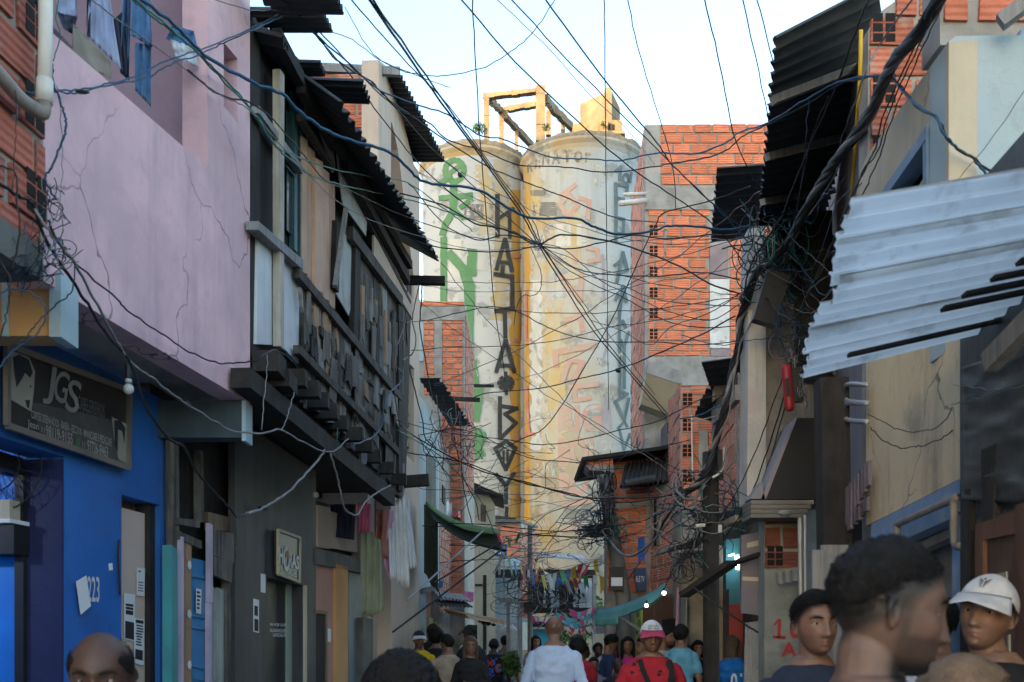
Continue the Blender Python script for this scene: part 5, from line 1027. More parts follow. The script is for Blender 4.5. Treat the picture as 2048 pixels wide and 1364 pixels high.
mb = MB(); pl_q.quad(mb, [(929.5,606),(948,706),(948,1290),(929.5,1290)], 0, .02, 0); bricks(mb, pl_q, [(930,625),(947,712),(947,985),(930,985)], .014, .22, .09, .022, 1, None, 2, rb); mb.build('side_wall', [m_mortar, m_clayp], h)
mb = MB(); mb.box((-4,19.26,0),(-1.0,22.5,7.9)); mb.build('rear_mass', m_conc, h)
mb = MB(); mb.bar(P(900,797,18.5), P(960,800,18.5), .06, .07); mb.bar(P(948,771,18.9), P(988,772,18.9), .05, .05); each(mb, 'projecting_beam', m_woodk, h)
h = thing('render_brick_house', (-1.5, 20, 0), 'long low house of grey render over pink brick below the slim tower', 'house')
pl_e = Plane((-1.287,17.4),(-.862,23.))
mb = MB(); pl_e.quad(mb, [(877,868),(949,1000),(949,1300),(877,1300)], 0, .2, 0); bricks(mb, pl_e, [(877,1045),(948,1085),(948,1215),(877,1225)], .014, .24, .13, .022, 1, None, 2, rb); bricks(mb, pl_e, [(913,1020),(926,1030),(926,1210),(913,1210)], .03, .24, .14, .022, 3, 'a', 2, rb); mb.build('wall', [m_mortar, m_clayp, m_hole, m_clay], h)
mb = MB()
for x, y in ((893,1000),(901,1005)): pl_e.quad(mb, [(x,y+6),(x+3,y),(x+6,y+8),(x+6,y+46),(x,y+42)], .03, .03)
each(mb, 'arched_window', m_whites, h)
mb = MB(); pl_e.quad(mb, [(886,970),(891,978),(891,1010),(886,1004)], .02, .03); pl_e.quad(mb, [(907,1005),(912,1012),(912,1050),(907,1044)], .02, .03); each(mb, 'vent_opening', m_dark, h)
mb = MB(); pl_e.quad(mb, [(916,1022),(935,1030),(935,1040),(916,1034)], .2, .1); mb.build('red_ledge', m_redw, h)
mb = MB(); mb.box((-4,17.5,0),(-1.5,22.8,4.2)); mb.build('rear_mass', m_concd, h)
h = thing('cream_house', (-1.1, 24, 0), 'cream house with a dark sloping slab roof at the left foot of the silos', 'house')
f24 = front(960, 24.); mb = MB(); f24.quad(mb, [(930,984),(978,990),(990,1010),(990,1300),(930,1300)], 0, .3); mb.build('wall', m_cream, h)
mb = MB(); mb.prism([P(940,962,23.6), P(1007,990,23.6), P(1007,994,23.6), P(940,976,23.6)], (0,2,0)); mb.build('roof', m_woodk, h)
mb = MB(); f24.quad(mb, [(961,1008),(972,1011),(972,1044),(961,1042)], .02, .02); mb.build('window', m_brown, h)
mb = MB(); f24.quad(mb, [(966,1150),(973,1150),(973,1300),(966,1300)], .02, .02); f24.quad(mb, [(946,1168),(965,1168),(965,1172),(946,1172)], .03, .03); each(mb, 'timber_strip', m_woodk, h)
mb = MB(); mb.box((-4,24.4,0),(-.6,27,4.6)); mb.build('rear_mass', m_conc, h)
h = thing('corner_brick_house', (0, 29, 0), 'small orange brick house at the bend in front of the silos', 'house')
f29 = front(1010, 29.); mb = MB(); f29.quad(mb, [(972,1046),(1042,1046),(1042,1300),(972,1300)], 0, .3, 0); bricks(mb, f29, [(974,1050),(1041,1050),(1041,1115),(974,1115)], .02, .27, .15, .024, 1, None, 2, rb)
pl_g = Plane((f29.at(1042,1000).x,29.),(f29.at(1042,1000).x+.55,33.)); pl_g.quad(mb, [(1042,1046),(1073,1058),(1073,1300),(1042,1300)], 0, .2, 0); bricks(mb, pl_g, [(1043,1052),(1072,1062),(1072,1200),(1043,1200)], .014, .27, .15, .024, 3, None, 2, rb); mb.build('wall', [m_mortar, m_clayo, m_hole, m_clayp], h)
mb = MB(); mb.prism([P(965,1044,28.8), P(1040,1044,28.8), P(1076,1056,33.2), P(1000,1052,33.2)], (0,0,.08)); mb.build('roof', m_concd, h)
mb = MB(); f29.quad(mb, [(1010,1073),(1018,1073),(1018,1085),(1010,1085)], .02, .05); mb.build('vent', m_dark, h)
mb = MB(); f29.quad(mb, [(980,1117),(1041,1117),(1041,1142),(980,1142)], .03, .1, 0); f29.quad(mb, [(984,1122),(1020,1122),(1020,1136),(984,1136)], .04, .03, 1); each(mb, 'white_parapet', [m_white, m_conc], h)
mb = MB(); mb.prism([P(977,1088,26.8), P(1014,1088,26.8), P(1014,1112,26.8), P(977,1112,26.8)], (0,.1,0)); sg = mb.build('blue_sign', mat('blue_sign_paint', (.02,.12,.30), rough=.4, bump=0), None, 'bright blue sign with white letters below the green tarp', 'sign')
mb = MB(); text_quad(mb, 'BAR', [(980,1097),(1009,1097),(1009,1108),(980,1108)], lambda x, y: P(x, y, 26.78), .02); mb.build('lettering', m_wpaint, sg)
mb = MB(); mb.bar(P(944,1147,25.5), P(1192,1148,25.5), .3, .2); mb.build('timber_gantry', m_woodk, None, 'dark timber beam crossing the far end of the street', 'beam')
mb = MB(); mb.prism([P(982,1156,26), P(1033,1156,26), P(1033,1245,26), P(982,1245,26)], (0,.08,0)); mb.build('white_hoarding', m_white, None, 'white hoarding sheet under the dark timber beam', 'hoarding')
mb = MB()
for x, y0, y1, w, Y in ((1040,1150,1330,.12,25.6),(978,1150,1330,.1,25.6),(1188,1150,1330,.1,25.6),(999,1110,1150,.06,25),(1008,1080,1196,.04,24.5)): mb = MB(); mb.bar(P(x,y0,Y), P(x,y1,Y), w, w, (0,1,0)); mb.build('timber_post', m_woodg, None, {1040:'grey post at the middle under the dark timber beam',978:'grey post at the left end of the dark timber beam',1188:'grey post at the right end of the dark timber beam',999:'short grey post standing on the dark timber beam',1008:'thin grey post hanging across the dark timber beam'}[x], 'post', 'posts of the timber gantry')

mb = MB(); mb.prism([P(1045,1190,24), P(1056,1190,24), P(1056,1236,24), P(1045,1236,24)], (0,.3,0)); mb.build('brick_pier', m_clay, None, 'small brick pier behind the thin street pole', 'pier')
mb = MB(); mb.prism([P(1045,1236,23.9), P(1056,1236,23.9), P(1056,1244,23.9), P(1045,1244,23.9)], (0,.3,0)); mb.build('white_plate', m_white, None, 'white plate under the small brick pier', 'plate')
tin('grey tin roof sagging at the foot of the silos', (1078,1114), 28, (1176,1122), 28, (1166,1110), 31, (1072,1104), 31, 12, m_zinc, rag=0)
mb = MB(); rr_ = random.Random(17)
for x, w, y0, y1 in ((1098,10,1163,1216),(1110,7,1158,1214),(1146,8,1160,1214),(1158,12,1157,1216),(1172,12,1160,1216),(1086,6,1180,1218)): mb.prism([P(x,y0,27+rr_.random()), P(x+w,y0+2,27), P(x+w+2,y1,27), P(x+1,y1,27.2)], (0,.06,0))
[b.build('white_board', m_whites, None, 'white board stacked upright on the far balcony, one of several alike', 'board', 'white boards on the far balcony') for b in islands(mb)]
mb = MB()
for k in range(26): x = 1062+rr_.random()*110; y = 1168+rr_.random()*40; mb.bar(P(x,y,26.9), P(x+rr_.uniform(-16,16),y+rr_.uniform(-14,14),27.4), .05, .05)
mb.bar(P(1060,1222,26.7), P(1186,1220,26.7), .3, .12); mb.box((P(1062,0,27.5).x,27.5,2.5),(P(1150,0,27.5).x,27.7,3.35)); mb.build('cluttered_balcony', m_woodk, None, 'far balcony cluttered with dark timber', 'balcony')
f25 = front(1080, 24.8); mb = MB(); f25.quad(mb, [(1058,1259),(1113,1259),(1113,1330),(1058,1330)], 0, .2); mb.build('turquoise_wall', mat('bright_turquoise', (.03,.30,.42), rough=.6), None, 'bright turquoise low wall behind the bald man', 'wall')
mb = MB(); mb.prism([P(1056,1254,24.6), P(1114,1254,24.6), P(1114,1258.5,24.6), P(1056,1258.5,24.6)], (0,.4,0)); mb.build('wall_coping', m_conc, bpy.data.objects['turquoise_wall'])
mb = MB(); mb.prism([P(1064,1236,25.4), P(1100,1236,25.4), P(1100,1254,25.4), P(1064,1254,25.4)], (0,.5,0)); mb.build('dark_stall', m_dark, None, 'dark stall opening above the turquoise wall', 'stall')
mb = MB(); mb.prism([P(1186,1268,22.), P(1228,1266,22.), P(1228,1360,22.), P(1187,1360,22.)], (0,.05,0)); mb.build('cream_board', m_cream, None, 'plain cream board standing at the right behind the navy jacket man', 'board')
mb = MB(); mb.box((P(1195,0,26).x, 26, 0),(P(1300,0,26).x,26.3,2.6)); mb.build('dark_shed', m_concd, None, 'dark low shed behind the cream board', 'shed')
for k in range(16):
    x = rr_.uniform(1112,1192); y = rr_.uniform(1232,1320); tuft(P(x,y,33+rr_.random()*6), rr_.uniform(.5,.9), 170, 'green bush in the thicket at the foot of the silos', rr_, 'bush', 'bush', 'bushes at the foot of the silos', .11)
# --- lower left row behind the people
def fronts(pl, items):
    for nm, q, m, lab, cat, o in items:
        mb = MB(); pl.quad(mb, q, o, .1); mb.build(nm, m, None, lab, cat)
pl_row = Plane((-1.72,13.0),(-.93,24.))
fronts(pl_row, [('pale_doorframe', [(840,1182),(852,1184),(852,1500),(840,1500)], m_pale, 'pale blue door jamb low on the left beyond the laundry', 'door frame', .02), ('peach_wall', [(852,1178),(872,1180),(872,1500),(852,1500)], m_salmon, 'salmon strip of wall behind the yellow shirt man', 'wall', 0.), ('cream_door', [(858,1235),(866,1236),(866,1500),(858,1500)], m_cream, 'narrow cream door leaf behind the yellow shirt man', 'door', .05),
  ('dark_doorway', [(872,1222),(908,1224),(908,1500),(872,1500)], m_dark, 'dark doorway behind the woman in glasses', 'doorway', 0.), ('greenish_wall', [(908,1225),(950,1235),(950,1500),(908,1500)], mat('greenish_cream', (.36,.36,.29), (.28,.28,.23), scale=3, streak=.4, streakcol=(.15,.15,.13)), 'greenish cream low wall behind the capped dark figure', 'wall', 0.), ('lilac_wall', [(958,1250),(996,1254),(996,1500),(958,1500)], mat('lilac_wall', (.36,.33,.38), scale=3), 'lilac low wall behind the black printed shirt', 'wall', -.2)])
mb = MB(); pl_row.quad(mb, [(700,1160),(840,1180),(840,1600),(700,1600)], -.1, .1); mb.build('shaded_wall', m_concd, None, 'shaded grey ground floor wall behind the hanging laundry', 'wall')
tin('flat tin canopy over the dark doorway on the left', (880,1196), 15.5, (945,1204), 17.8, (925,1190), 18.4, (868,1184), 16.2, 9, m_zinc)
tin('lower dark tin canopy hanging under the flat one', (878,1212), 15.2, (946,1214), 17.6, (930,1204), 18.2, (868,1200), 16., 9, m_sheet)
mb = MB(); mb.prism([P(930,1228,17.5), P(1012,1242,19.5), P(1012,1250,19.5), P(940,1238,17.5)], (-.4,.2,.1)); mb.build('board_canopy', m_woodt, None, 'warped brown board canopy left of the T shaped post', 'canopy')
tin('narrow ragged tin strip under the brown board canopy', (958,1248), 18.5, (1036,1262), 20.5, (1030,1252), 21, (955,1240), 19, 8, m_zinc, rag=.3)
o = thing('t_shaped_post', P(1017,1310,19), 'weathered T shaped post standing before the white hoarding', 'post')
mb = MB(); mb.bar(P(1017,1330,19), P(1016,1195,19), .07, .06, (0,1,0)); mb.build('upright', m_woodg, o); mb = MB(); mb.bar(P(998,1201,18.95), P(1036,1202,18.95), .05, .07); mb.build('crossbar', m_woodg, o)
o = thing('street_pole', (P(1060,0,20).x, 20, 0), 'thin dark street pole with boxes in the middle of the far street', 'pole')
mb = MB(); mb.tube([V((P(1060,0,20).x,20,0)), P(1060,1052,20)], .05, 8); mb.build('post', m_pole, o); mb = MB(); mb.prism([P(1056,1142,19.9), P(1077,1145,19.9), P(1076,1165,19.9), P(1057,1163,19.9)], (0,.15,0)); mb.build('cable_box', m_conc, o)
mb = MB(); mb.prism([P(1046,1205,19.9), P(1064,1203,19.9), P(1066,1224,19.9), P(1048,1226,19.9)], (0,.15,0)); mb.build('black_box', m_blkpl, o)
tuft(P(1022,1352,16.), .17, 260, 'dark green creeper growing at the post left of the bald man', rr_, 'plant', 'shrub', None, .05)
tuft(P(1020,1332,16.), .15, 200, 'upper green creeper growing at the post left of the bald man', rr_, 'plant', 'shrub', None, .05)
mb = MB(); mb.bar(P(948,1400,16), P(949,1250,16), .09, .06, (0,1,0)); mb.build('door_post', m_woodk, None, 'dark upright door post by the lilac low wall', 'posts')
# --- green tarp
o = thing('green_tarp', P(930,1060,14), 'green tarp awning sagging out over the left pavement', 'awning')
t0 = catmull([P(850,1004,15.2), P(885,1030,14.9), P(930,1050,14.5), P(998,1062,13.9)], 4); t1 = catmull([P(868,1040,14.6), P(905,1068,14.2), P(950,1086,13.8), P(1014,1100,13.2)], 4)
mb = MB(); mb.grid(lambda u, v: (lambda i, t: t0[i].lerp(t0[i+1], t).lerp(t1[i].lerp(t1[i+1], t), v)-V((0,0,.10*math.sin(v*3.14)*(.4+u))))(min(int(u*12), 11), u*12-min(int(u*12), 11)), 12, 6, (0,0,.006)); mb.build('cloth', mat('shaded_green_tarp', (.022,.034,.026), (.03,.045,.03), rough=.6), o, smooth=True)  # tarp green darkened in colour for the shaded underside
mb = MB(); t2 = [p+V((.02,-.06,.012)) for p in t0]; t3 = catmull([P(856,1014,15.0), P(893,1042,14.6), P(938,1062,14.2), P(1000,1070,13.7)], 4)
mb.grid(lambda u, v: (lambda i, t: t2[i].lerp(t2[i+1], t).lerp(t3[i].lerp(t3[i+1], t)+V((0,-.03,0)), v))(min(int(u*12), 11), u*12-min(int(u*12), 11)), 12, 2, (0,0,.006)); mb.build('lit_edge', m_green, o, smooth=True)  # brighter green stands for the band lit from above
mb = MB(); mb.grid(lambda u, v: P(848+28*u, 1008+36*u, 15.2-.5*u)+V((0,0,-1.05*v+.03*math.sin(u*9))), 6, 6, (0,.006,0)); mb.build('side_flap', mat('shaded_green_tarp', (.035,.05,.045), rough=.6), o, smooth=True)
mb = MB(); mb.tube([P(815,1200,12.2), P(966,1062,13.7)], .013, 8); mb.build('pole', m_zinc, o); mb = MB(); mb.tube([P(786,1264,11.3), P(1003,1099,13.3)], .012, 8); mb.build('pole', m_blkpl, o); mb = MB(); mb.tube([P(868,1166,12.6), P(1000,1085,13.6)], .012, 8); mb.build('pole', m_blkpl, o)
# --- laundry
def cloth(o, name, m, tp, bt, Y0, Y1, folds=5, amp=.025, nv=10):
    mb = MB()
    def ev(p, s):
        x = s*(len(p)-1); i = min(int(x), len(p)-2); t = x-i; return (p[i][0]*(1-t)+p[i+1][0]*t, p[i][1]*(1-t)+p[i+1][1]*t)
    ph = R.random()*6
    def fn(u, v):
        a = ev(tp, u); b = ev(bt, u); x = a[0]*(1-v)+b[0]*v; y = a[1]*(1-v)+b[1]*v
        return P(x, y, Y0*(1-u)+Y1*u+amp*(1-.3*v)*math.sin(u*folds*6.28+ph+v*1.3)+amp*.4*math.sin(v*9+u*5))
    mb.grid(fn, max(10, folds*6), nv, (0,.005,0)); return mb.build(name, m, o, smooth=True)
def cl_(n, c, c2=None, **k): return mat(n, c, c2, scale=5, rough=.95, bump=.3, bscale=60, **k)
def garment(name, loc, label, parts, cat='laundry', group='washing hung over the street'):
    o = thing(name, loc, label, cat, group)
    for p in parts: cloth(o, *p)
    return o
k_navy = cl_('navy_cloth', (.03,.035,.06)); k_tan = cl_('tan_cloth', (.27,.23,.18)); k_lb = cl_('light_blue_cloth', (.36,.40,.56)); k_den = mat('denim', (.075,.17,.32), (.05,.11,.22), scale=7, rough=.95, bump=.3, spots=.3, spotcol=(.2,.3,.42)); k_wh = cl_('white_cloth', (.55,.57,.6))
garment('shorts', P(132,20,4.35), 'dark blue and white shorts hung beside the downpipe', [('cloth', k_lb, [(112,-20),(150,-25)], [(116,24),(153,36)], 4.2, 4.5, 2), ('trim', k_navy, [(114,24),(154,34)], [(126,56),(144,67)], 4.19, 4.49, 2)])
garment('rag', P(180,100,4.5), 'tan cloth draped over the pink parapet', [('cloth', k_tan, [(146,47),(170,70),(220,120)], [(143,112),(186,138),(222,157)], 4.36, 4.72, 2, .012)])
garment('shirt', P(210,60,4.7), 'light blue shirt hanging above the pink parapet', [('cloth', k_lb, [(180,-30),(218,-10)], [(173,70),(242,138)], 4.55, 4.85, 3), ('cuff', k_navy, [(174,-10),(181,-14)], [(173,50),(180,75)], 4.54, 4.56, 1)])
garment('dark_shirt', P(240,80,4.9), 'dark navy garment hanging between the light shirt and jeans', [('cloth', k_navy, [(226,40),(248,20)], [(240,140),(258,160)], 4.85, 5.0, 2)])
garment('jeans', P(275,100,5.05), 'blue jeans hanging over the pink parapet', [('leg', k_den, [(246,-40),(262,-40)], [(240,145),(257,160)], 4.95, 5.05, 1), ('leg', k_den, [(270,85),(302,90)], [(270,180),(301,213)], 5.0, 5.2, 2), ('waist', k_den, [(264,-20),(298,-10)], [(262,70),(304,94)], 4.96, 5.15, 2)])
garment('denim_shorts', P(365,90,5.4), 'pale denim shorts hanging alone inside the pink balcony', [('cloth', k_den, [(345,50),(388,62)], [(332,78),(394,95)], 5.3, 5.6, 3), ('hem', k_wh, [(340,78),(392,95)], [(350,112),(396,134)], 5.3, 5.6, 3)])
Y = 11.2
garment('trousers', P(742,1150,Y), 'olive green trousers hanging longest under the wooden house', [('leg', cl_('olive_cloth', (.27,.29,.19)), [(720,1066),(746,1064)], [(723,1226),(748,1236)], 11.0, 11.1, 2), ('leg', cl_('olive_cloth', (.2,.215,.14)), [(742,1072),(762,1080)], [(744,1232),(767,1222)], 11.1, 11.2, 2)])
garment('trousers', P(760,1080,Y), 'rust brown trousers hanging behind the olive ones', [('leg', cl_('rust_cloth', (.36,.14,.10)), [(752,1016),(764,1020)], [(746,1140),(762,1143)], 11.3, 11.4, 1), ('leg', cl_('rust_cloth', (.27,.1,.07)), [(764,1018),(776,1022)], [(764,1112),(776,1118)], 11.3, 11.4, 1)])
garment('towel', P(728,1035,Y), 'bright pink cloth hanging under the joists', [('cloth', cl_('rose_cloth', (.72,.22,.42)), [(716,1006),(742,1008)], [(714,1064),(741,1066)], 11.2, 11.3, 4)])
garment('blouse', P(778,1080,Y), 'lilac pink sleeve hanging between rust trousers and striped shirts', [('sleeve', cl_('lilac_pink_cloth', (.62,.33,.50)), [(778,1018),(786,1020)], [(766,1120),(780,1168)], 11.4, 11.5, 1)])
k_str = mat('grey_striped_cloth', (.58,.60,.62), (.5,.51,.53), scale=6, rough=.95, bump=.2, streak=.75, streakcol=(.14,.16,.19), sscale=(26,26,.4))
k_gry = mat('pale_grey_cloth', (.62,.62,.61), (.52,.52,.52), scale=5, rough=.95, bump=.3)
garment('striped_shirt', P(790,1080,Y), 'dark striped shirt hanging left of the pale shirts', [('cloth', k_str, [(774,1060),(790,1040)], [(780,1162),(798,1152)], 11.4, 11.5, 2)])
garment('shirt', P(808,1080,Y), 'pale grey striped shirt hanging nearest the beige wall', [('body', k_gry, [(788,1002),(812,990)], [(794,1164),(820,1180)], 11.5, 11.6, 3), ('sleeve', k_str, [(806,986),(818,1000)], [(820,1138),(834,1134)], 11.6, 11.7, 2)])
garment('dark_clothes', P(690,1050,Y), 'nearly black clothes hanging in the shadow of the joists', [('cloth', k_navy, [(660,1008),(712,1008)], [(668,1074),(708,1080)], 10.9, 11.2, 4)])
garment('cloth', P(937,1195,19), 'small pink cloth hung far along the left side', [('cloth', cl_('pink_cloth', (.52,.14,.3)), [(928,1182),(947,1184)], [(928,1200),(947,1204)], 18.5, 19, 2)])
garment('cloth', P(846,1180,14), 'small blue cloth tied by the pole under the pale blue house', [('cloth', cl_('blue_cloth', (.03,.14,.42)), [(878,1162),(885,1160)], [(876,1176),(886,1176)], 14.2, 14.4, 1)])
# --- bunting
fc = [mat('flag_'+n, c, rough=.7, bump=0) for n, c in (('red', (.5,.05,.07)), ('green', (.03,.27,.08)), ('yellow', (.55,.42,.04)), ('blue', (.04,.14,.45)), ('white', (.6,.62,.64)), ('pink', (.6,.08,.25)), ('cyan', (.1,.45,.65)))]
def bunting(label, pts, Ys, n, cols, size, seed):
    r_ = random.Random(seed); line = catmull([P(x, y, Y) for (x, y), Y in zip(pts, Ys)], 8)
    o = thing('bunting', line[0], label, 'bunting', 'bunting strung across the street'); mb = MB(); mb.tube(line, .004, 4); mb.build('cord', m_cablew, o)
    for k in range(n):
        i = (k+.5)/n*(len(line)-1); j = int(i); p = line[j].lerp(line[j+1], i-j); d = (line[j+1]-line[j]).normalized()
        w = size*r_.uniform(.7, 1.1); l = w*r_.uniform(1.3, 2.); sw = V((r_.uniform(-.6,.6), r_.uniform(-.5,.5), -1)).normalized()*l; q = d.cross(sw).normalized()*.004
        mb = MB(); mb.prism([p-d*w/2, p+d*w/2, p+d*w/2+sw, p+sw*.72, p-d*w/2+sw], q); mb.build('flag', fc[cols[k % len(cols)]], o)
bunting('bunting with large red green and yellow flags below the green tarp', [(985,1062),(1020,1078),(1048,1092),(1070,1120)], (13.5,14,15,16), 5, [0,1,0,2,4], .10, 1)
bunting('bunting of mixed flags sagging over the far beam', [(1000,1110),(1045,1130),(1080,1150),(1130,1140),(1180,1120)], (15,17,18,19,19.5), 16, [4,1,3,2,0,4,3,0,2,4], .17, 2)
bunting('bunting of yellow and red flags climbing to the leaning pole', [(1072,1126),(1095,1145),(1140,1150),(1190,1120),(1235,1090)], (19,20,20,19,18), 14, [2,0,2,4,1,3,0,2], .17, 3)
bunting('bunting of white and blue streamers low in the middle', [(1060,1150),(1100,1160),(1140,1158),(1190,1150),(1220,1160)], (20,20,19,18,17.5), 10, [4,2,4,3,4,0,1], .17, 4)
bunting('thin bunting before the orange brick house', [(1230,1100),(1250,1130),(1275,1120),(1300,1090)], (17,17,16.5,16), 7, [0,4,0,2,1], .12, 5)
bunting('bunting with one big blue flag by the slit window', [(1265,1082),(1282,1074),(1300,1072)], (13.5,13.3,13), 1, [3], .2, 6)
bunting('bunting with two dark green pennants before the silo foot', [(1030,1062),(1048,1074),(1062,1100)], (15,15.5,16), 2, [1,1], .14, 9)
for k, (lab, pts, cols) in enumerate((('pink and lilac paper flags at the left of the paper garland', [(1066,1232),(1090,1234),(1120,1230)], [5,4,5,3,4]), ('cyan paper garland at head height in the far street', [(1112,1224),(1140,1236),(1160,1230),(1186,1222)], [6,6,5,6,4,6]), ('lower cyan and white paper garland', [(1118,1232),(1140,1246),(1166,1240),(1186,1234)], [6,4,6,5,6,4]), ('highest pink and white paper garland', [(1140,1218),(1160,1224),(1186,1214)], [5,4,6,4,5]), ('white and red paper flags beyond the garland', [(1120,1246),(1150,1258),(1186,1250)], [4,0,4,4,0]))):
    bunting(lab, pts, [18]*len(pts), 15, cols, .085, 20+k)
# --- unseen tall block added behind the viewer to keep the low sun off
h = thing('sun_blocker', (-44,-27,0), 'unseen tall block added behind the street to hold off the sun', 'sun blocker')
bx = V((.829,-.559,0)); by = V((.559,.829,0)); c0 = V((3.3,43.3,0))-by*88; H = BLOCK_H
mb = MB(); mb.prism([c0+bx*-12, c0+bx*28, c0+bx*28-by*12, c0+bx*-12-by*12], (0,0,H)); mb.build('wall', m_white, h)
mb = MB()
for f in range(12):
    for k in range(9): p = c0+bx*(-9+k*3.8)+by*.02+V((0,0,1.2+f*3.1)); mb.prism([p, p+bx*1.5, p+bx*1.5+V((0,0,1.3)), p+V((0,0,1.3))], by*.03)
mb.build('windows', m_glass, h)  # window panes dress the added sun blocker
# ================================================================== CABLES
rc = random.Random(77)
CM = {'k': m_cable, 'b': m_cableb, 'g': m_cableg, 'w': m_cablew, 'p': m_cablep, 'o': m_cableo}
def wall_y(x, y):
    if x < 88: return pl_l0.at(x, y, .07).y
    if x < 500: return pl_pink.at(x, y, .06).y
    if x < 806: return pl_wood.at(x, y, .20).y if y > 60 else 99
    if x < 839: return pl_bei.at(x, y, .07).y if y > 340 else 99
    if x > 1898: return (4.30 if y < 400 else pl_dk.at(x, y, .06).y if x > 1921 else pl_yel.at(x, y, .06).y)
    if x > 1738: return pl_yel.at(x, y, .07).y if y > 90 else 99
    if x > 1640 and y > 60: return pl_r1.at(x, y, .08).y
    return 99
def cable(c, pts, Y0, Y1, w, label, jit=.004, per=6, grp='cables strung over the street'):
    n = len(pts); L_ = [0]
    for a, b in zip(pts, pts[1:]): L_.append(L_[-1]+math.hypot(b[0]-a[0], b[1]-a[1]))
    ys = Y0 if isinstance(Y0, (list, tuple)) else [Y0+(Y1-Y0)*l/L_[-1] for l in L_]
    ys = [min(Y, wall_y(x, y)) for (x, y), Y in zip(pts, ys)]
    p = catmull([P(x, y, Y) for (x, y), Y in zip(pts, ys)], per)
    p = [q+V((rc.uniform(-jit, jit), rc.uniform(-jit, jit), rc.uniform(-jit, jit))) for q in p]
    r = .88*w/2*(sum(ys)/len(ys))/F
    mb = MB(); mb.tube(p, r, 6); return mb.build('cable', CM[c], None, label, 'cable', grp, smooth=True)
BK = 'black'
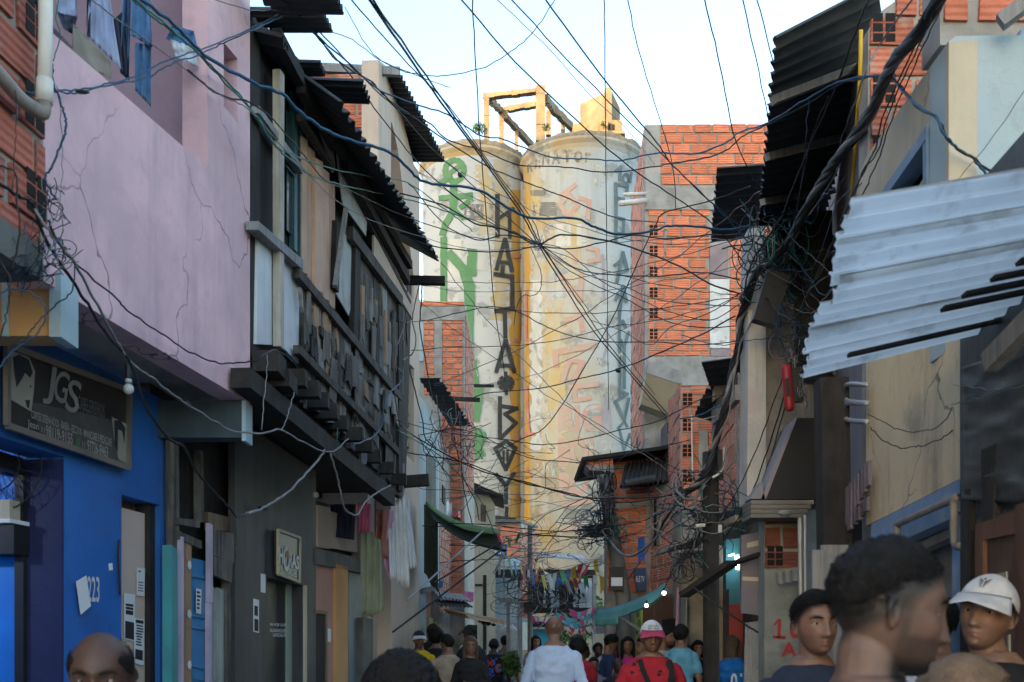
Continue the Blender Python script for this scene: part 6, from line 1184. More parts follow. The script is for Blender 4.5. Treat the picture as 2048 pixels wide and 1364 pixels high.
for c, pts, Y0, Y1, w, lab in [
 ('b', [(245,-30),(349,49),(409,109),(507,165),(564,188),(597,221),(650,259),(703,281),(777,304),(815,334),(852,364),(952,379),(1006,409),(1044,430),(1077,437),(1152,437),(1190,454),(1242,469),(1312,460),(1334,452),(1390,453),(1450,459),(1499,451)], 4.4, 8.8, 6, 'thickest dark blue cable swooping across from the pink balcony to the cable knot'),
 ('b', [(56,184),(112,182),(170,178),(210,170),(280,148),(340,118),(400,100),(470,72),(560,28)], 4.0, 6.3, 3.5, 'upper of two dark blue cables crossing the pink wall'),
 ('b', [(56,185),(110,184),(155,186),(190,175),(260,163),(300,153),(340,130),(400,108),(440,90),(500,62),(570,30)], 4.0, 6.4, 3.5, 'lower of two dark blue cables crossing the pink wall, with a taped splice'),
 ('g', [(255,-10),(300,30),(345,62),(400,110),(440,150),(477,187),(507,225),(549,289),(590,311),(650,334),(732,351),(815,366),(882,413),(905,428),(945,462)], 4.4, 11, 3.5, 'upper green cable running from the balcony along the wooden house'),
 ('g', [(258,-10),(352,66),(450,165),(520,240),(549,289),(571,311),(620,349),(680,369),(777,390),(852,409),(952,442),(1020,461),(1074,486)], 4.4, 12, 3.2, 'lower green cable running along the wooden house to the far knot'),
 ('w', [(170,-10),(320,100),(440,190),(500,222),(600,330),(700,420),(830,470),(960,500),(1070,492)], 4.4, 12, 2, 'thin grey wire sagging from the balcony past the wooden planks'),
 ('k', [(375,140),(440,190),(520,215),(600,300),(650,360),(720,390),(800,428),(894,461),(980,480),(1074,486)], 5, 12, 2.6, 'black wire passing the small pink window and the planks'),
 ('w', [(420,-5),(500,20),(580,22),(640,55),(705,80),(760,120),(845,155),(900,175)], 5.5, 8, 2.2, 'pale wire under the topmost tin roof'),
 ('k', [(736,-5),(845,152),(952,300),(1044,430),(1074,484),(1145,600),(1200,678),(1284,776),(1330,830)], 5, 15, 3.4, 'straight black cable diagonal over the silos, leftmost strand'),
 ('k', [(742,-5),(852,152),(960,305),(1050,430),(1080,486),(1155,600),(1210,680),(1290,776),(1340,832)], 5.02, 15.1, 3., 'straight black cable diagonal over the silos, middle strand'),
 ('k', [(700,-5),(800,110),(900,215),(975,320),(1065,440),(1090,500),(1170,610),(1250,710),(1310,790)], 5.5, 14, 2., 'thin black cable of the silo diagonal, rightmost below the knot'),
 ('k', [(560,-5),(620,50),(665,112),(702,139),(744,165),(777,199),(834,240),(897,285),(969,330),(1040,360),(1100,383),(1130,394),(1190,420),(1250,439),(1330,445)], 6, 12, 3, 'black cable from the top tin roof dipping past the green lettering'),
 ('k', [(579,22),(640,80),(700,150),(760,230),(840,330),(920,400),(990,450),(1074,486)], 6.3, 12, 2.8, 'black cable from the top tin roof straight to the far knot'),
 ('k', [(590,30),(650,75),(720,150),(800,225),(856,290),(925,352),(1000,420),(1074,488)], 6.3, 12, 2.6, 'black cable with a clamp before the green lettering'),
 ('b', [(620,60),(690,120),(760,180),(852,215),(896,229),(942,259),(961,272),(1002,277),(1040,292),(1107,315),(1180,318),(1243,321),(1312,306),(1390,307),(1450,286),(1480,264),(1536,245),(1611,199),(1675,165),(1761,150),(1784,156),(1825,203),(1870,233),(1890,270),(1915,296),(1953,323),(1980,360),(2009,370)], [6.5,7,7.5,8,8.3,8.5,8.6,8.8,9,9.2,9.2,9,8.6,8,7.6,7.2,6.6,6,5.6,5.2,5,4.7,4.5,4.4,4.35,4.3,4.3,4.3], 0, 4, 'upper dark cable crossing the whole sky in front of the silo rim'),
 ('k', [(744,165),(800,220),(856,244),(894,278),(961,300),(1040,330),(1130,334),(1213,345),(1312,333),(1334,328),(1400,318),(1450,302),(1490,270),(1540,247),(1620,205),(1680,168),(1765,152),(1800,170),(1830,210),(1875,240),(1900,285),(1950,320),(1990,345),(2050,360)], [7.6,8,8.2,8.4,8.8,9.2,9.2,9,8.6,8.4,8,7.6,7.2,6.6,6,5.6,5.2,5,4.7,4.5,4.4,4.3,4.3,4.3], 0, 3.6, 'second dark cable crossing before the silo rim, just below the upper one'),
 ('k', [(915,-10),(1057,150),(1240,318),(1334,384),(1428,450),(1500,540)], 6, 9, 3, 'straight black cable falling from the top centre to the cable knot'),
 ('k', [(1015,-10),(1164,150),(1312,296),(1400,385),(1500,470)], 6, 9, 2.6, 'straight black cable falling over the roof block to the tin awning'),
 ('b', [(1085,-10),(1201,150),(1312,283),(1345,330),(1428,410),(1510,500)], 6, 9, 3.4, 'dark blue cable falling just right of the roof block'),
 ('w', [(985,-10),(1100,100),(1180,190),(1260,265),(1310,330)], 9, 14, 1.6, 'finest pale wire falling across the roof block'),
 ('k', [(945,-10),(952,150),(970,400),(990,620),(1003,700),(1010,760)], 7, 13, 2.2, 'near vertical black wire over the left silo'),
 ('k', [(1208,-10),(1210,150),(1214,500),(1217,820)], 7, 13, 2., 'near vertical black wire over the right silo'),
 ('k', [(1253,-10),(1280,110),(1320,240),(1345,330),(1352,420)], 7, 10, 2.2, 'black wire dropping at the corner of the orange tower'),
 ('k', [(1408,-10),(1440,130),(1472,282),(1525,388),(1563,416)], 6, 8.3, 2.8, 'black wire curving under the large dark roof to the cable knot'),
 ('k', [(1483,-10),(1530,200),(1560,330),(1581,395)], 5.4, 8.2, 2.4, 'left of two straight wires below the large dark roof'),
 ('k', [(1512,-10),(1551,150),(1578,300),(1590,395)], 5.4, 8.2, 2.4, 'right of two straight wires below the large dark roof'),
 ('b', [(690,15),(740,100),(790,135),(850,151),(900,150),(960,137),(1020,105),(1070,60),(1112,-5)], 6.3, 6, 2.2, 'dark blue wire looping low across the open sky'),
 ('k', [(800,386),(882,409),(950,446),(1017,461),(1074,488),(1120,470),(1200,478),(1290,504),(1353,530),(1420,567),(1480,588)], 10.5, 8.8, 3.6, 'dark green black cable from the eave through the far knot to the pale post'),
 ('k', [(800,465),(860,491),(950,502),(1025,502),(1070,493),(1140,497),(1200,486),(1270,470),(1330,478),(1420,470),(1495,470)], 10.5, 9, 2.8, 'black wire sagging level behind the black letters'),
 ('k', [(815,366),(830,380),(870,430),(905,460),(960,480),(1010,470),(1074,486),(1140,530),(1200,548),(1312,552),(1400,545),(1480,560)], 10.5, 9, 2.6, 'black wire with a deep loop beside the green lettering'),
 ('p', [(1074,488),(1120,520),(1170,548),(1240,570),(1320,600),(1420,610),(1480,612)], 12, 9, 2.4, 'purple grey wire fanning right from the far knot'),
 ('k', [(1074,488),(1130,535),(1200,575),(1250,596),(1330,640),(1400,655),(1500,650)], 12, 9, 2.2, 'black wire fanning down right from the far knot'),
 ('k', [(1074,486),(1130,500),(1200,560),(1260,590),(1330,620),(1420,640),(1490,600)], 12, 9, 2., 'thin black wire fanning from the far knot above the balcony box'),
 ('k', [(1060,492),(1068,510),(1082,545),(1080,580),(1062,592),(1048,590),(1035,610),(1027,650)], 12, 12.4, 1.8, 'wire drooping in a hook below the far knot'),
 ('k', [(800,645),(860,640),(931,622),(987,613),(1040,626),(1077,645),(1119,664),(1197,682),(1311,684),(1400,690),(1490,680)], 12, 10, 2.2, 'black wire sagging level at mid height before the silos'),
 ('k', [(940,800),(972,787),(1081,776),(1160,757),(1235,739),(1311,709),(1400,670),(1470,632)], 15, 9, 2.6, 'black wire with a small hook rising right to the twisted bundle'),
 ('k', [(1490,580),(1420,625),(1340,655),(1300,690),(1240,660),(1180,640)], 9, 13, 1.8, 'thin wire slanting before the orange tower'),
 ('k', [(985,910),(1040,879),(1100,844),(1197,686),(1239,607),(1281,511),(1311,451),(1330,425),(1420,402),(1500,372)], 15, 9.2, 2.6, 'black wire bending steeply up from the low street to the tin awning'),
 ('k', [(790,840),(875,862),(950,872),(1025,881),(1085,889),(1160,880),(1230,862),(1311,844),(1400,800),(1450,790)], 11.6, 9.5, 2.2, 'black wire crossing below the star of the black lettering'),
 ('k', [(800,850),(837,877),(950,937),(1062,967),(1160,994),(1269,996),(1350,990),(1400,975)], 12, 10, 3.4, 'thick black cable crossing low before the Y letter'),
 ('k', [(815,905),(927,925),(1025,960),(1137,986),(1200,1002),(1280,1003),(1360,985)], 12, 10, 3, 'second thick black cable crossing low, just under the first'),
 ('k', [(840,870),(927,859),(1044,911),(1111,922),(1175,924),(1240,915),(1311,896),(1380,880)], 12.5, 11, 2.2, 'black wire crossing at the crown shaped letter'),
 ('g', [(795,860),(830,880),(870,905),(900,930),(960,1000),(990,1070)], 11.8, 13.5, 2.4, 'green cord slanting from the beige house to the green tarp'),
 ('k', [(870,1045),(980,1050),(1100,1062),(1180,1058),(1290,1040),(1370,1000)], 14, 12, 2.4, 'black wire above the bunting, tied to the leaning pole'),
 ('k', [(845,1052),(960,1056),(1080,1070),(1190,1072),(1230,1050)], 14.4, 17, 2.4, 'black wire level with the top of the bunting'),
 ('k', [(900,1090),(985,1090),(1060,1070),(1130,1058),(1205,1000)], 15, 17.5, 2., 'black wire from the blue sign up to the leaning pole'),
 ('k', [(1060,1060),(1090,1030),(1140,1010),(1210,975)], 20, 18, 2., 'black wire from the thin street pole to the leaning pole head'),
 ('k', [(1070,1120),(1110,1070),(1130,1035),(1175,1000)], 20, 18, 2., 'black wire rising right from the thin street pole'),
 ('w', [(1205,1062),(1222,1085),(1240,1105),(1262,1112),(1285,1100),(1310,1078),(1340,1040)], 14, 11.5, 6, 'twisted pale cable hanging from the leaning pole to the slit window'),
 ('k', [(1285,1102),(1310,1078),(1330,1040),(1350,1010),(1360,975)], 13, 10.5, 6, 'thick black cable climbing to the pale loop'),
 ('w', [(1362,950),(1352,965),(1356,985),(1372,998),(1392,994),(1410,970)], 9.6, 9.3, 6, 'fat pale cable loop on the pierced block house'),
 ('k', [(1740,-10),(1716,49),(1675,165),(1619,293),(1581,387),(1560,440),(1503,526),(1488,590)], 4.8, 8.6, 5, 'straight black cable from the roof corner down to the cable knot'),
 ('w', [(1830,-10),(1760,90),(1730,150),(1697,240),(1680,290),(1678,330),(1640,400),(1600,450)], 4.6, 7.6, 3.4, 'pale cable hanging along the yellow hose'),
 ('k', [(1878,-5),(1820,110),(1769,225),(1750,297),(1724,345),(1679,450),(1640,540),(1600,620)], 4.4, 6.8, 3.6, 'left of three black wires down the cream gable'),
 ('k', [(1884,-5),(1828,112),(1778,225),(1756,300),(1726,348),(1690,430),(1660,500),(1610,600)], 4.4, 6.8, 3.2, 'middle of three black wires down the cream gable'),
 ('k', [(1892,-5),(1836,115),(1788,225),(1760,310),(1740,355),(1730,380),(1690,455)], 4.4, 6.2, 3.2, 'right of three black wires down the cream gable, ending in a curl'),
 ('k', [(2080,140),(1950,320),(1870,405)], 4.2, 4.3, 1.8, 'thin straight wire over the white gable wall'),
 ('w', [(1505,640),(1480,690),(1470,745),(1462,800),(1455,850)], 8.8, 9.1, 3.6, 'pale strand hanging beside the twisted black bundle'),
 ('b', [(1560,600),(1580,640),(1600,660),(1560,675),(1500,680),(1440,690),(1360,670)], 8.6, 9, 2.2, 'blue wire hanging below the tilted black box'),
 ('b', [(1360,838),(1400,830),(1430,815),(1450,810)], 9.4, 9.2, 3.2, 'blue cable joining the twisted bundle at the lowest tin awning'),
 ('w', [(1376,842),(1410,838),(1445,828)], 9.3, 9.2, 3.0, 'pale cable joining the twisted bundle at the lowest tin awning'),
 ('k', [(1600,690),(1570,790),(1535,900),(1510,970),(1480,1030),(1450,1075)], 7.6, 9.3, 3.2, 'left of three black wires slanting down past the red case'),
 ('k', [(1604,690),(1576,795),(1545,900),(1520,975),(1495,1050)], 7.6, 9.1, 2.8, 'middle of three black wires slanting down past the red case'),
 ('k', [(1598,690),(1560,770),(1520,880),(1470,990),(1420,1060)], 7.6, 9.5, 2.6, 'right lower of three black wires slanting down past the red case'),
 ('w', [(1452,890),(1448,925),(1438,945)], 9.2, 9.3, 3.5, 'pale bent cable at the head of the dark timber pole'),
 ('k', [(1380,1170),(1440,1215),(1500,1255),(1530,1272)], 8.8, 8.5, 4.5, 'black cable slanting down from the plank to the zinc gate'),
 ('b', [(1440,955),(1480,985),(1520,1000),(1590,1010)], 9.2, 8, 2.4, 'blue wire running to the louvred box'),
 ('k', [(1740,855),(1765,880),(1800,895),(1825,893),(1850,890),(1880,878),(1905,862)], 4.9, 4.3, 2.6, 'lower dark wire sagging across the stained yellow wall'),
 ('k', [(1735,830),(1770,845),(1800,860),(1840,863),(1880,850),(1903,818)], 4.9, 4.3, 2.2, 'upper dark wire sagging across the stained yellow wall'),
 ('g', [(1903,810),(1960,795),(2060,760)], 4.2, 3.6, 2.6, 'green wire crossing the dark plank wall at the right edge'),
 ('w', [(1903,770),(1950,775),(2000,780),(2060,770)], 4.2, 3.6, 2., 'pale wire crossing the dark plank wall at the right edge'),
 ('w', [(68,413),(90,450),(115,480),(145,520),(186,595),(233,682),(260,723),(297,750),(334,780),(371,807),(432,844),(462,861),(525,867),(559,859),(604,884),(660,904),(697,878)], [3.8,3.8,3.85,3.9,4.2,4.5,4.7,5,5.2,5.5,5.9,6.1,6.5,6.7,7.2,7.8,8.2], 0, 5, 'long knotted grey cable slung below the pink wall to the joists'),
 ('k', [(-10,360),(35,390),(68,413),(91,480),(135,547),(175,608),(216,669),(262,728),(293,814),(337,878),(368,895),(391,940),(430,985),(475,1035)], [3.6,3.7,3.8,3.85,4,4.2,4.4,4.7,5.2,5.9,6.2,6.4,6.9,7.4], 0, 7, 'thick black cable hanging from the brick corner past the barber sign'),
 ('w', [(475,1035),(500,1025),(525,1016),(572,988),(606,954),(640,915),(650,900)], 7.4, 8.6, 6, 'frayed grey rope rising to the wooden house joists'),
 ('k', [(95,440),(120,490),(145,520),(233,598),(260,625),(320,665),(378,703),(438,726),(472,726),(512,720),(545,700),(575,712),(596,738)], [3.8,3.85,3.95,4.4,4.6,5,5.4,5.8,6,6.3,6.4,6.5,6.6], 0, 4, 'black cable sagging across the lower pink wall'),
 ('b', [(104,128),(109,169),(120,200),(128,225),(132,250),(128,278),(105,330),(90,353),(100,380),(113,398)], 3.9, 3.9, 5, 'thick dark blue cable hugging the brick corner by the downpipe'),
 ('g', [(118,-10),(112,40),(122,75),(105,120),(100,140)], 4, 3.95, 2.6, 'green wire dropping behind the downpipe'),
 ('w', [(115,170),(122,240),(124,330),(120,400),(110,440)], 3.95, 3.85, 2.2, 'thin grey wire hanging straight by the brick corner'),
 ('k', [(0,520),(20,560),(18,600),(8,650),(-10,700)], 3.5, 3.5, 3.4, 'black wire hanging left of the orange beam end'),
 ('b', [(-10,745),(30,700),(64,676),(85,650),(91,635),(85,605),(71,591),(45,580),(17,578),(-10,600)], 3.7, 3.6, 3.4, 'blue wire looping before the orange beam end'),
 ('k', [(148,530),(147,571),(137,590),(100,620),(67,655),(50,676),(20,690)], 3.9, 4, 3.2, 'black wire crossing the orange beam end'),
 ('k', [(-10,330),(30,345),(34,400),(38,470),(22,545)], 3.5, 3.6, 4.5, 'black cable curling down the bare brick wall'),
 ('k', [(30,180),(33,250),(28,320),(26,380)], 3.6, 3.6, 2, 'thin wire hanging down the bare bricks below the elbow'),
 ('w', [(661,907),(675,955),(684,999),(690,1018),(698,1026),(715,1029),(732,1002),(755,985),(780,971)], 9.5, 11, 4.5, 'pale bent cable hanging at the end joists'),
 ('p', [(819,550),(812,600),(810,640),(795,690),(787,730),(790,790),(800,850)], 11.6, 11.6, 2.8, 'left of two reddish wires on the beige wall'),
 ('p', [(842,554),(833,595),(825,640),(832,677),(826,705),(814,715),(805,720)], 11.9, 11.6, 2.8, 'right of two reddish wires on the beige wall'),
 ('k', [(844,556),(843,600),(840,655),(850,715),(859,771),(865,800)], 12, 15, 2.8, 'black wire falling straight from the projecting beam'),
 ('k', [(812,640),(817,722),(832,790),(845,840),(851,876),(872,895)], 11.8, 15, 3, 'black wire with a loose loop on the beige wall'),
 ('b', [(795,735),(803,745),(800,765),(780,785),(768,810),(766,840),(750,870),(720,885),(706,888)], 11.5, 10, 3.2, 'grey blue cable bending round the end of the plank wall'),
 ('p', [(872,790),(880,850),(888,900),(884,940)], 15.4, 15.8, 2.4, 'reddish wire hanging from the ragged tin roof'),
 ('p', [(908,790),(912,830),(905,870),(898,900)], 15.6, 15.8, 2.4, 'second reddish wire below the ragged tin roof'),
 ('k', [(921,830),(922,900),(925,960),(935,1010),(945,1050)], 16, 16.5, 2.4, 'black wire hanging in front of the slim brick tower'),
 ('k', [(885,795),(905,860),(925,950),(950,1000),(958,1040)], 15.8, 17, 2.4, 'black wire curving below the ragged tin roof to the cream house'),
 ('k', [(865,1060),(872,1100),(868,1150),(880,1190)], 14.4, 14.6, 2.6, 'black wire dangling below the green tarp'),
 ('w', [(535,710),(533,760),(528,800),(522,860)], 6.5, 7, 2.2, 'pale wire hanging under the wooden house corner'),
 ('g', [(676,855),(674,875),(676,890)], 8.6, 8.6, 2.2, 'short bright green cord under the joists'),
 ('w', [(588,785),(580,815),(570,845),(562,860)], 7, 6.8, 2.4, 'short pale wire tied to the knotted grey cable'),
 ('k', [(470,1040),(472,1080),(470,1120),(465,1190)], 7.3, 7.3, 2, 'thin cord hanging beside the grey timber post'),
 ('k', [(1430,860),(1418,960),(1400,1040),(1380,1100),(1350,1130)], 9.2, 10.5, 3, 'black cable dropping left of the dark timber pole'),
 ('p', [(1330,1000),(1300,1090),(1262,1150),(1240,1180)], 12, 16, 2.4, 'dark wire from the pale loop down to the meter box'),
 ('k', [(1385,1080),(1368,1120),(1325,1170)], 10, 12, 2.2, 'black wire from the lean-to roof to the bulbs'),
 ('w', [(1392,1000),(1395,1060),(1385,1110),(1400,1150)], 9.6, 9.6, 2.4, 'pale wire hanging below the fat cable loop'),
]: cable(c, pts, Y0, Y1, w, lab)
# the twisted main bundle: strands wound round each other
def twisted(pts, Ys, w, cols, label, turns):
    line = catmull([P(x, y, Y) for (x, y), Y in zip(pts, Ys)], 10); n = len(line)
    o = thing('cable_bundle', line[-1], label, 'cable bundle')
    for k, c in enumerate(cols):
        out = []
        for i, p in enumerate(line):
            d = (line[min(i+1, n-1)]-line[max(i-1, 0)]).normalized(); u = d.cross(V((0,1,0))).normalized(); v = d.cross(u)
            r = (w[0]+(w[1]-w[0])*i/n)/2*p.y/F*.55; a = turns*2*math.pi*i/n+k*2*math.pi/len(cols)
            out.append(p+(u*math.cos(a)+v*math.sin(a))*r)
        mb = MB(); mb.tube(out, (w[0]+w[1])/4*line[n//2].y/F*.62, 6); mb.build('strand', CM[c], o, smooth=True)
twisted([(1895,-30),(1840,60),(1790,120),(1765,170),(1740,230),(1700,285),(1665,330),(1640,370),(1600,440),(1580,480),(1545,520),(1512,548),(1494,600),(1480,640),(1478,690),(1465,740),(1455,800),(1440,850),(1430,890),(1415,940),(1395,968),(1370,985)],
        [4.1,4.4,4.8,5.1,5.5,5.9,6.3,6.8,7.4,7.9,8.3,8.6,8.8,9,9,9.1,9.1,9.2,9.3,9.3,9.4,9.5], (20,11), 'kkkw', 'thick twisted cable bundle sweeping down from the top right to the pierced block house', 9)
twisted([(1425,900),(1412,940),(1396,962)], [9.3,9.35,9.4], (14,14), 'kkw', 'short twisted black and pale bundle at the dark pole head', 2)
# tangles: nobody could count these loops
def tangle(label, cx, cy, rx, ry, Y, n, cols, seed, w=(1.6,3), depth=.5, loops=.5, down=0.):
    r_ = random.Random(seed); mb = MB(); ms = [CM[c] for c in sorted(set(cols))]; ix = {c: i for i, c in enumerate(sorted(set(cols)))}
    for k in range(n):
        a = r_.random()*6.28; q = r_.random()**.6; x = cx+rx*q*math.cos(a); y = cy+ry*q*math.sin(a); pts = []
        if r_.random() < loops:
            lx, ly, ph = r_.uniform(.12, .5)*rx, r_.uniform(.12, .5)*ry, r_.random()*6.28; yy = Y+r_.uniform(-depth, depth)
            m_ = r_.uniform(.5, 1.2); pts = [P(x+lx*math.cos(ph+t*m_), y+ly*math.sin(ph+t*m_)+down*t, yy+.05*t) for t in range(7)]
        else:
            vx, vy = r_.gauss(0, .5)*rx, r_.gauss(0, .5)*ry
            for t in range(5): pts.append(P(x+vx*(t/4-.5)*1.6+r_.gauss(0, .06)*rx, y+vy*(t/4-.5)*1.6+r_.gauss(0, .06)*ry+down*4*math.sin(t/4*3.14), Y+r_.uniform(-depth, depth)*.6))
        mb.tube(catmull(pts, 4), r_.uniform(*w)/2*Y/F, 5, ix[r_.choice(cols)])
    return mb.build('cable_tangle', ms, None, label, 'cable tangle', None, 'stuff', smooth=True)
tangle('dense tangle of black, blue and green wires round the pale post', 1548, 500, 62, 90, 8.45, 95, 'kkkkbgw', 1)
tangle('tangle of blue wire loops under the large dark roof', 1580, 432, 45, 24, 8.2, 26, 'bbbk', 2, (2, 3.4))
tangle('black wire tangle below the tilted black box', 1590, 660, 45, 60, 7.8, 34, 'kkkpb', 3, (1.2, 2.2))
tangle('tangle of green and grey wires round the dark timber pole head', 1400, 1020, 75, 75, 9.7, 90, 'kkgwwpb', 4, (1.3, 2.6), .7)
tangle('tangle of wires at the leaning pole', 1195, 1062, 50, 40, 14.0, 60, 'kwgbk', 5, (1.2, 2.2), .7)
tangle('loose dark wires down the leaning pole', 1212, 1000, 20, 60, 14.1, 46, 'kkkp', 6, (1.2, 2.4), .4)
tangle('nest of wires round the thin street pole', 1068, 1190, 70, 55, 20, 70, 'kkwpk', 7, (1., 2.), 1.2)
tangle('small black wire nest where cables meet before the silos', 1074, 487, 20, 12, 9, 9, 'kkkb', 8, (1.3, 2.2), .2)
tangle('nest of wires and connectors on the bare brick corner', 72, 520, 62, 60, 3.75, 46, 'kkbwbg', 9, (1.6, 3), .15)
tangle('loose wires by the brick corner under the downpipe', 105, 415, 30, 60, 3.85, 18, 'kkwb', 10, (1.6, 2.6), .1)
tangle('fine wire mesh across the far street', 1090, 960, 190, 90, 14, 34, 'kkpw', 11, (.8, 1.3), 2., .05)
tangle('wires sagging across the far street above the bunting', 1120, 1100, 170, 60, 18, 40, 'kkw', 12, (.9, 1.6), 1.5, .05)
tangle('wire bunch holding the red case', 1592, 715, 16, 34, 7.3, 26, 'kkw', 13, (1.2, 2.2), .1, .1)
tangle('bundle of pale wires beside the red case', 1606, 790, 9, 40, 7.2, 22, 'www', 14, (1, 1.8), .08, .1)
tangle('wires draped under the ragged tin roof on the left', 905, 880, 50, 60, 15.5, 40, 'kkpwb', 15, (1, 2), .5)
tangle('wires draped from the lean-to roof', 1380, 1120, 50, 50, 9.8, 34, 'kkw', 16, (1, 2), .5)
LA = [(818,522,11.6),(806,560,11.6),(836,600,13),(822,700,12),(880,523,11.5),(797,850,11.4),(868,770,15.6),(838,345,13.5),(890,322,14.8)]; RA = [(1500,520,8.7),(1492,590,8.8),(1512,470,8.6),(1442,850,9.2),(1400,960,9.5),(1480,640,9),(1430,900,9.3),(1522,380,8.9)]
for k in range(11):     # fine wires nobody could tell apart
    x0, y0, Ya = rc.choice(LA); x1, y1, Yb = rc.choice(RA); sag = rc.uniform(15, 80)
    pts = [(x0+(x1-x0)*t, y0+(y1-y0)*t+sag*4*t*(1-t)*(.85+.3*rc.random())+rc.uniform(-3, 3)*(0 < t < 1)) for t in (0,.15,.3,.45,.6,.75,.9,1)]
    cable(rc.choice('kkkkpb'), pts, Ya, Yb, rc.uniform(1.3, 1.9), 'fine dark wire sagging over the street between the rooflines', .01, 5, 'fine wires sagging between the rooflines')
for k in range(12):
    x0 = rc.uniform(1480, 1600); y0 = rc.uniform(430, 640); x1 = rc.uniform(1600, 1760); y1 = rc.uniform(150, 700)
    cable(rc.choice('kkkwb'), [(x0,y0),(x0+(x1-x0)*.4, y0+(y1-y0)*.3+rc.uniform(0,60)),(x0+(x1-x0)*.7, y0+(y1-y0)*.7+rc.uniform(-10,40)),(x1,y1)], 8.2, 5.9, rc.uniform(1.6, 2.6), 'fine wire slanting from the cable knot to the mauve wall', .01, 5, 'fine wires between the cable knot and mauve wall')
# splices and clamps
def clamp(x, y, Y, l, ang, label):
    a = P(x-l*math.cos(ang), y-l*math.sin(ang), Y); b = P(x+l*math.cos(ang), y+l*math.sin(ang), Y); mb = MB(); mb.tube([a, a.lerp(b,.3), a.lerp(b,.7), b], [.3*Y/F*4, Y/F*4.5, Y/F*4, .3*Y/F*4], 7); mb.build('cable_clamp', m_blkpl, None, label, 'clamp')
clamp(165,184,4.1,14,.1,'taped black splice hanging on the lower blue cable at the pink wall'); clamp(920,350,10.3,6,.9,'black clamp on a cable before the green lettering'); clamp(1236,741,11.4,6,.4,'black hook on the rising wire before the right silo'); clamp(1483,600,8.8,9,1.2,'black clamp where the twisted bundle passes the pale post')
clamp(559,859,6.7,7,.2,'knot of grey tape on the slung cable under the wooden house'); clamp(375,806,5.5,8,.6,'white taped knot on the grey cable under the pink wall'); clamp(525,1016,7.7,10,.2,'frayed knot at the lower end of the grey rope')
# ================================================================== PEOPLE
import numpy as np
ex = math.exp
def sst(a, b, x): t = max(0., min(1., (x-a)/(b-a))); return t*t*(3-2*t)
def head_pt(x, y, z, off=0., plain=False):
    """surface of a head: unit direction (x right, y forward, z up) -> point, metres; eyes at z=0, chin -.115, crown +.115"""
    a, b, c = .074, .096, .115; px, py, pz = a*x, b*y, c*z
    if z < 0:
        s = -z; f = min(1.9, max(.02, math.sqrt(max(0, 1-s*s)))**-.36)
        px *= f*(1-.30*s**1.6); py *= f*((1-.06*s) if y > 0 else (1-.45*s)); py += .030*s*s
    else: px *= 1+.13*math.sin(z*3.0); py *= (1.03+.05*math.sin(z*3.14) if y < 0 else 1+.07*math.sin(z*3.14))
    if y > 0 and not plain:
        g = lambda cx, cz, wx, wz: ex(-((px-cx)/wx)**2-((pz-cz)/wz)**2)
        d = .006*ex(-((pz-.025)/.011)**2-(px/.05)**2)-.012*(g(.032,.003,.016,.012)+g(-.032,.003,.016,.012))
        t = max(0., min(1.1, (.022-pz)/.064)); w = .007+.009*t
        d += (.005+.021*t**1.4)*ex(-(px/w)**2)*sst(-.060,-.044,pz)*(1-sst(.016,.03,pz))
        d += .006*(g(.013,-.044,.008,.008)+g(-.013,-.044,.008,.008))+.005*(g(.046,-.026,.018,.018)+g(-.046,-.026,.018,.018))
        d += .009*(g(0,-.0665,.022,.0055)+1.1*g(0,-.079,.019,.006))-.004*g(0,-.0725,.026,.0025)-.003*g(0,-.09,.02,.006)+.008*g(0,-.104,.02,.012)
        py += d*sst(0,.35,y)
    p = V((px, py, pz))
    if off: p += V((px/a/a, py/b/b, pz/c/c)).normalized()*off
    return p
def sph(u, v): th = 2*math.pi*u; ph = math.pi*v; return (math.sin(ph)*math.sin(th), math.sin(ph)*math.cos(th), math.cos(ph))
def shell(offf, nu=72, nv=48, plain=False):
    vs = []; fs = []
    for j in range(nv+1):
        for i in range(nu):
            d = sph(i/nu, max(.004, min(.996, j/nv))); vs.append(head_pt(*d, offf(*d) if offf else 0., plain))
    for j in range(nv):
        for i in range(nu): fs.append([j*nu+i, j*nu+(i+1) % nu, (j+1)*nu+(i+1) % nu, (j+1)*nu+i])
    fs += [list(range(nu)), list(range(nv*nu, (nv+1)*nu))]
    return vs, fs
def hairline(x, y, z, front=.072, side=.012, back=-.07):
    front += .007*noise.noise(V((x*9, z*3, 1.)))-.010*ex(-(x/.30)**2)+.006*ex(-((abs(x)-.5)/.15)**2)
    return front+(side-front)*sst(.95,.25,y) if y > .25 else side+(back-side)*sst(.25,-.8,y)
def caps(mb, p, q, r0, r1, n=12):
    p, q = V(p), V(q); d = (q-p).normalized(); u = d.cross(V((.3,1,.2))).normalized(); w = d.cross(u); rg = []
    for k in range(4): a = math.pi/2*(1-k/3.); rg.append((p-d*r0*math.sin(a), max(.0008, r0*math.cos(a))))
    rg += [(p.lerp(q, .5), (r0+r1)/2)]
    for k in range(4): a = math.pi/2*k/3.; rg.append((q+d*r1*math.sin(a), max(.0008, r1*math.cos(a))))
    mb.loft([[c+(u*math.cos(2*math.pi*i/n)+w*math.sin(2*math.pi*i/n))*r for i in range(n)] for c, r in rg])
def ell(mb, rings, n=24, pw=2.4):
    out = []
    for cx, cy, z, ax, ay in rings:
        rg = []
        for i in range(n):
            t = 2*math.pi*i/n; c, s = math.cos(t), math.sin(t); rg.append(V((cx+ax*math.copysign(abs(c)**(2/pw), c), cy+ay*math.copysign(abs(s)**(2/pw), s), z)))
        out.append(rg)
    mb.loft(out)
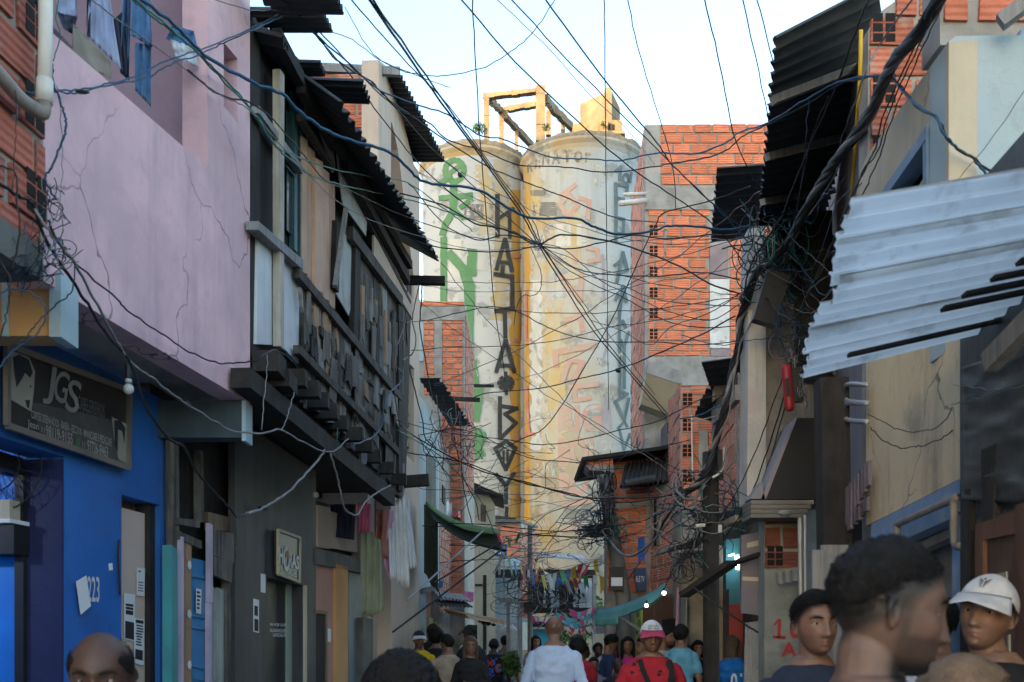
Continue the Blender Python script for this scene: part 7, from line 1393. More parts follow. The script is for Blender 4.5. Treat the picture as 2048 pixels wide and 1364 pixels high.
def hand(mb, w, d, nrm, side, s, curl=.6):
    """palm, four unequal bent fingers and a thumb; w wrist, d pointing direction, nrm palm side"""
    d = V(d).normalized(); nrm = V(nrm); nrm = (nrm-d*nrm.dot(d)).normalized(); x = d.cross(nrm)*side
    for k in range(4):
        b = w+d*.085*s+x*(.030-.020*k)*s; caps(mb, w+d*.01*s+x*(.018-.012*k)*s, b, .013*s, .011*s, 8)
        l = (.042,.047,.044,.034)[k]*s; c = curl*(1+.12*k); d1 = d*math.cos(c*.5)+nrm*math.sin(c*.5); d2 = d*math.cos(c*1.4)+nrm*math.sin(c*1.4); d3 = d*math.cos(c*2.1)+nrm*math.sin(c*2.1)
        m1 = b+d1*l; m2 = m1+d2*l*.65; caps(mb, b, m1, .0095*s, .0088*s, 8); caps(mb, m1, m2, .0088*s, .008*s, 8); caps(mb, m2, m2+d3*l*.5, .008*s, .007*s, 8)
    t0 = w+d*.025*s+x*.028*s; t1 = t0+(d*.6+x*.7+nrm*.3).normalized()*.04*s; caps(mb, t0, t1, .012*s, .010*s, 8); caps(mb, t1, t1+(d+nrm*.5+x*.15).normalized()*.03*s, .0098*s, .008*s, 8)
TMP = bpy.data.scenes.new('bake')
def baked(mb, voxel, smooth, wr=0., seed=0.):
    me = bpy.data.meshes.new('b'); me.from_pydata(mb.v, [], mb.f); bm = bmesh.new(); bm.from_mesh(me); bmesh.ops.recalc_face_normals(bm, faces=bm.faces); bm.to_mesh(me); bm.free()
    o = bpy.data.objects.new('b', me); TMP.collection.objects.link(o)
    r = o.modifiers.new('r', 'REMESH'); r.mode = 'VOXEL'; r.voxel_size = voxel; r.use_smooth_shade = True
    if smooth: k = o.modifiers.new('s', 'SMOOTH'); k.iterations = smooth; k.factor = .5
    with bpy.context.temp_override(scene=TMP, view_layer=TMP.view_layers[0]): dg = bpy.context.evaluated_depsgraph_get(); dg.update()
    out = bpy.data.meshes.new_from_object(o.evaluated_get(dg))
    bpy.data.objects.remove(o); bpy.data.meshes.remove(me)
    if wr:
        n = len(out.vertices); co = np.empty(n*3); no = np.empty(n*3); out.vertices.foreach_get('co', co); out.vertices.foreach_get('normal', no); co = co.reshape(-1, 3); no = no.reshape(-1, 3)
        w = np.array([noise.noise(V((c[0]*7+seed, c[1]*7, c[2]*13)))+.5*noise.noise(V((c[0]*19, c[1]*19+seed, c[2]*24))) for c in co.tolist()])
        out.vertices.foreach_set('co', (co+no*(wr*w)[:,None]).ravel()); out.update()
    return out
def mesh_obj(me, name, mats, parent=None):
    for m in (mats if isinstance(mats, (list, tuple)) else [mats]): me.materials.append(m)
    me.polygons.foreach_set('use_smooth', [True]*len(me.polygons)); o = bpy.data.objects.new(name, me); COL.objects.link(o); o.parent = parent; return o
m_skin = mat('skin', (1,1,1), vcol=True, rough=.48, scale=30, bump=.12, bscale=140, spec=.35)
m_hair = mat('dark_hair', (.006,.005,.005), (.012,.010,.009), scale=40, rough=.55, bump=.8, bscale=110, spec=.15)
m_hairb = mat('brown_hair', (.055,.035,.024), (.09,.058,.038), scale=30, rough=.45, bump=.8, bscale=110)
m_hairbl = mat('honey_hair', (.20,.125,.075), (.11,.068,.04), scale=25, rough=.45, bump=.8, bscale=110)
m_eyew = mat('eye_white', (.30,.28,.26), rough=.2, bump=0); m_iris = mat('dark_iris', (.015,.01,.008), rough=.12, bump=0)
def fab(n, c, c2=None, **k): return mat('fabric_'+n, c, c2, scale=9, rough=.92, bump=.35, bscale=150, **k)
f_black = fab('black', (.018,.018,.02)); f_jean = fab('denim_trousers', (.05,.07,.11)); f_shoe = fab('shoes', (.03,.03,.03))
SK = {'tan': (.205,.112,.076), 'light': (.26,.15,.105), 'olive': (.135,.076,.055), 'brown': (.075,.038,.027), 'dark': (.05,.026,.019)}
def person(label, px, py, Y, yaw=0, head=(0,0,0), skin='tan', hair='short', hm=None, shirt=None, sleeve='short', shirtname='shirt', beard=0, near=False, arms='down', trousers=None, cap=None, group='people in the street', fem=False, lean=0., seed=1, extra=None, width=1., vox=None):
    hc = P(px, py, Y); s = hc.z/1.635
    A = math.radians(yaw)+math.pi; Rb = Matrix.Rotation(A, 3, 'Z')
    hl = V((0,.02,1.635))*s; hl.y += lean*s
    base = V((hc.x, hc.y, 0))-Rb@V((hl.x, hl.y, 0))
    Rh = Matrix.Rotation(math.radians(head[0]), 3, 'Z')@Matrix.Rotation(math.radians(-head[1]), 3, 'X')@Matrix.Rotation(math.radians(head[2]), 3, 'Y')
    HT = lambda p: hl+Rh@(V(p)*s)
    vox = vox or (.0042 if near else (.008 if Y < 11 else .011))
    W = width*(.9 if fem else 1.)
    ly = lambda z: lean*max(0., min(1., (z-.9)/.6))       # upper body leans forward
    def torso(mb, g=0., top=True):
        ell(mb, [(0,ly(z)*s+y*s,z*s,(ax*W+g)*s,(ay+g)*s) for y, z, ax, ay in [k for k in ((0,.84,.12,.08),(0,.90,.165,.105),(0,.98,.158,.10),(.005,1.10,.145,.098),(.005,1.24,.168,.118),(0,1.34,.176,.115),(-.006,1.40,.168,.10),(-.012,1.445,.135,.082),(-.014,1.48,.095,.068),(-.012,1.515,.064,.058)) if top or k[1] < 1.50]])
    sh = [V((-.168*W,ly(1.4)-.01,1.372))*s, V((.168*W,ly(1.4)-.01,1.372))*s]
    J = {}
    for i, sd in enumerate((-1, 1)):
        pose = arms[i] if isinstance(arms, tuple) else arms
        if pose == 'mouth': e = V((sd*.20,.16,1.20))*s; w = HT((sd*.015,.135,-.125)); hd = (HT((0,.12,-.05))-w); nn = V((0,-1,0))
        elif pose == 'fold': e = V((sd*.235,.05,1.14))*s; w = V((sd*-.02,.22,1.13))*s; hd = V((-sd,.1,0)); nn = V((0,-1,-.2))
        elif pose == 'phone': e = V((sd*.22,.06,1.15))*s; w = V((sd*.08,.32,1.20))*s; hd = V((-sd*.3,.6,.5)); nn = V((0,-.3,1))
        elif pose == 'strap': e = V((sd*.27,.06,1.17))*s; w = V((sd*.12,.2,1.28))*s; hd = V((-sd*.6,.1,.6)); nn = V((0,-1,0))
        else: e = V((sd*(.225*W+.01),ly(1.13)-.015,1.13))*s; w = V((sd*(.245*W+.01),ly(.9)+.05,.88))*s; hd = V((0,.15,-1)); nn = V((-sd,0,0))
        J[i] = (sh[i], e, w, hd, nn, sd)
    B = MB(); vs, fs = shell(None, 96 if near else 56, 72 if near else 44); B.add([HT(p) for p in vs], fs)
    for sd in (-1, 1):   # ears: rim and lobe
        c = [HT((sd*(.073+.014*ex(-((t-.5)/.35)**2)), -.012-.012*math.sin(t*3.14), .024-.058*t)) for t in (0,.2,.4,.6,.8,1)]
        for k in range(5): caps(B, c[k], c[k+1], .0065*s, .0065*s, 6)
        caps(B, HT((sd*.072,-.006,.012)), HT((sd*.074,-.008,-.022)), .008*s, .008*s, 6)
        if near or Y < 14: caps(B, HT((sd*.024,.0765,.0085)), HT((sd*.041,.073,.0068)), .0090*s, .0084*s, 8); caps(B, HT((sd*.024,.0745,-.0098)), HT((sd*.041,.0715,-.0088)), .006*s, .006*s, 8)   # upper lids
    caps(B, V((0,-.02+ly(1.45),1.43))*s, HT((0,-.022,-.075)), .058*s*(.85 if fem else 1), .053*s*(.85 if fem else 1), 18)
    torso(B)
    for i in (0, 1):
        p, e, w, hd, nn, sd = J[i]; caps(B, p, e, .052*s, .041*s); caps(B, e, w, .041*s, .028*s); hand(B, w, hd, nn, sd, s)
        h_, k_, a_ = V((sd*.088,0,.90))*s, V((sd*.10,.015,.49))*s, V((sd*.105,-.02,.08))*s
        caps(B, h_, k_, .085*s, .056*s); caps(B, k_, a_, .056*s, .036*s); caps(B, a_+V((0,-.02,-.04))*s, a_+V((0,.16,-.05))*s, .036*s, .030*s)
    me = baked(B, vox, 2 if near else 1); n = len(me.vertices); co = np.empty(n*3); me.vertices.foreach_get('co', co); co = co.reshape(-1, 3)
    q = (co-np.array(hl))@np.array(Rh)/s      # head-local
    x, y, z = q[:,0], q[:,1], q[:,2]; sk = np.array(SK[skin]); col = np.tile(sk, (n, 1))
    G = lambda cx, cz, wx, wz: np.exp(-((np.abs(x)-cx)/wx)**2-((z-cz)/wz)**2)*(y > .03)
    def blend(m, c): m = np.clip(m, 0, 1)[:,None]; col[:] = col*(1-m)+np.array(c)*m
    blend(.55*(G(0,-.067,.024,.006)+G(0,-.079,.02,.006)), sk*np.array((.95,.55,.55))); blend(.8*G(0,-.0728,.022,.0022), sk*.25); blend(.35*G(.033,.002,.022,.012), sk*.45); blend(.25*G(.046,-.03,.02,.02), sk*np.array((1.15,.75,.72)))
    blend(1.1*G(.033,.0245,.017,.0062), (.012,.009,.008)); inh = (np.abs(x) < .12)&(np.abs(z) < .16)&(np.abs(y) < .16)
    if beard:
        jaw = np.clip((-.038-z)/.012, 0, 1)*(z > -.135)*np.clip((y+.01)/.02, 0, 1)*(1-np.exp(-(x/.02)**2-((z+.073)/.011)**2))*(1-np.exp(-(x/.017)**2-((z+.036)/.014)**2)); side = np.clip((.02-z)/.02, 0, 1)*np.exp(-((y-.012)/.014)**2)*(np.abs(x) > .05)
        mst = np.exp(-(x/.026)**2-((z+.0565)/.006)**2)*(y > .05); blend(beard*np.maximum(np.maximum(jaw*(.62+.38*np.clip((-.078-z)/.02, 0, 1)), .6*side), mst)*inh, (.012,.009,.008))
    line = np.where(y > .024, .066+(.012-.066)*np.clip((.09-y)/.066, 0, 1), .012-.08*np.clip((.024-y)/.1, 0, 1))
    if hair == 'stubble': blend(.4*np.clip((z-line+.004)/.02, 0, 1)*np.clip((.075-z)/.03, 0, 1)*inh, (.03,.02,.018))
    elif hair == 'horseshoe': blend(.85*np.clip((z-line)/.012, 0, 1)*np.clip((.06-z+.35*np.clip(-y, 0, 1))/.02, 0, 1)*inh*(np.abs(x) > .02), (.025,.02,.018))
    else: blend(.93*np.clip((z-line+.012)/.03, 0, 1)*inh, (.010,.008,.007))
    me.attributes.new('Col', 'FLOAT_COLOR', 'POINT').data.foreach_set('color', np.c_[col, np.ones(n)].astype(np.float32).ravel())
    o = mesh_obj(me, 'person', m_skin); tag(o, label, 'person', group); o.location = base; o.rotation_euler = (0,0,A)
    hm = hm or m_hair; rr_ = random.Random(seed)
    if near or Y < 10:      # eyes
        for sd in (-1, 1):
            m_ = MB(); ys = .0762; m_.ball(HT((sd*.032,ys-.0065,-.0005)), .0112*s, 16, 12, 0, (1.28,1,1)); m_.ball(HT((sd*.032,ys+.0005,-.0005)), .0062*s, 12, 8, 1); m_.build('eye', [m_eyew, m_iris], o, local=True, smooth=True)
            b_ = MB()
            for k in range(70 if near else 40):
                t = rr_.random(); bx = .014+.036*t; bz = .0165+.006*math.sin(t*2.6)-.004*t*t+rr_.uniform(-.0028,.0028)*(1.2-t); zz = bz/.115; xx = bx/.074; yy = math.sqrt(max(.02, 1-zz*zz-xx*xx))
                n_ = math.sqrt(xx*xx+yy*yy+zz*zz); p = head_pt(sd*xx/n_, yy/n_, zz/n_, .0015); q_ = p+V((sd*.007,-.001,.0025*(1-t*1.6))); b_.add([HT(p+V((0,.0005,-.0011))), HT(p+V((0,.0005,.0011))), HT(q_)], [[0,1,2]])
            b_.build('eyebrow', hm, o, local=True)
    def add_shell(name, offf, m, nu=84, nv=56, mp=None):
        vs, fs = shell(offf, nu, nv, True); m_ = MB(); m_.add([HT(p) for p in vs], fs); return m_.build(name, m, o, local=True, smooth=True)
    def strands(m_, n, cond, ln, wd, drop=.3, up=.6):
        for _ in range(n):
            while 1:
                d = V((rr_.gauss(0,1), rr_.gauss(0,1), rr_.gauss(0,1))).normalized()
                if cond(*d): break
            p = head_pt(*d, .004, True); nn = (head_pt(*d, .02, True)-p).normalized(); t = V((rr_.gauss(0,1), rr_.gauss(0,1), rr_.gauss(0,1))); t = (t-nn*t.dot(nn)).normalized(); l = ln*rr_.uniform(.6, 1.2)*(.35+.65*sst(0,.05,p.z-.01))
            a = p+nn*l*up+t*l*.35; b = a+nn*l*.25*up+t*l*.6-V((0,0,drop*l)); c = nn.cross(t)*wd
            m_.add([HT(v) for v in (p-c, p+c, a+c*.8, a-c*.8, b)], [[0,1,2,3],[3,2,4]])
    nf = lambda x, y, z, f=26, sd=seed: noise.noise(V((x*f*.4+sd, y*f*.4, z*f*.4)))
    if hair in ('short', 'curly', 'long', 'afro', 'bun', 'fade', 'honey'):
        th = .006 if cap else {'short': .017, 'curly': .014, 'long': .020, 'afro': .042, 'bun': .013, 'fade': .02, 'honey': .03}[hair]; ro = {'curly': .006, 'afro': .008}.get(hair, .003)
        def off(x, y, z):
            p = head_pt(x, y, z, 0, True); e = p.z-hairline(x, y, z, .066 if hair not in ('long','honey') else .075, .012 if hair not in ('fade', 'curly') else .028, -.07 if hair not in ('fade','curly') else -.025)
            m = sst(-.002, .012 if hair not in ('curly','fade') else .03, e); top = sst(.0, .095, e) if hair in ('short','curly','fade') else 1.
            return m*(th*((.1 if hair in ('curly','fade') else .25)+(.9 if hair in ('curly','fade') else .75)*top)+ro*(.3+.7*top)*(nf(x, y, z, 22)+.5*nf(x, y, z, 60)))-(1-m)*.012
        add_shell('hair', off, hm, 120 if near else 72, 80 if near else 48)
        if (near or Y < 5) and not cap:
            m_ = MB(); cv = (lambda x, y, z: head_pt(x,y,z,0,True).z-hairline(x,y,z) > .012) if hair not in ('fade','curly') else (lambda x, y, z: head_pt(x,y,z,0,True).z-hairline(x,y,z,.07,.03,-.035) > .012)
            strands(m_, 4200 if hair != 'curly' else 5200, cv, th*1.7 if hair != 'curly' else .017, .0008, .1, .4 if hair in ('curly','fade') else .3); m_.build('hair_strands', hm, o, local=True)
    if hair == 'horseshoe':
        def offh(x, y, z):
            p = head_pt(x, y, z, 0, True); m = sst(-.004,.012,p.z-hairline(x,y,z,.06,.002,-.075))*(1-sst(.050,.072,p.z+.35*min(0.,p.y)))*max(sst(.048,.060,abs(p.x)), sst(.02,-.02,p.y))
            return m*(.0055+.002*nf(x, y, z, 60))-(1-m)*.011
        add_shell('hair', offh, hm, 110, 80)
        m_ = MB(); strands(m_, 2600, lambda x, y, z: (lambda p: p.z-hairline(x,y,z,.06,.002,-.075) > .004 and p.z+.35*min(0.,p.y) < .066 and (abs(p.x) > .054 or p.y < 0))(head_pt(x,y,z,0,True)), .010, .0006, .1, .4); m_.build('hair_strands', hm, o, local=True)
    if hair in ('long', 'honey'):
        m_ = MB(); L_ = .26 if hair == 'long' else .22; rg = []
        for k in range(9):
            t = k/8; zc = .03-(L_+.03)*t; rg.append([HT((( .088-.012*t)*math.cos(a)*(1+.05*nf(math.cos(a),t,math.sin(a),18)), -.045-.012*t+(.058-.012*t)*math.sin(a)*(1+.06*nf(math.sin(a),t*3,1,18)), zc)) for a in [2*math.pi*i/28 for i in range(28)]])
        m_.loft(rg)
        for sd in (-1, 1): m_.tube([HT((sd*.052,.055,.085)), HT((sd*.076,.045,.03)), HT((sd*.082,.03,-.05)), HT((sd*.082,.035,-.13)), HT((sd*.085,.045,-.24))], [.010*s,.020*s,.022*s,.022*s,.006*s], 10)
        m_.build('hair_lengths', hm, o, local=True, smooth=True)
    if hair == 'bun': m_ = MB(); m_.ball(HT((-.02,-.125,.01)), .034*s, 14, 10); m_.build('hair_bun', hm, o, local=True, smooth=True)
    if cap:
        cm, bmk = cap[0], cap[1]
        line_ = lambda y: .043-.04*sst(.6,-.6,y)
        offc = lambda x, y, z: (lambda e: sst(-.002,.006,e)*(.010+.003*sst(.3,.9,z))-(1-sst(-.002,.006,e))*.014)(head_pt(x,y,z,0,True).z-line_(y))
        add_shell('cap', offc, cm, 96, 64)
        m_ = MB(); N_ = 18
        def brim(u, v): a = (u-.5)*2*1.05; p = head_pt(math.sin(a), math.cos(a), .40, .010, True); d = V((math.sin(a)*.55, 1., 0)).normalized(); return HT(p+d*(.080*v*max(.15, math.cos(a)**.7))+V((0,0,-.034*v-.028*abs(math.sin(a))*v)))
        m_.grid(brim, N_, 5, Rh@V((0,0,.004*s))); m_.build('cap_brim', bmk, o, local=True, smooth=True)
        m_ = MB(); m_.ball(HT((0,-.004,.124)), .006*s, 8, 5); m_.build('cap_button', bmk, o, local=True)
    if beard > 9:
        def offb(x, y, z):
            p = head_pt(x, y, z, 0, True); j = sst(-.045,-.058,p.z)*sst(-.02,.01,p.y)*(1-ex(-(p.x/.024)**2-((p.z+.073)/.012)**2)*(y > 0))*sst(-.118,-.10,p.z+.01*(y < .3)); sb = sst(.02,-.02,p.z)*ex(-((p.y-.012)/.014)**2)*(abs(p.x) > .05)
            m = j; return m*(.0045+.004*nf(x, y, z, 60))-(1-m)*.01
        vs, fs = shell(offb, 110, 90, False); m_ = MB(); m_.add([HT(p) for p in vs], fs); m_.build('beard', hm, o, local=True, smooth=True)
    # clothes
    if shirt:
        B = MB(); g = .014 if not near else .012; torso(B, g, False)
        for i in (0, 1):
            p, e, w, hd, nn, sd = J[i]
            if sleeve == 'long': caps(B, p, e, .063*s, .055*s); caps(B, e, e.lerp(w, .97), .056*s, .040*s)
            elif sleeve == 'short': caps(B, p, p.lerp(e, .62), .064*s, .065*s)
        if shirtname in ('polo', 'jacket'): B.tube([V((.088*math.cos(a)*W,-.006+ly(1.47)+.074*math.sin(a)*1.0,1.462-.018*math.sin(a)))*s for a in [2*math.pi*k/24 for k in range(25)]], .012*s, 8)
        smesh = baked(B, .0075 if near else max(.009, vox), 6, .014 if sleeve == 'long' else .011, seed*3.1); mesh_obj(smesh, shirtname, shirt, o)
    B = MB(); ell(B, [(0,0,z*s,(ax*W+.012)*s,(ay+.014)*s) for z, ax, ay in ((.80,.15,.09),(.88,.165,.105),(.98,.158,.10),(1.0,.15,.095))])
    for sd in (-1, 1): caps(B, V((sd*.088,0,.90))*s, V((sd*.10,.015,.49))*s, .098*s, .075*s); caps(B, V((sd*.10,.015,.49))*s, V((sd*.105,-.015,.11))*s, .074*s, .062*s)
    mesh_obj(baked(B, .012, 1, .006, seed), 'trousers', trousers or f_jean, o)
    B = MB()
    for sd in (-1, 1): ell(B, [(sd*.105*s,.05*s,z*s,(.045-k)*s,(.145-k)*s) for z, k in ((.0,.002),(.03,0),(.07,.008),(.10,.04))])
    mesh_obj(baked(B, .01, 1), 'shoes', f_shoe, o)
    if extra: extra(o, HT, s, J, W, Rh)
    return o
def surf(o, part, origin, d):      # point on a clothing child along a ray, in the person's own space
    ch = [c for c in o.children if c.name.split('.')[0] == part][0]
    hit, loc, nn, _ = ch.ray_cast(V(origin), V(d).normalized()) if ch.data.polygons else (0,)*4
    return loc+nn*.003 if hit else None
def print_on(o, part, name, m, txt, cx, cz, w, hgt, back, s, bold=.02):
    vs, fs = text_bm(txt, bold=bold); x0 = min(v.x for v in vs); x1 = max(v.x for v in vs); y0 = min(v.y for v in vs); y1 = max(v.y for v in vs); out = []
    sg = -1 if back else 1
    for v in vs:
        lx = (cx+((v.x-x0)/(x1-x0)-.5)*w*(-sg)*-1*(-1 if not back else 1))*s; lz = (cz+((v.y-y0)/(y1-y0)-.5)*hgt)*s
        out.append(surf(o, part, (lx, sg*1., lz), (0,-sg,0)) or V((lx, sg*.15, lz)))
    m_ = MB(); m_.add(out, fs); m_.build(name, m, o, local=True)
def blots(o, part, name, m, n, s, seed, r0=.015, r1=.05, back=False):
    rr_ = random.Random(seed); m_ = MB(); sg = -1 if back else 1
    for _ in range(n):
        cx, cz = rr_.uniform(-.17,.17), rr_.uniform(1.0,1.44); r = rr_.uniform(r0, r1); k = rr_.randint(6, 9); pts = []
        for i in range(k):
            q = r*rr_.uniform(.5, 1.1); a = 2*math.pi*i/k; pts.append(surf(o, part, ((cx+q*math.cos(a))*s, sg*1., (cz+q*.7*math.sin(a))*s), (0,-sg,0)))
        if all(pts): c = sum(pts, V())/k+V((0,sg*.002,0)); m_.add([c]+pts, [[0,1+i,1+(i+1) % k] for i in range(k)])
    m_.build(name, m, o, local=True)
def strap(o, part, name, m, pts, w, s, front=True):
    sg = 1 if front else -1; L_ = [surf(o, part, (x*s, sg*1., z*s), (0,-sg,0)) for x, z in pts]; L_ = [p+V((0,sg*.006,0)) for p in L_ if p]
    m_ = MB()
    for a, b in zip(L_, L_[1:]): m_.bar(a, b+(b-a)*.05, w*s, .006, (0,sg,0))
    m_.build(name, m, o, local=True)
def glasses(o, HT, s):
    m_ = MB()
    for sd in (-1, 1): m_.tube([HT((sd*.032+.021*math.cos(a), .094, .002+.015*math.sin(a))) for a in [2*math.pi*k/14 for k in range(15)]], .0022*s, 5); m_.tube([HT((sd*.053,.092,.004)), HT((sd*.078,.0,.006))], .002*s, 5)
    m_.tube([HT((-.011,.098,.004)), HT((.011,.098,.004))], .002*s, 5); m_.build('glasses', m_ink, o, local=True)
# ---------------------------------------------------------------- near people
f_mauve = fab('mauve_grey', (.115,.10,.135)); f_nvy = fab('navy', (.022,.03,.055))
person('man in profile at right with curly dark hair and beard, mauve shirt', 1772, 1217, 1.80, 91, (-2,7,0), 'olive', 'curly', None, f_mauve, beard=1., near=True, seed=3)
def green_cuff(o, HT, s, J, W, Rh):
    m_ = MB(); p, e, w, hd, nn, sd = J[0]; c = p.lerp(e, .3); d = (e-p).normalized(); u = d.cross(V((0,1,0))).normalized(); v = d.cross(u)
    m_.tube([c+(u*math.cos(a)+v*math.sin(a))*.082*s for a in [2*math.pi*k/20 for k in range(21)]], .008*s, 6); m_.build('sleeve_stripe', mat('green_stripe', (.02,.4,.14), bump=0), o, local=True)
person('young man with short black hair and dark navy polo beside the red 10', 1631, 1249, 3.9, 8, (0,-2,0), 'tan', 'fade', None, f_nvy, shirtname='polo', beard=.35, near=True, seed=5, extra=green_cuff)
def cap_eagle(o, HT, s, J, W, Rh):
    m_ = MB()
    def f(a, z): return HT(head_pt(math.sin(a)*math.sqrt(1-z*z), math.cos(a)*math.sqrt(1-z*z), z, .0145, True))
    for k in range(5):
        a0 = .30-.025*k; z = .74-.04*k
        for sd in (-1, 1): m_.add([f(sd*.03, z), f(sd*.03, z-.03), f(sd*(a0-.03*k), z+.055-.012*k), f(sd*(a0), z+.08-.012*k)], [[0,1,2,3]])
    m_.add([f(-.05,.775), f(.06,.775), f(.09,.80), f(.02,.825), f(-.03,.81)], [[0,1,2,3,4]]); m_.build('cap_emblem', m_ink, o, local=True)
f_wcap = fab('white_cap', (.62,.63,.65))
person('man in a white cap with a black bird emblem, black shirt, looking back', 1974, 1228, 3.3, -62, (20,-6,-8), 'light', 'short', None, f_black, beard=.3, near=True, cap=(f_wcap, f_wcap), seed=7, extra=cap_eagle)
person('woman with honey brown hair, head low in the bottom right corner', 1928, 1418, 2.3, 70, (0,0,0), 'light', 'honey', m_hairbl, f_black, near=True, seed=9, fem=True)
f_pat = fab('black_white_pattern', (.5,.5,.5), (.02,.02,.02), lo=.49, hi=.51); person('man half hidden behind the bearded profile, patterned shirt', 1864, 1250, 4.2, 205, (0,0,0), 'tan', 'fade', None, f_pat, seed=11)
person('bald man with dark grey sides looking down at the lower left', 203, 1350, 2.5, 6, (4,8,0), 'brown', 'horseshoe', None, fab('dark_grey', (.06,.06,.065)), near=True, beard=.25, seed=13)
person('person seen from behind with thick black hair at the bottom, left of centre', 803, 1404, 2.6, 180, (0,0,0), 'tan', 'afro', None, f_black, near=True, seed=15)
# ---------------------------------------------------------------- middle of the street
f_lb = fab('pale_blue', (.42,.53,.72), (.38,.48,.66)); f_red = fab('red', (.36,.018,.03), (.30,.015,.025))
person('bald man from behind in a pale blue long sleeved shirt', 1108, 1257, 10.0, 178, (0,0,0), 'tan', 'stubble', None, f_lb, 'long', seed=21, width=1.12, vox=.008)
def red_man(o, HT, s, J, W, Rh):
    blots(o, 'shirt', 'shirt_print', f_black, 11, s, 4, .008, .024); strap(o, 'shirt', 'crossbody_strap', f_black, [(.09,1.46),(.07,1.38),(.03,1.28),(-.02,1.16),(-.06,1.04)], .04, s)
    strap(o, 'shirt', 'backpack_strap', f_black, [(-.12,1.45),(-.135,1.40),(-.14,1.32),(-.15,1.24),(-.17,1.15)], .055, s)
    pts = [(.03,1.02),(.06,1.14),(.075,1.21),(.06,1.235),(.045,1.2),(.05,1.1),(.07,1.03),(.03,1.03),(-.01,1.08),(-.03,1.05),(-.06,1.09)]
    L_ = [surf(o, 'shirt', (-x*s+.08*s, 1, z*s), (0,-1,0)) for x, z in pts]; m_ = MB(); m_.tube(catmull([p for p in L_ if p], 4), .006*s, 5); m_.build('yellow_script', mat('yellow_print', (.7,.42,.02), bump=0), o, local=True)
    m_ = MB()
    def f(a, z): return HT(head_pt(math.sin(a)*math.sqrt(1-z*z), math.cos(a)*math.sqrt(1-z*z), z, .0145, True))
    for t_, z0, z1 in (('CALLE', .62, .74), ('VITORIA', .46, .58)): text_quad(m_, t_, [(-.5,z1),(.5,z1),(.5,z0),(-.5,z0)], lambda a, z: f(-a, z), .02)
    m_.build('cap_lettering', m_ink, o, local=True)
f_pinkb = fab('pink_brim', (.42,.05,.12))
person('man in a printed red shirt with white cap and black straps', 1303, 1273, 7.8, -4, (4,4,0), 'tan', 'short', None, f_red, beard=.3, cap=(f_wcap, f_pinkb), seed=23, extra=red_man, width=1.08, vox=.0065)
def back_txt(part, t_, m, cx, cz, w, hgt):
    return lambda o, HT, s, J, W, Rh: print_on(o, part, 'shirt_lettering', m, t_, cx, cz, w, hgt, True, s)
person('person with bushy black hair in a red shirt seen from behind', 1156, 1296, 13.0, 176, (0,0,0), 'brown', 'afro', None, f_red, seed=25, extra=back_txt('shirt', 'IRA', m_wpaint, .04, 1.28, .12, .05))
person('dark haired person in profile behind the red shirt', 1168, 1303, 16, 95, (0,0,0), 'brown', 'short', None, fab('light_blue_print', (.25,.4,.5)), seed=27)
person('small child with dark hair between the red shirt and the backpack', 1187, 1329, 13.5, 0, (0,0,0), 'tan', 'short', None, fab('grey', (.2,.2,.22)), seed=29)
nv = person('man in a navy jacket leaning forward with a grey backpack', 1222, 1286, 13.8, 95, (0,24,0), 'tan', 'short', None, fab('navy_jacket', (.02,.04,.10)), 'long', 'jacket', seed=31, lean=.12, arms='phone')
person('person in a red and black striped shirt behind the navy jacket', 1235, 1283, 14.9, -20, (0,0,0), 'tan', 'short', None, mat('fabric_red_stripes', (.5,.03,.03), (.02,.02,.02), scale=.1, streak=1., streakcol=(.02,.02,.02), sscale=(.1,.1,9)), seed=33)
person('woman with long black hair in a bright pink top', 1255, 1291, 13.6, 2, (0,0,0), 'tan', 'long', None, fab('bright_pink', (.55,.03,.25)), 'none', 'top', seed=35, fem=True, arms=('down','fold'), trousers=fab('grey_jeans', (.14,.18,.23)))
person('small dark child in front of the woman in pink', 1236, 1331, 12.6, 10, (0,0,0), 'dark', 'stubble', None, f_black, seed=37)
person('bearded man glancing aside just behind the red printed shirt', 1334, 1275, 13., 55, (0,0,0), 'tan', 'short', None, fab('pale_peach', (.5,.33,.26)), beard=.9, seed=39)
person('person with a dark hair bun and light blue shirt seen from behind', 1362, 1269, 12.4, 165, (-10,0,0), 'tan', 'bun', None, fab('sky_blue', (.11,.33,.48)), seed=41, fem=True)
person('woman in black holding a hand to her mouth', 1396, 1298, 13.5, -6, (0,2,0), 'light', 'long', None, f_black, seed=43, fem=True, arms=('down','mouth'), extra=lambda o, HT, s, J, W, Rh: print_on(o, 'shirt', 'shirt_lettering', m_gpaint, 'rolou', 0, 1.24, .16, .03, False, s))
person('person in profile next to the woman in the blue number shirt', 1444, 1299, 13.5, 80, (0,0,0), 'tan', 'short', None, fab('white_print', (.45,.47,.5)), seed=45)
person('woman in a bright blue number 10 shirt with long brown hair', 1464, 1291, 12, 160, (-20,0,0), 'tan', 'long', m_hairb, fab('bright_blue', (.012,.16,.48)), 'long', seed=47, fem=True, arms='down', extra=back_txt('shirt', '10', m_wpaint, .07, 1.2, .13, .2))
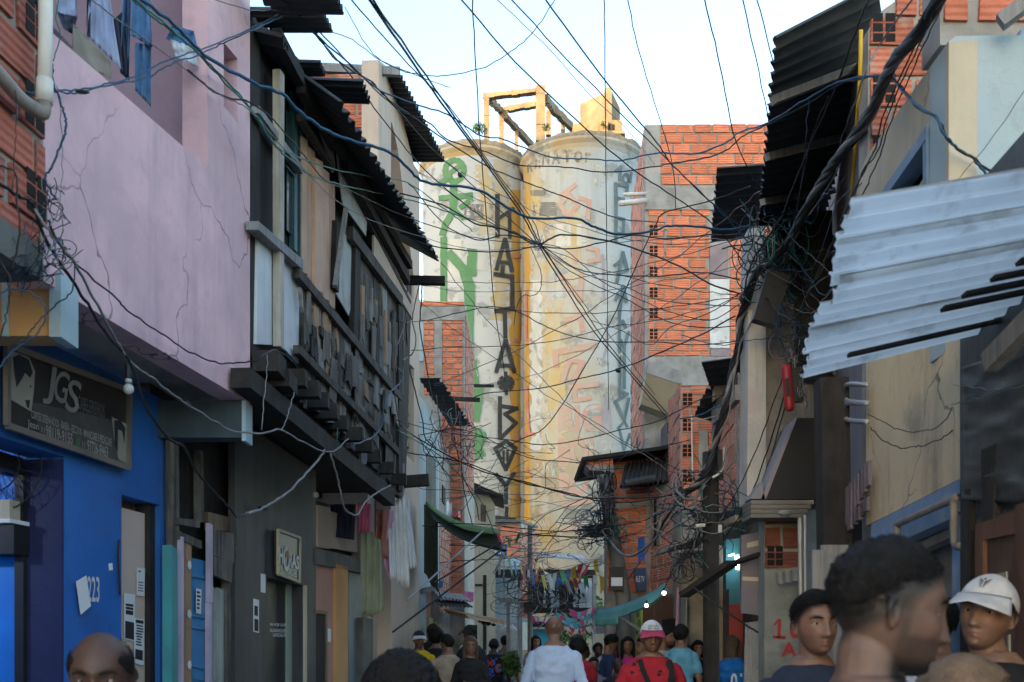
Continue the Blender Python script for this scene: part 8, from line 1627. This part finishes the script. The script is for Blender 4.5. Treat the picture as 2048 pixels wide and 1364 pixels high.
# ---------------------------------------------------------------- left group
f_ncap = fab('navy_cap', (.02,.025,.05))
person('man in a bright yellow shirt and navy cap with a white brim', 838, 1279, 14, 12, (0,0,0), 'tan', 'short', None, fab('yellow', (.60,.42,.01)), beard=.5, cap=(f_ncap, f_wcap), seed=51)
person('dark haired person in black behind the beige shirt', 873, 1275, 15, 172, (0,0,0), 'tan', 'afro', None, f_black, seed=53)
person('man in a beige polo shirt turned away to the left', 894, 1287, 13, 205, (25,8,0), 'tan', 'short', None, fab('beige_polo', (.34,.265,.2)), 'short', 'polo', seed=55, width=1.08)
person('woman with glasses and long brown hair in a black jacket', 941, 1292, 12.5, 4, (0,0,0), 'tan', 'long', m_hairb, f_black, 'long', 'jacket', seed=57, fem=True, arms=('fold','down'), extra=lambda o, HT, s, J, W, Rh: glasses(o, HT, s))
person('tall figure in a dark cap and dark jacket in the left doorway', 940, 1268, 14.5, -35, (0,0,0), 'brown', 'short', None, fab('dark_jacket', (.025,.028,.04)), 'long', 'jacket', cap=(f_black, f_black), seed=59)
def bright_print(o, HT, s, J, W, Rh):
    for t_, n_, c, cx, cz, w, hg in (('M', 'a', (.55,.06,.05), -.07, 1.33, .10, .11), ('T', 'b', (.04,.16,.6), .0, 1.36, .11, .12), ('5', 'c', (.04,.16,.6), -.05, 1.17, .1, .16), ('O', 'd', (.55,.08,.05), .08, 1.24, .14, .16), ('o', 'e', (.04,.2,.6), .08, 1.24, .08, .1)):
        print_on(o, 'shirt', 'shirt_lettering', mat('print_'+n_, c, bump=0), t_, cx, cz, w, hg, True, s, .05)
person('man in a black shirt with bright red and blue lettering on the back', 988, 1291, 17, 182, (0,0,0), 'brown', 'short', None, f_black, seed=61, cap=(f_black, f_black), extra=bright_print, width=1.1)
# a few more passers-by, mostly hidden
person('person with a brown cap behind the dark haired one in black', 866, 1264, 16.5, 150, (0,0,0), 'tan', 'short', None, fab('dark_olive', (.04,.045,.03)), cap=(fab('brown_cap', (.08,.05,.035)), fab('brown_cap', (.08,.05,.035))), seed=71)
person('person in a white and blue shirt glimpsed beside the timber pole', 1404, 1266, 14.5, 150, (0,0,0), 'tan', 'short', None, fab('white_blue', (.4,.46,.55)), seed=73)
person('person in a red top glimpsed behind the cap of the printed red shirt', 1285, 1292, 13.2, -60, (0,0,0), 'tan', 'short', None, fab('coral', (.5,.06,.05)), seed=75, fem=True)
person('dark haired woman in a grey top beyond the bald man', 1072, 1284, 19, 10, (0,0,0), 'tan', 'long', None, fab('soft_grey', (.24,.25,.27)), seed=77, fem=True)
person('short person in a teal shirt between the red shirt and the cream board', 1196, 1300, 16, 20, (0,0,0), 'brown', 'short', None, fab('teal_shirt', (.05,.2,.22)), seed=79)
person('man in a grey shirt walking away behind the black printed shirt', 1010, 1284, 19.5, 180, (0,0,0), 'tan', 'short', None, fab('mid_grey', (.14,.14,.15)), seed=81)
person('man in a striped polo between the navy jacket and the woman in pink', 1244, 1284, 15.0, -10, (0,0,0), 'tan', 'short', None, fab('light_grey', (.3,.3,.31)), seed=83)
# grey backpack worn by the man in navy
bp_ = P(1208, 1338, 13.9); o = thing('backpack', bp_-V((0,0,.2)), 'grey patterned backpack hanging on the man in the navy jacket', 'backpack')
mb = MB(); ell(mb, [(bp_.x,bp_.y-.12,bp_.z+z,ax,ay) for z, ax, ay in ((-.2,.10,.06),(-.16,.13,.09),(0,.13,.10),(.13,.11,.08),(.18,.07,.04))]); mb.build('bag', mat('fabric_grey_camo', (.28,.32,.36), (.06,.07,.08), scale=9, lo=.48, hi=.54), o, smooth=True)
mb = MB(); ell(mb, [(bp_.x,bp_.y-.2,bp_.z+z,ax,.03) for z, ax in ((-.2,.09),(-.15,.11),(-.04,.11),(0,.08))]); mb.build('pocket', f_black, o, smooth=True)
mb = MB(); mb.tube(catmull([bp_+V((.05,-.1,.2)), bp_+V((.1,-.15,.32)), bp_+V((.16,-.12,.30)), bp_+V((.2,-.1,.05))]), .015, 6); mb.build('strap', f_black, o)

bpy.data.scenes.remove(TMP)
# ================================================================== ground, light, camera
mb = MB(); mb.prism([(-400,-200,0),(400,-200,0),(400,600,0),(-400,600,0)], (0,0,-.3)); mb.build('ground', m_asph, kind='structure')
mb = MB(); mb.prism([(-1.75,-12,.004),(1.7,-12,.004),(1.8,12,.004),(1.6,36,.004),(-1.2,36,.004),(-1.2,12,.004)], (0,0,.01)); mb.build('street', mat('bounce_paving', (.42,.40,.37), (.33,.315,.29), scale=2.5, bump=.4, spots=.4, spotcol=(.2,.2,.19)), kind='structure')  # unseen paving coloured pale to bounce light up the walls
SUN_EL, SUN_AZ = 11.0, 214.0     # azimuth clockwise from +Y: behind the camera, to the left
sd = V((math.sin(math.radians(SUN_AZ))*math.cos(math.radians(SUN_EL)), math.cos(math.radians(SUN_AZ))*math.cos(math.radians(SUN_EL)), math.sin(math.radians(SUN_EL))))
w = bpy.data.worlds.new('World'); S.world = w; w.use_nodes = True; nt = w.node_tree
sky = nt.nodes.new('ShaderNodeTexSky'); sky.sky_type = 'NISHITA'; sky.sun_disc = False; sky.sun_elevation = math.radians(SUN_EL); sky.sun_rotation = math.radians(SUN_AZ); sky.air_density = 1.0; sky.dust_density = .7; sky.ozone_density = 1.0
bg = nt.nodes['Background']; bg.inputs['Strength'].default_value = .15; nt.links.new(sky.outputs[0], bg.inputs['Color'])
sl = bpy.data.lights.new('sun', 'SUN'); sl.energy = 2.2; sl.angle = math.radians(.5); sl.color = (1,.72,.40)
so = bpy.data.objects.new('sun', sl); COL.objects.link(so); so.rotation_euler = (-sd).to_track_quat('-Z', 'Y').to_euler(); so.location = sd*80
cam = bpy.data.cameras.new('camera'); co = bpy.data.objects.new('camera', cam); COL.objects.link(co)
co.location = (0,0,EYE); co.rotation_euler = (math.pi/2,0,0); cam.sensor_width = 36; cam.lens = 36*F/2048; cam.shift_y = (HY-682)/2048; cam.clip_end = 2000; cam.clip_start = .05
cam.dof.use_dof = True; cam.dof.focus_distance = 13.; cam.dof.aperture_fstop = 5.
S.camera = co
S.view_settings.view_transform = 'Standard'; S.view_settings.look = 'None'; S.view_settings.exposure = EXPO; S.view_settings.gamma = 1
S.cycles.use_denoising = True
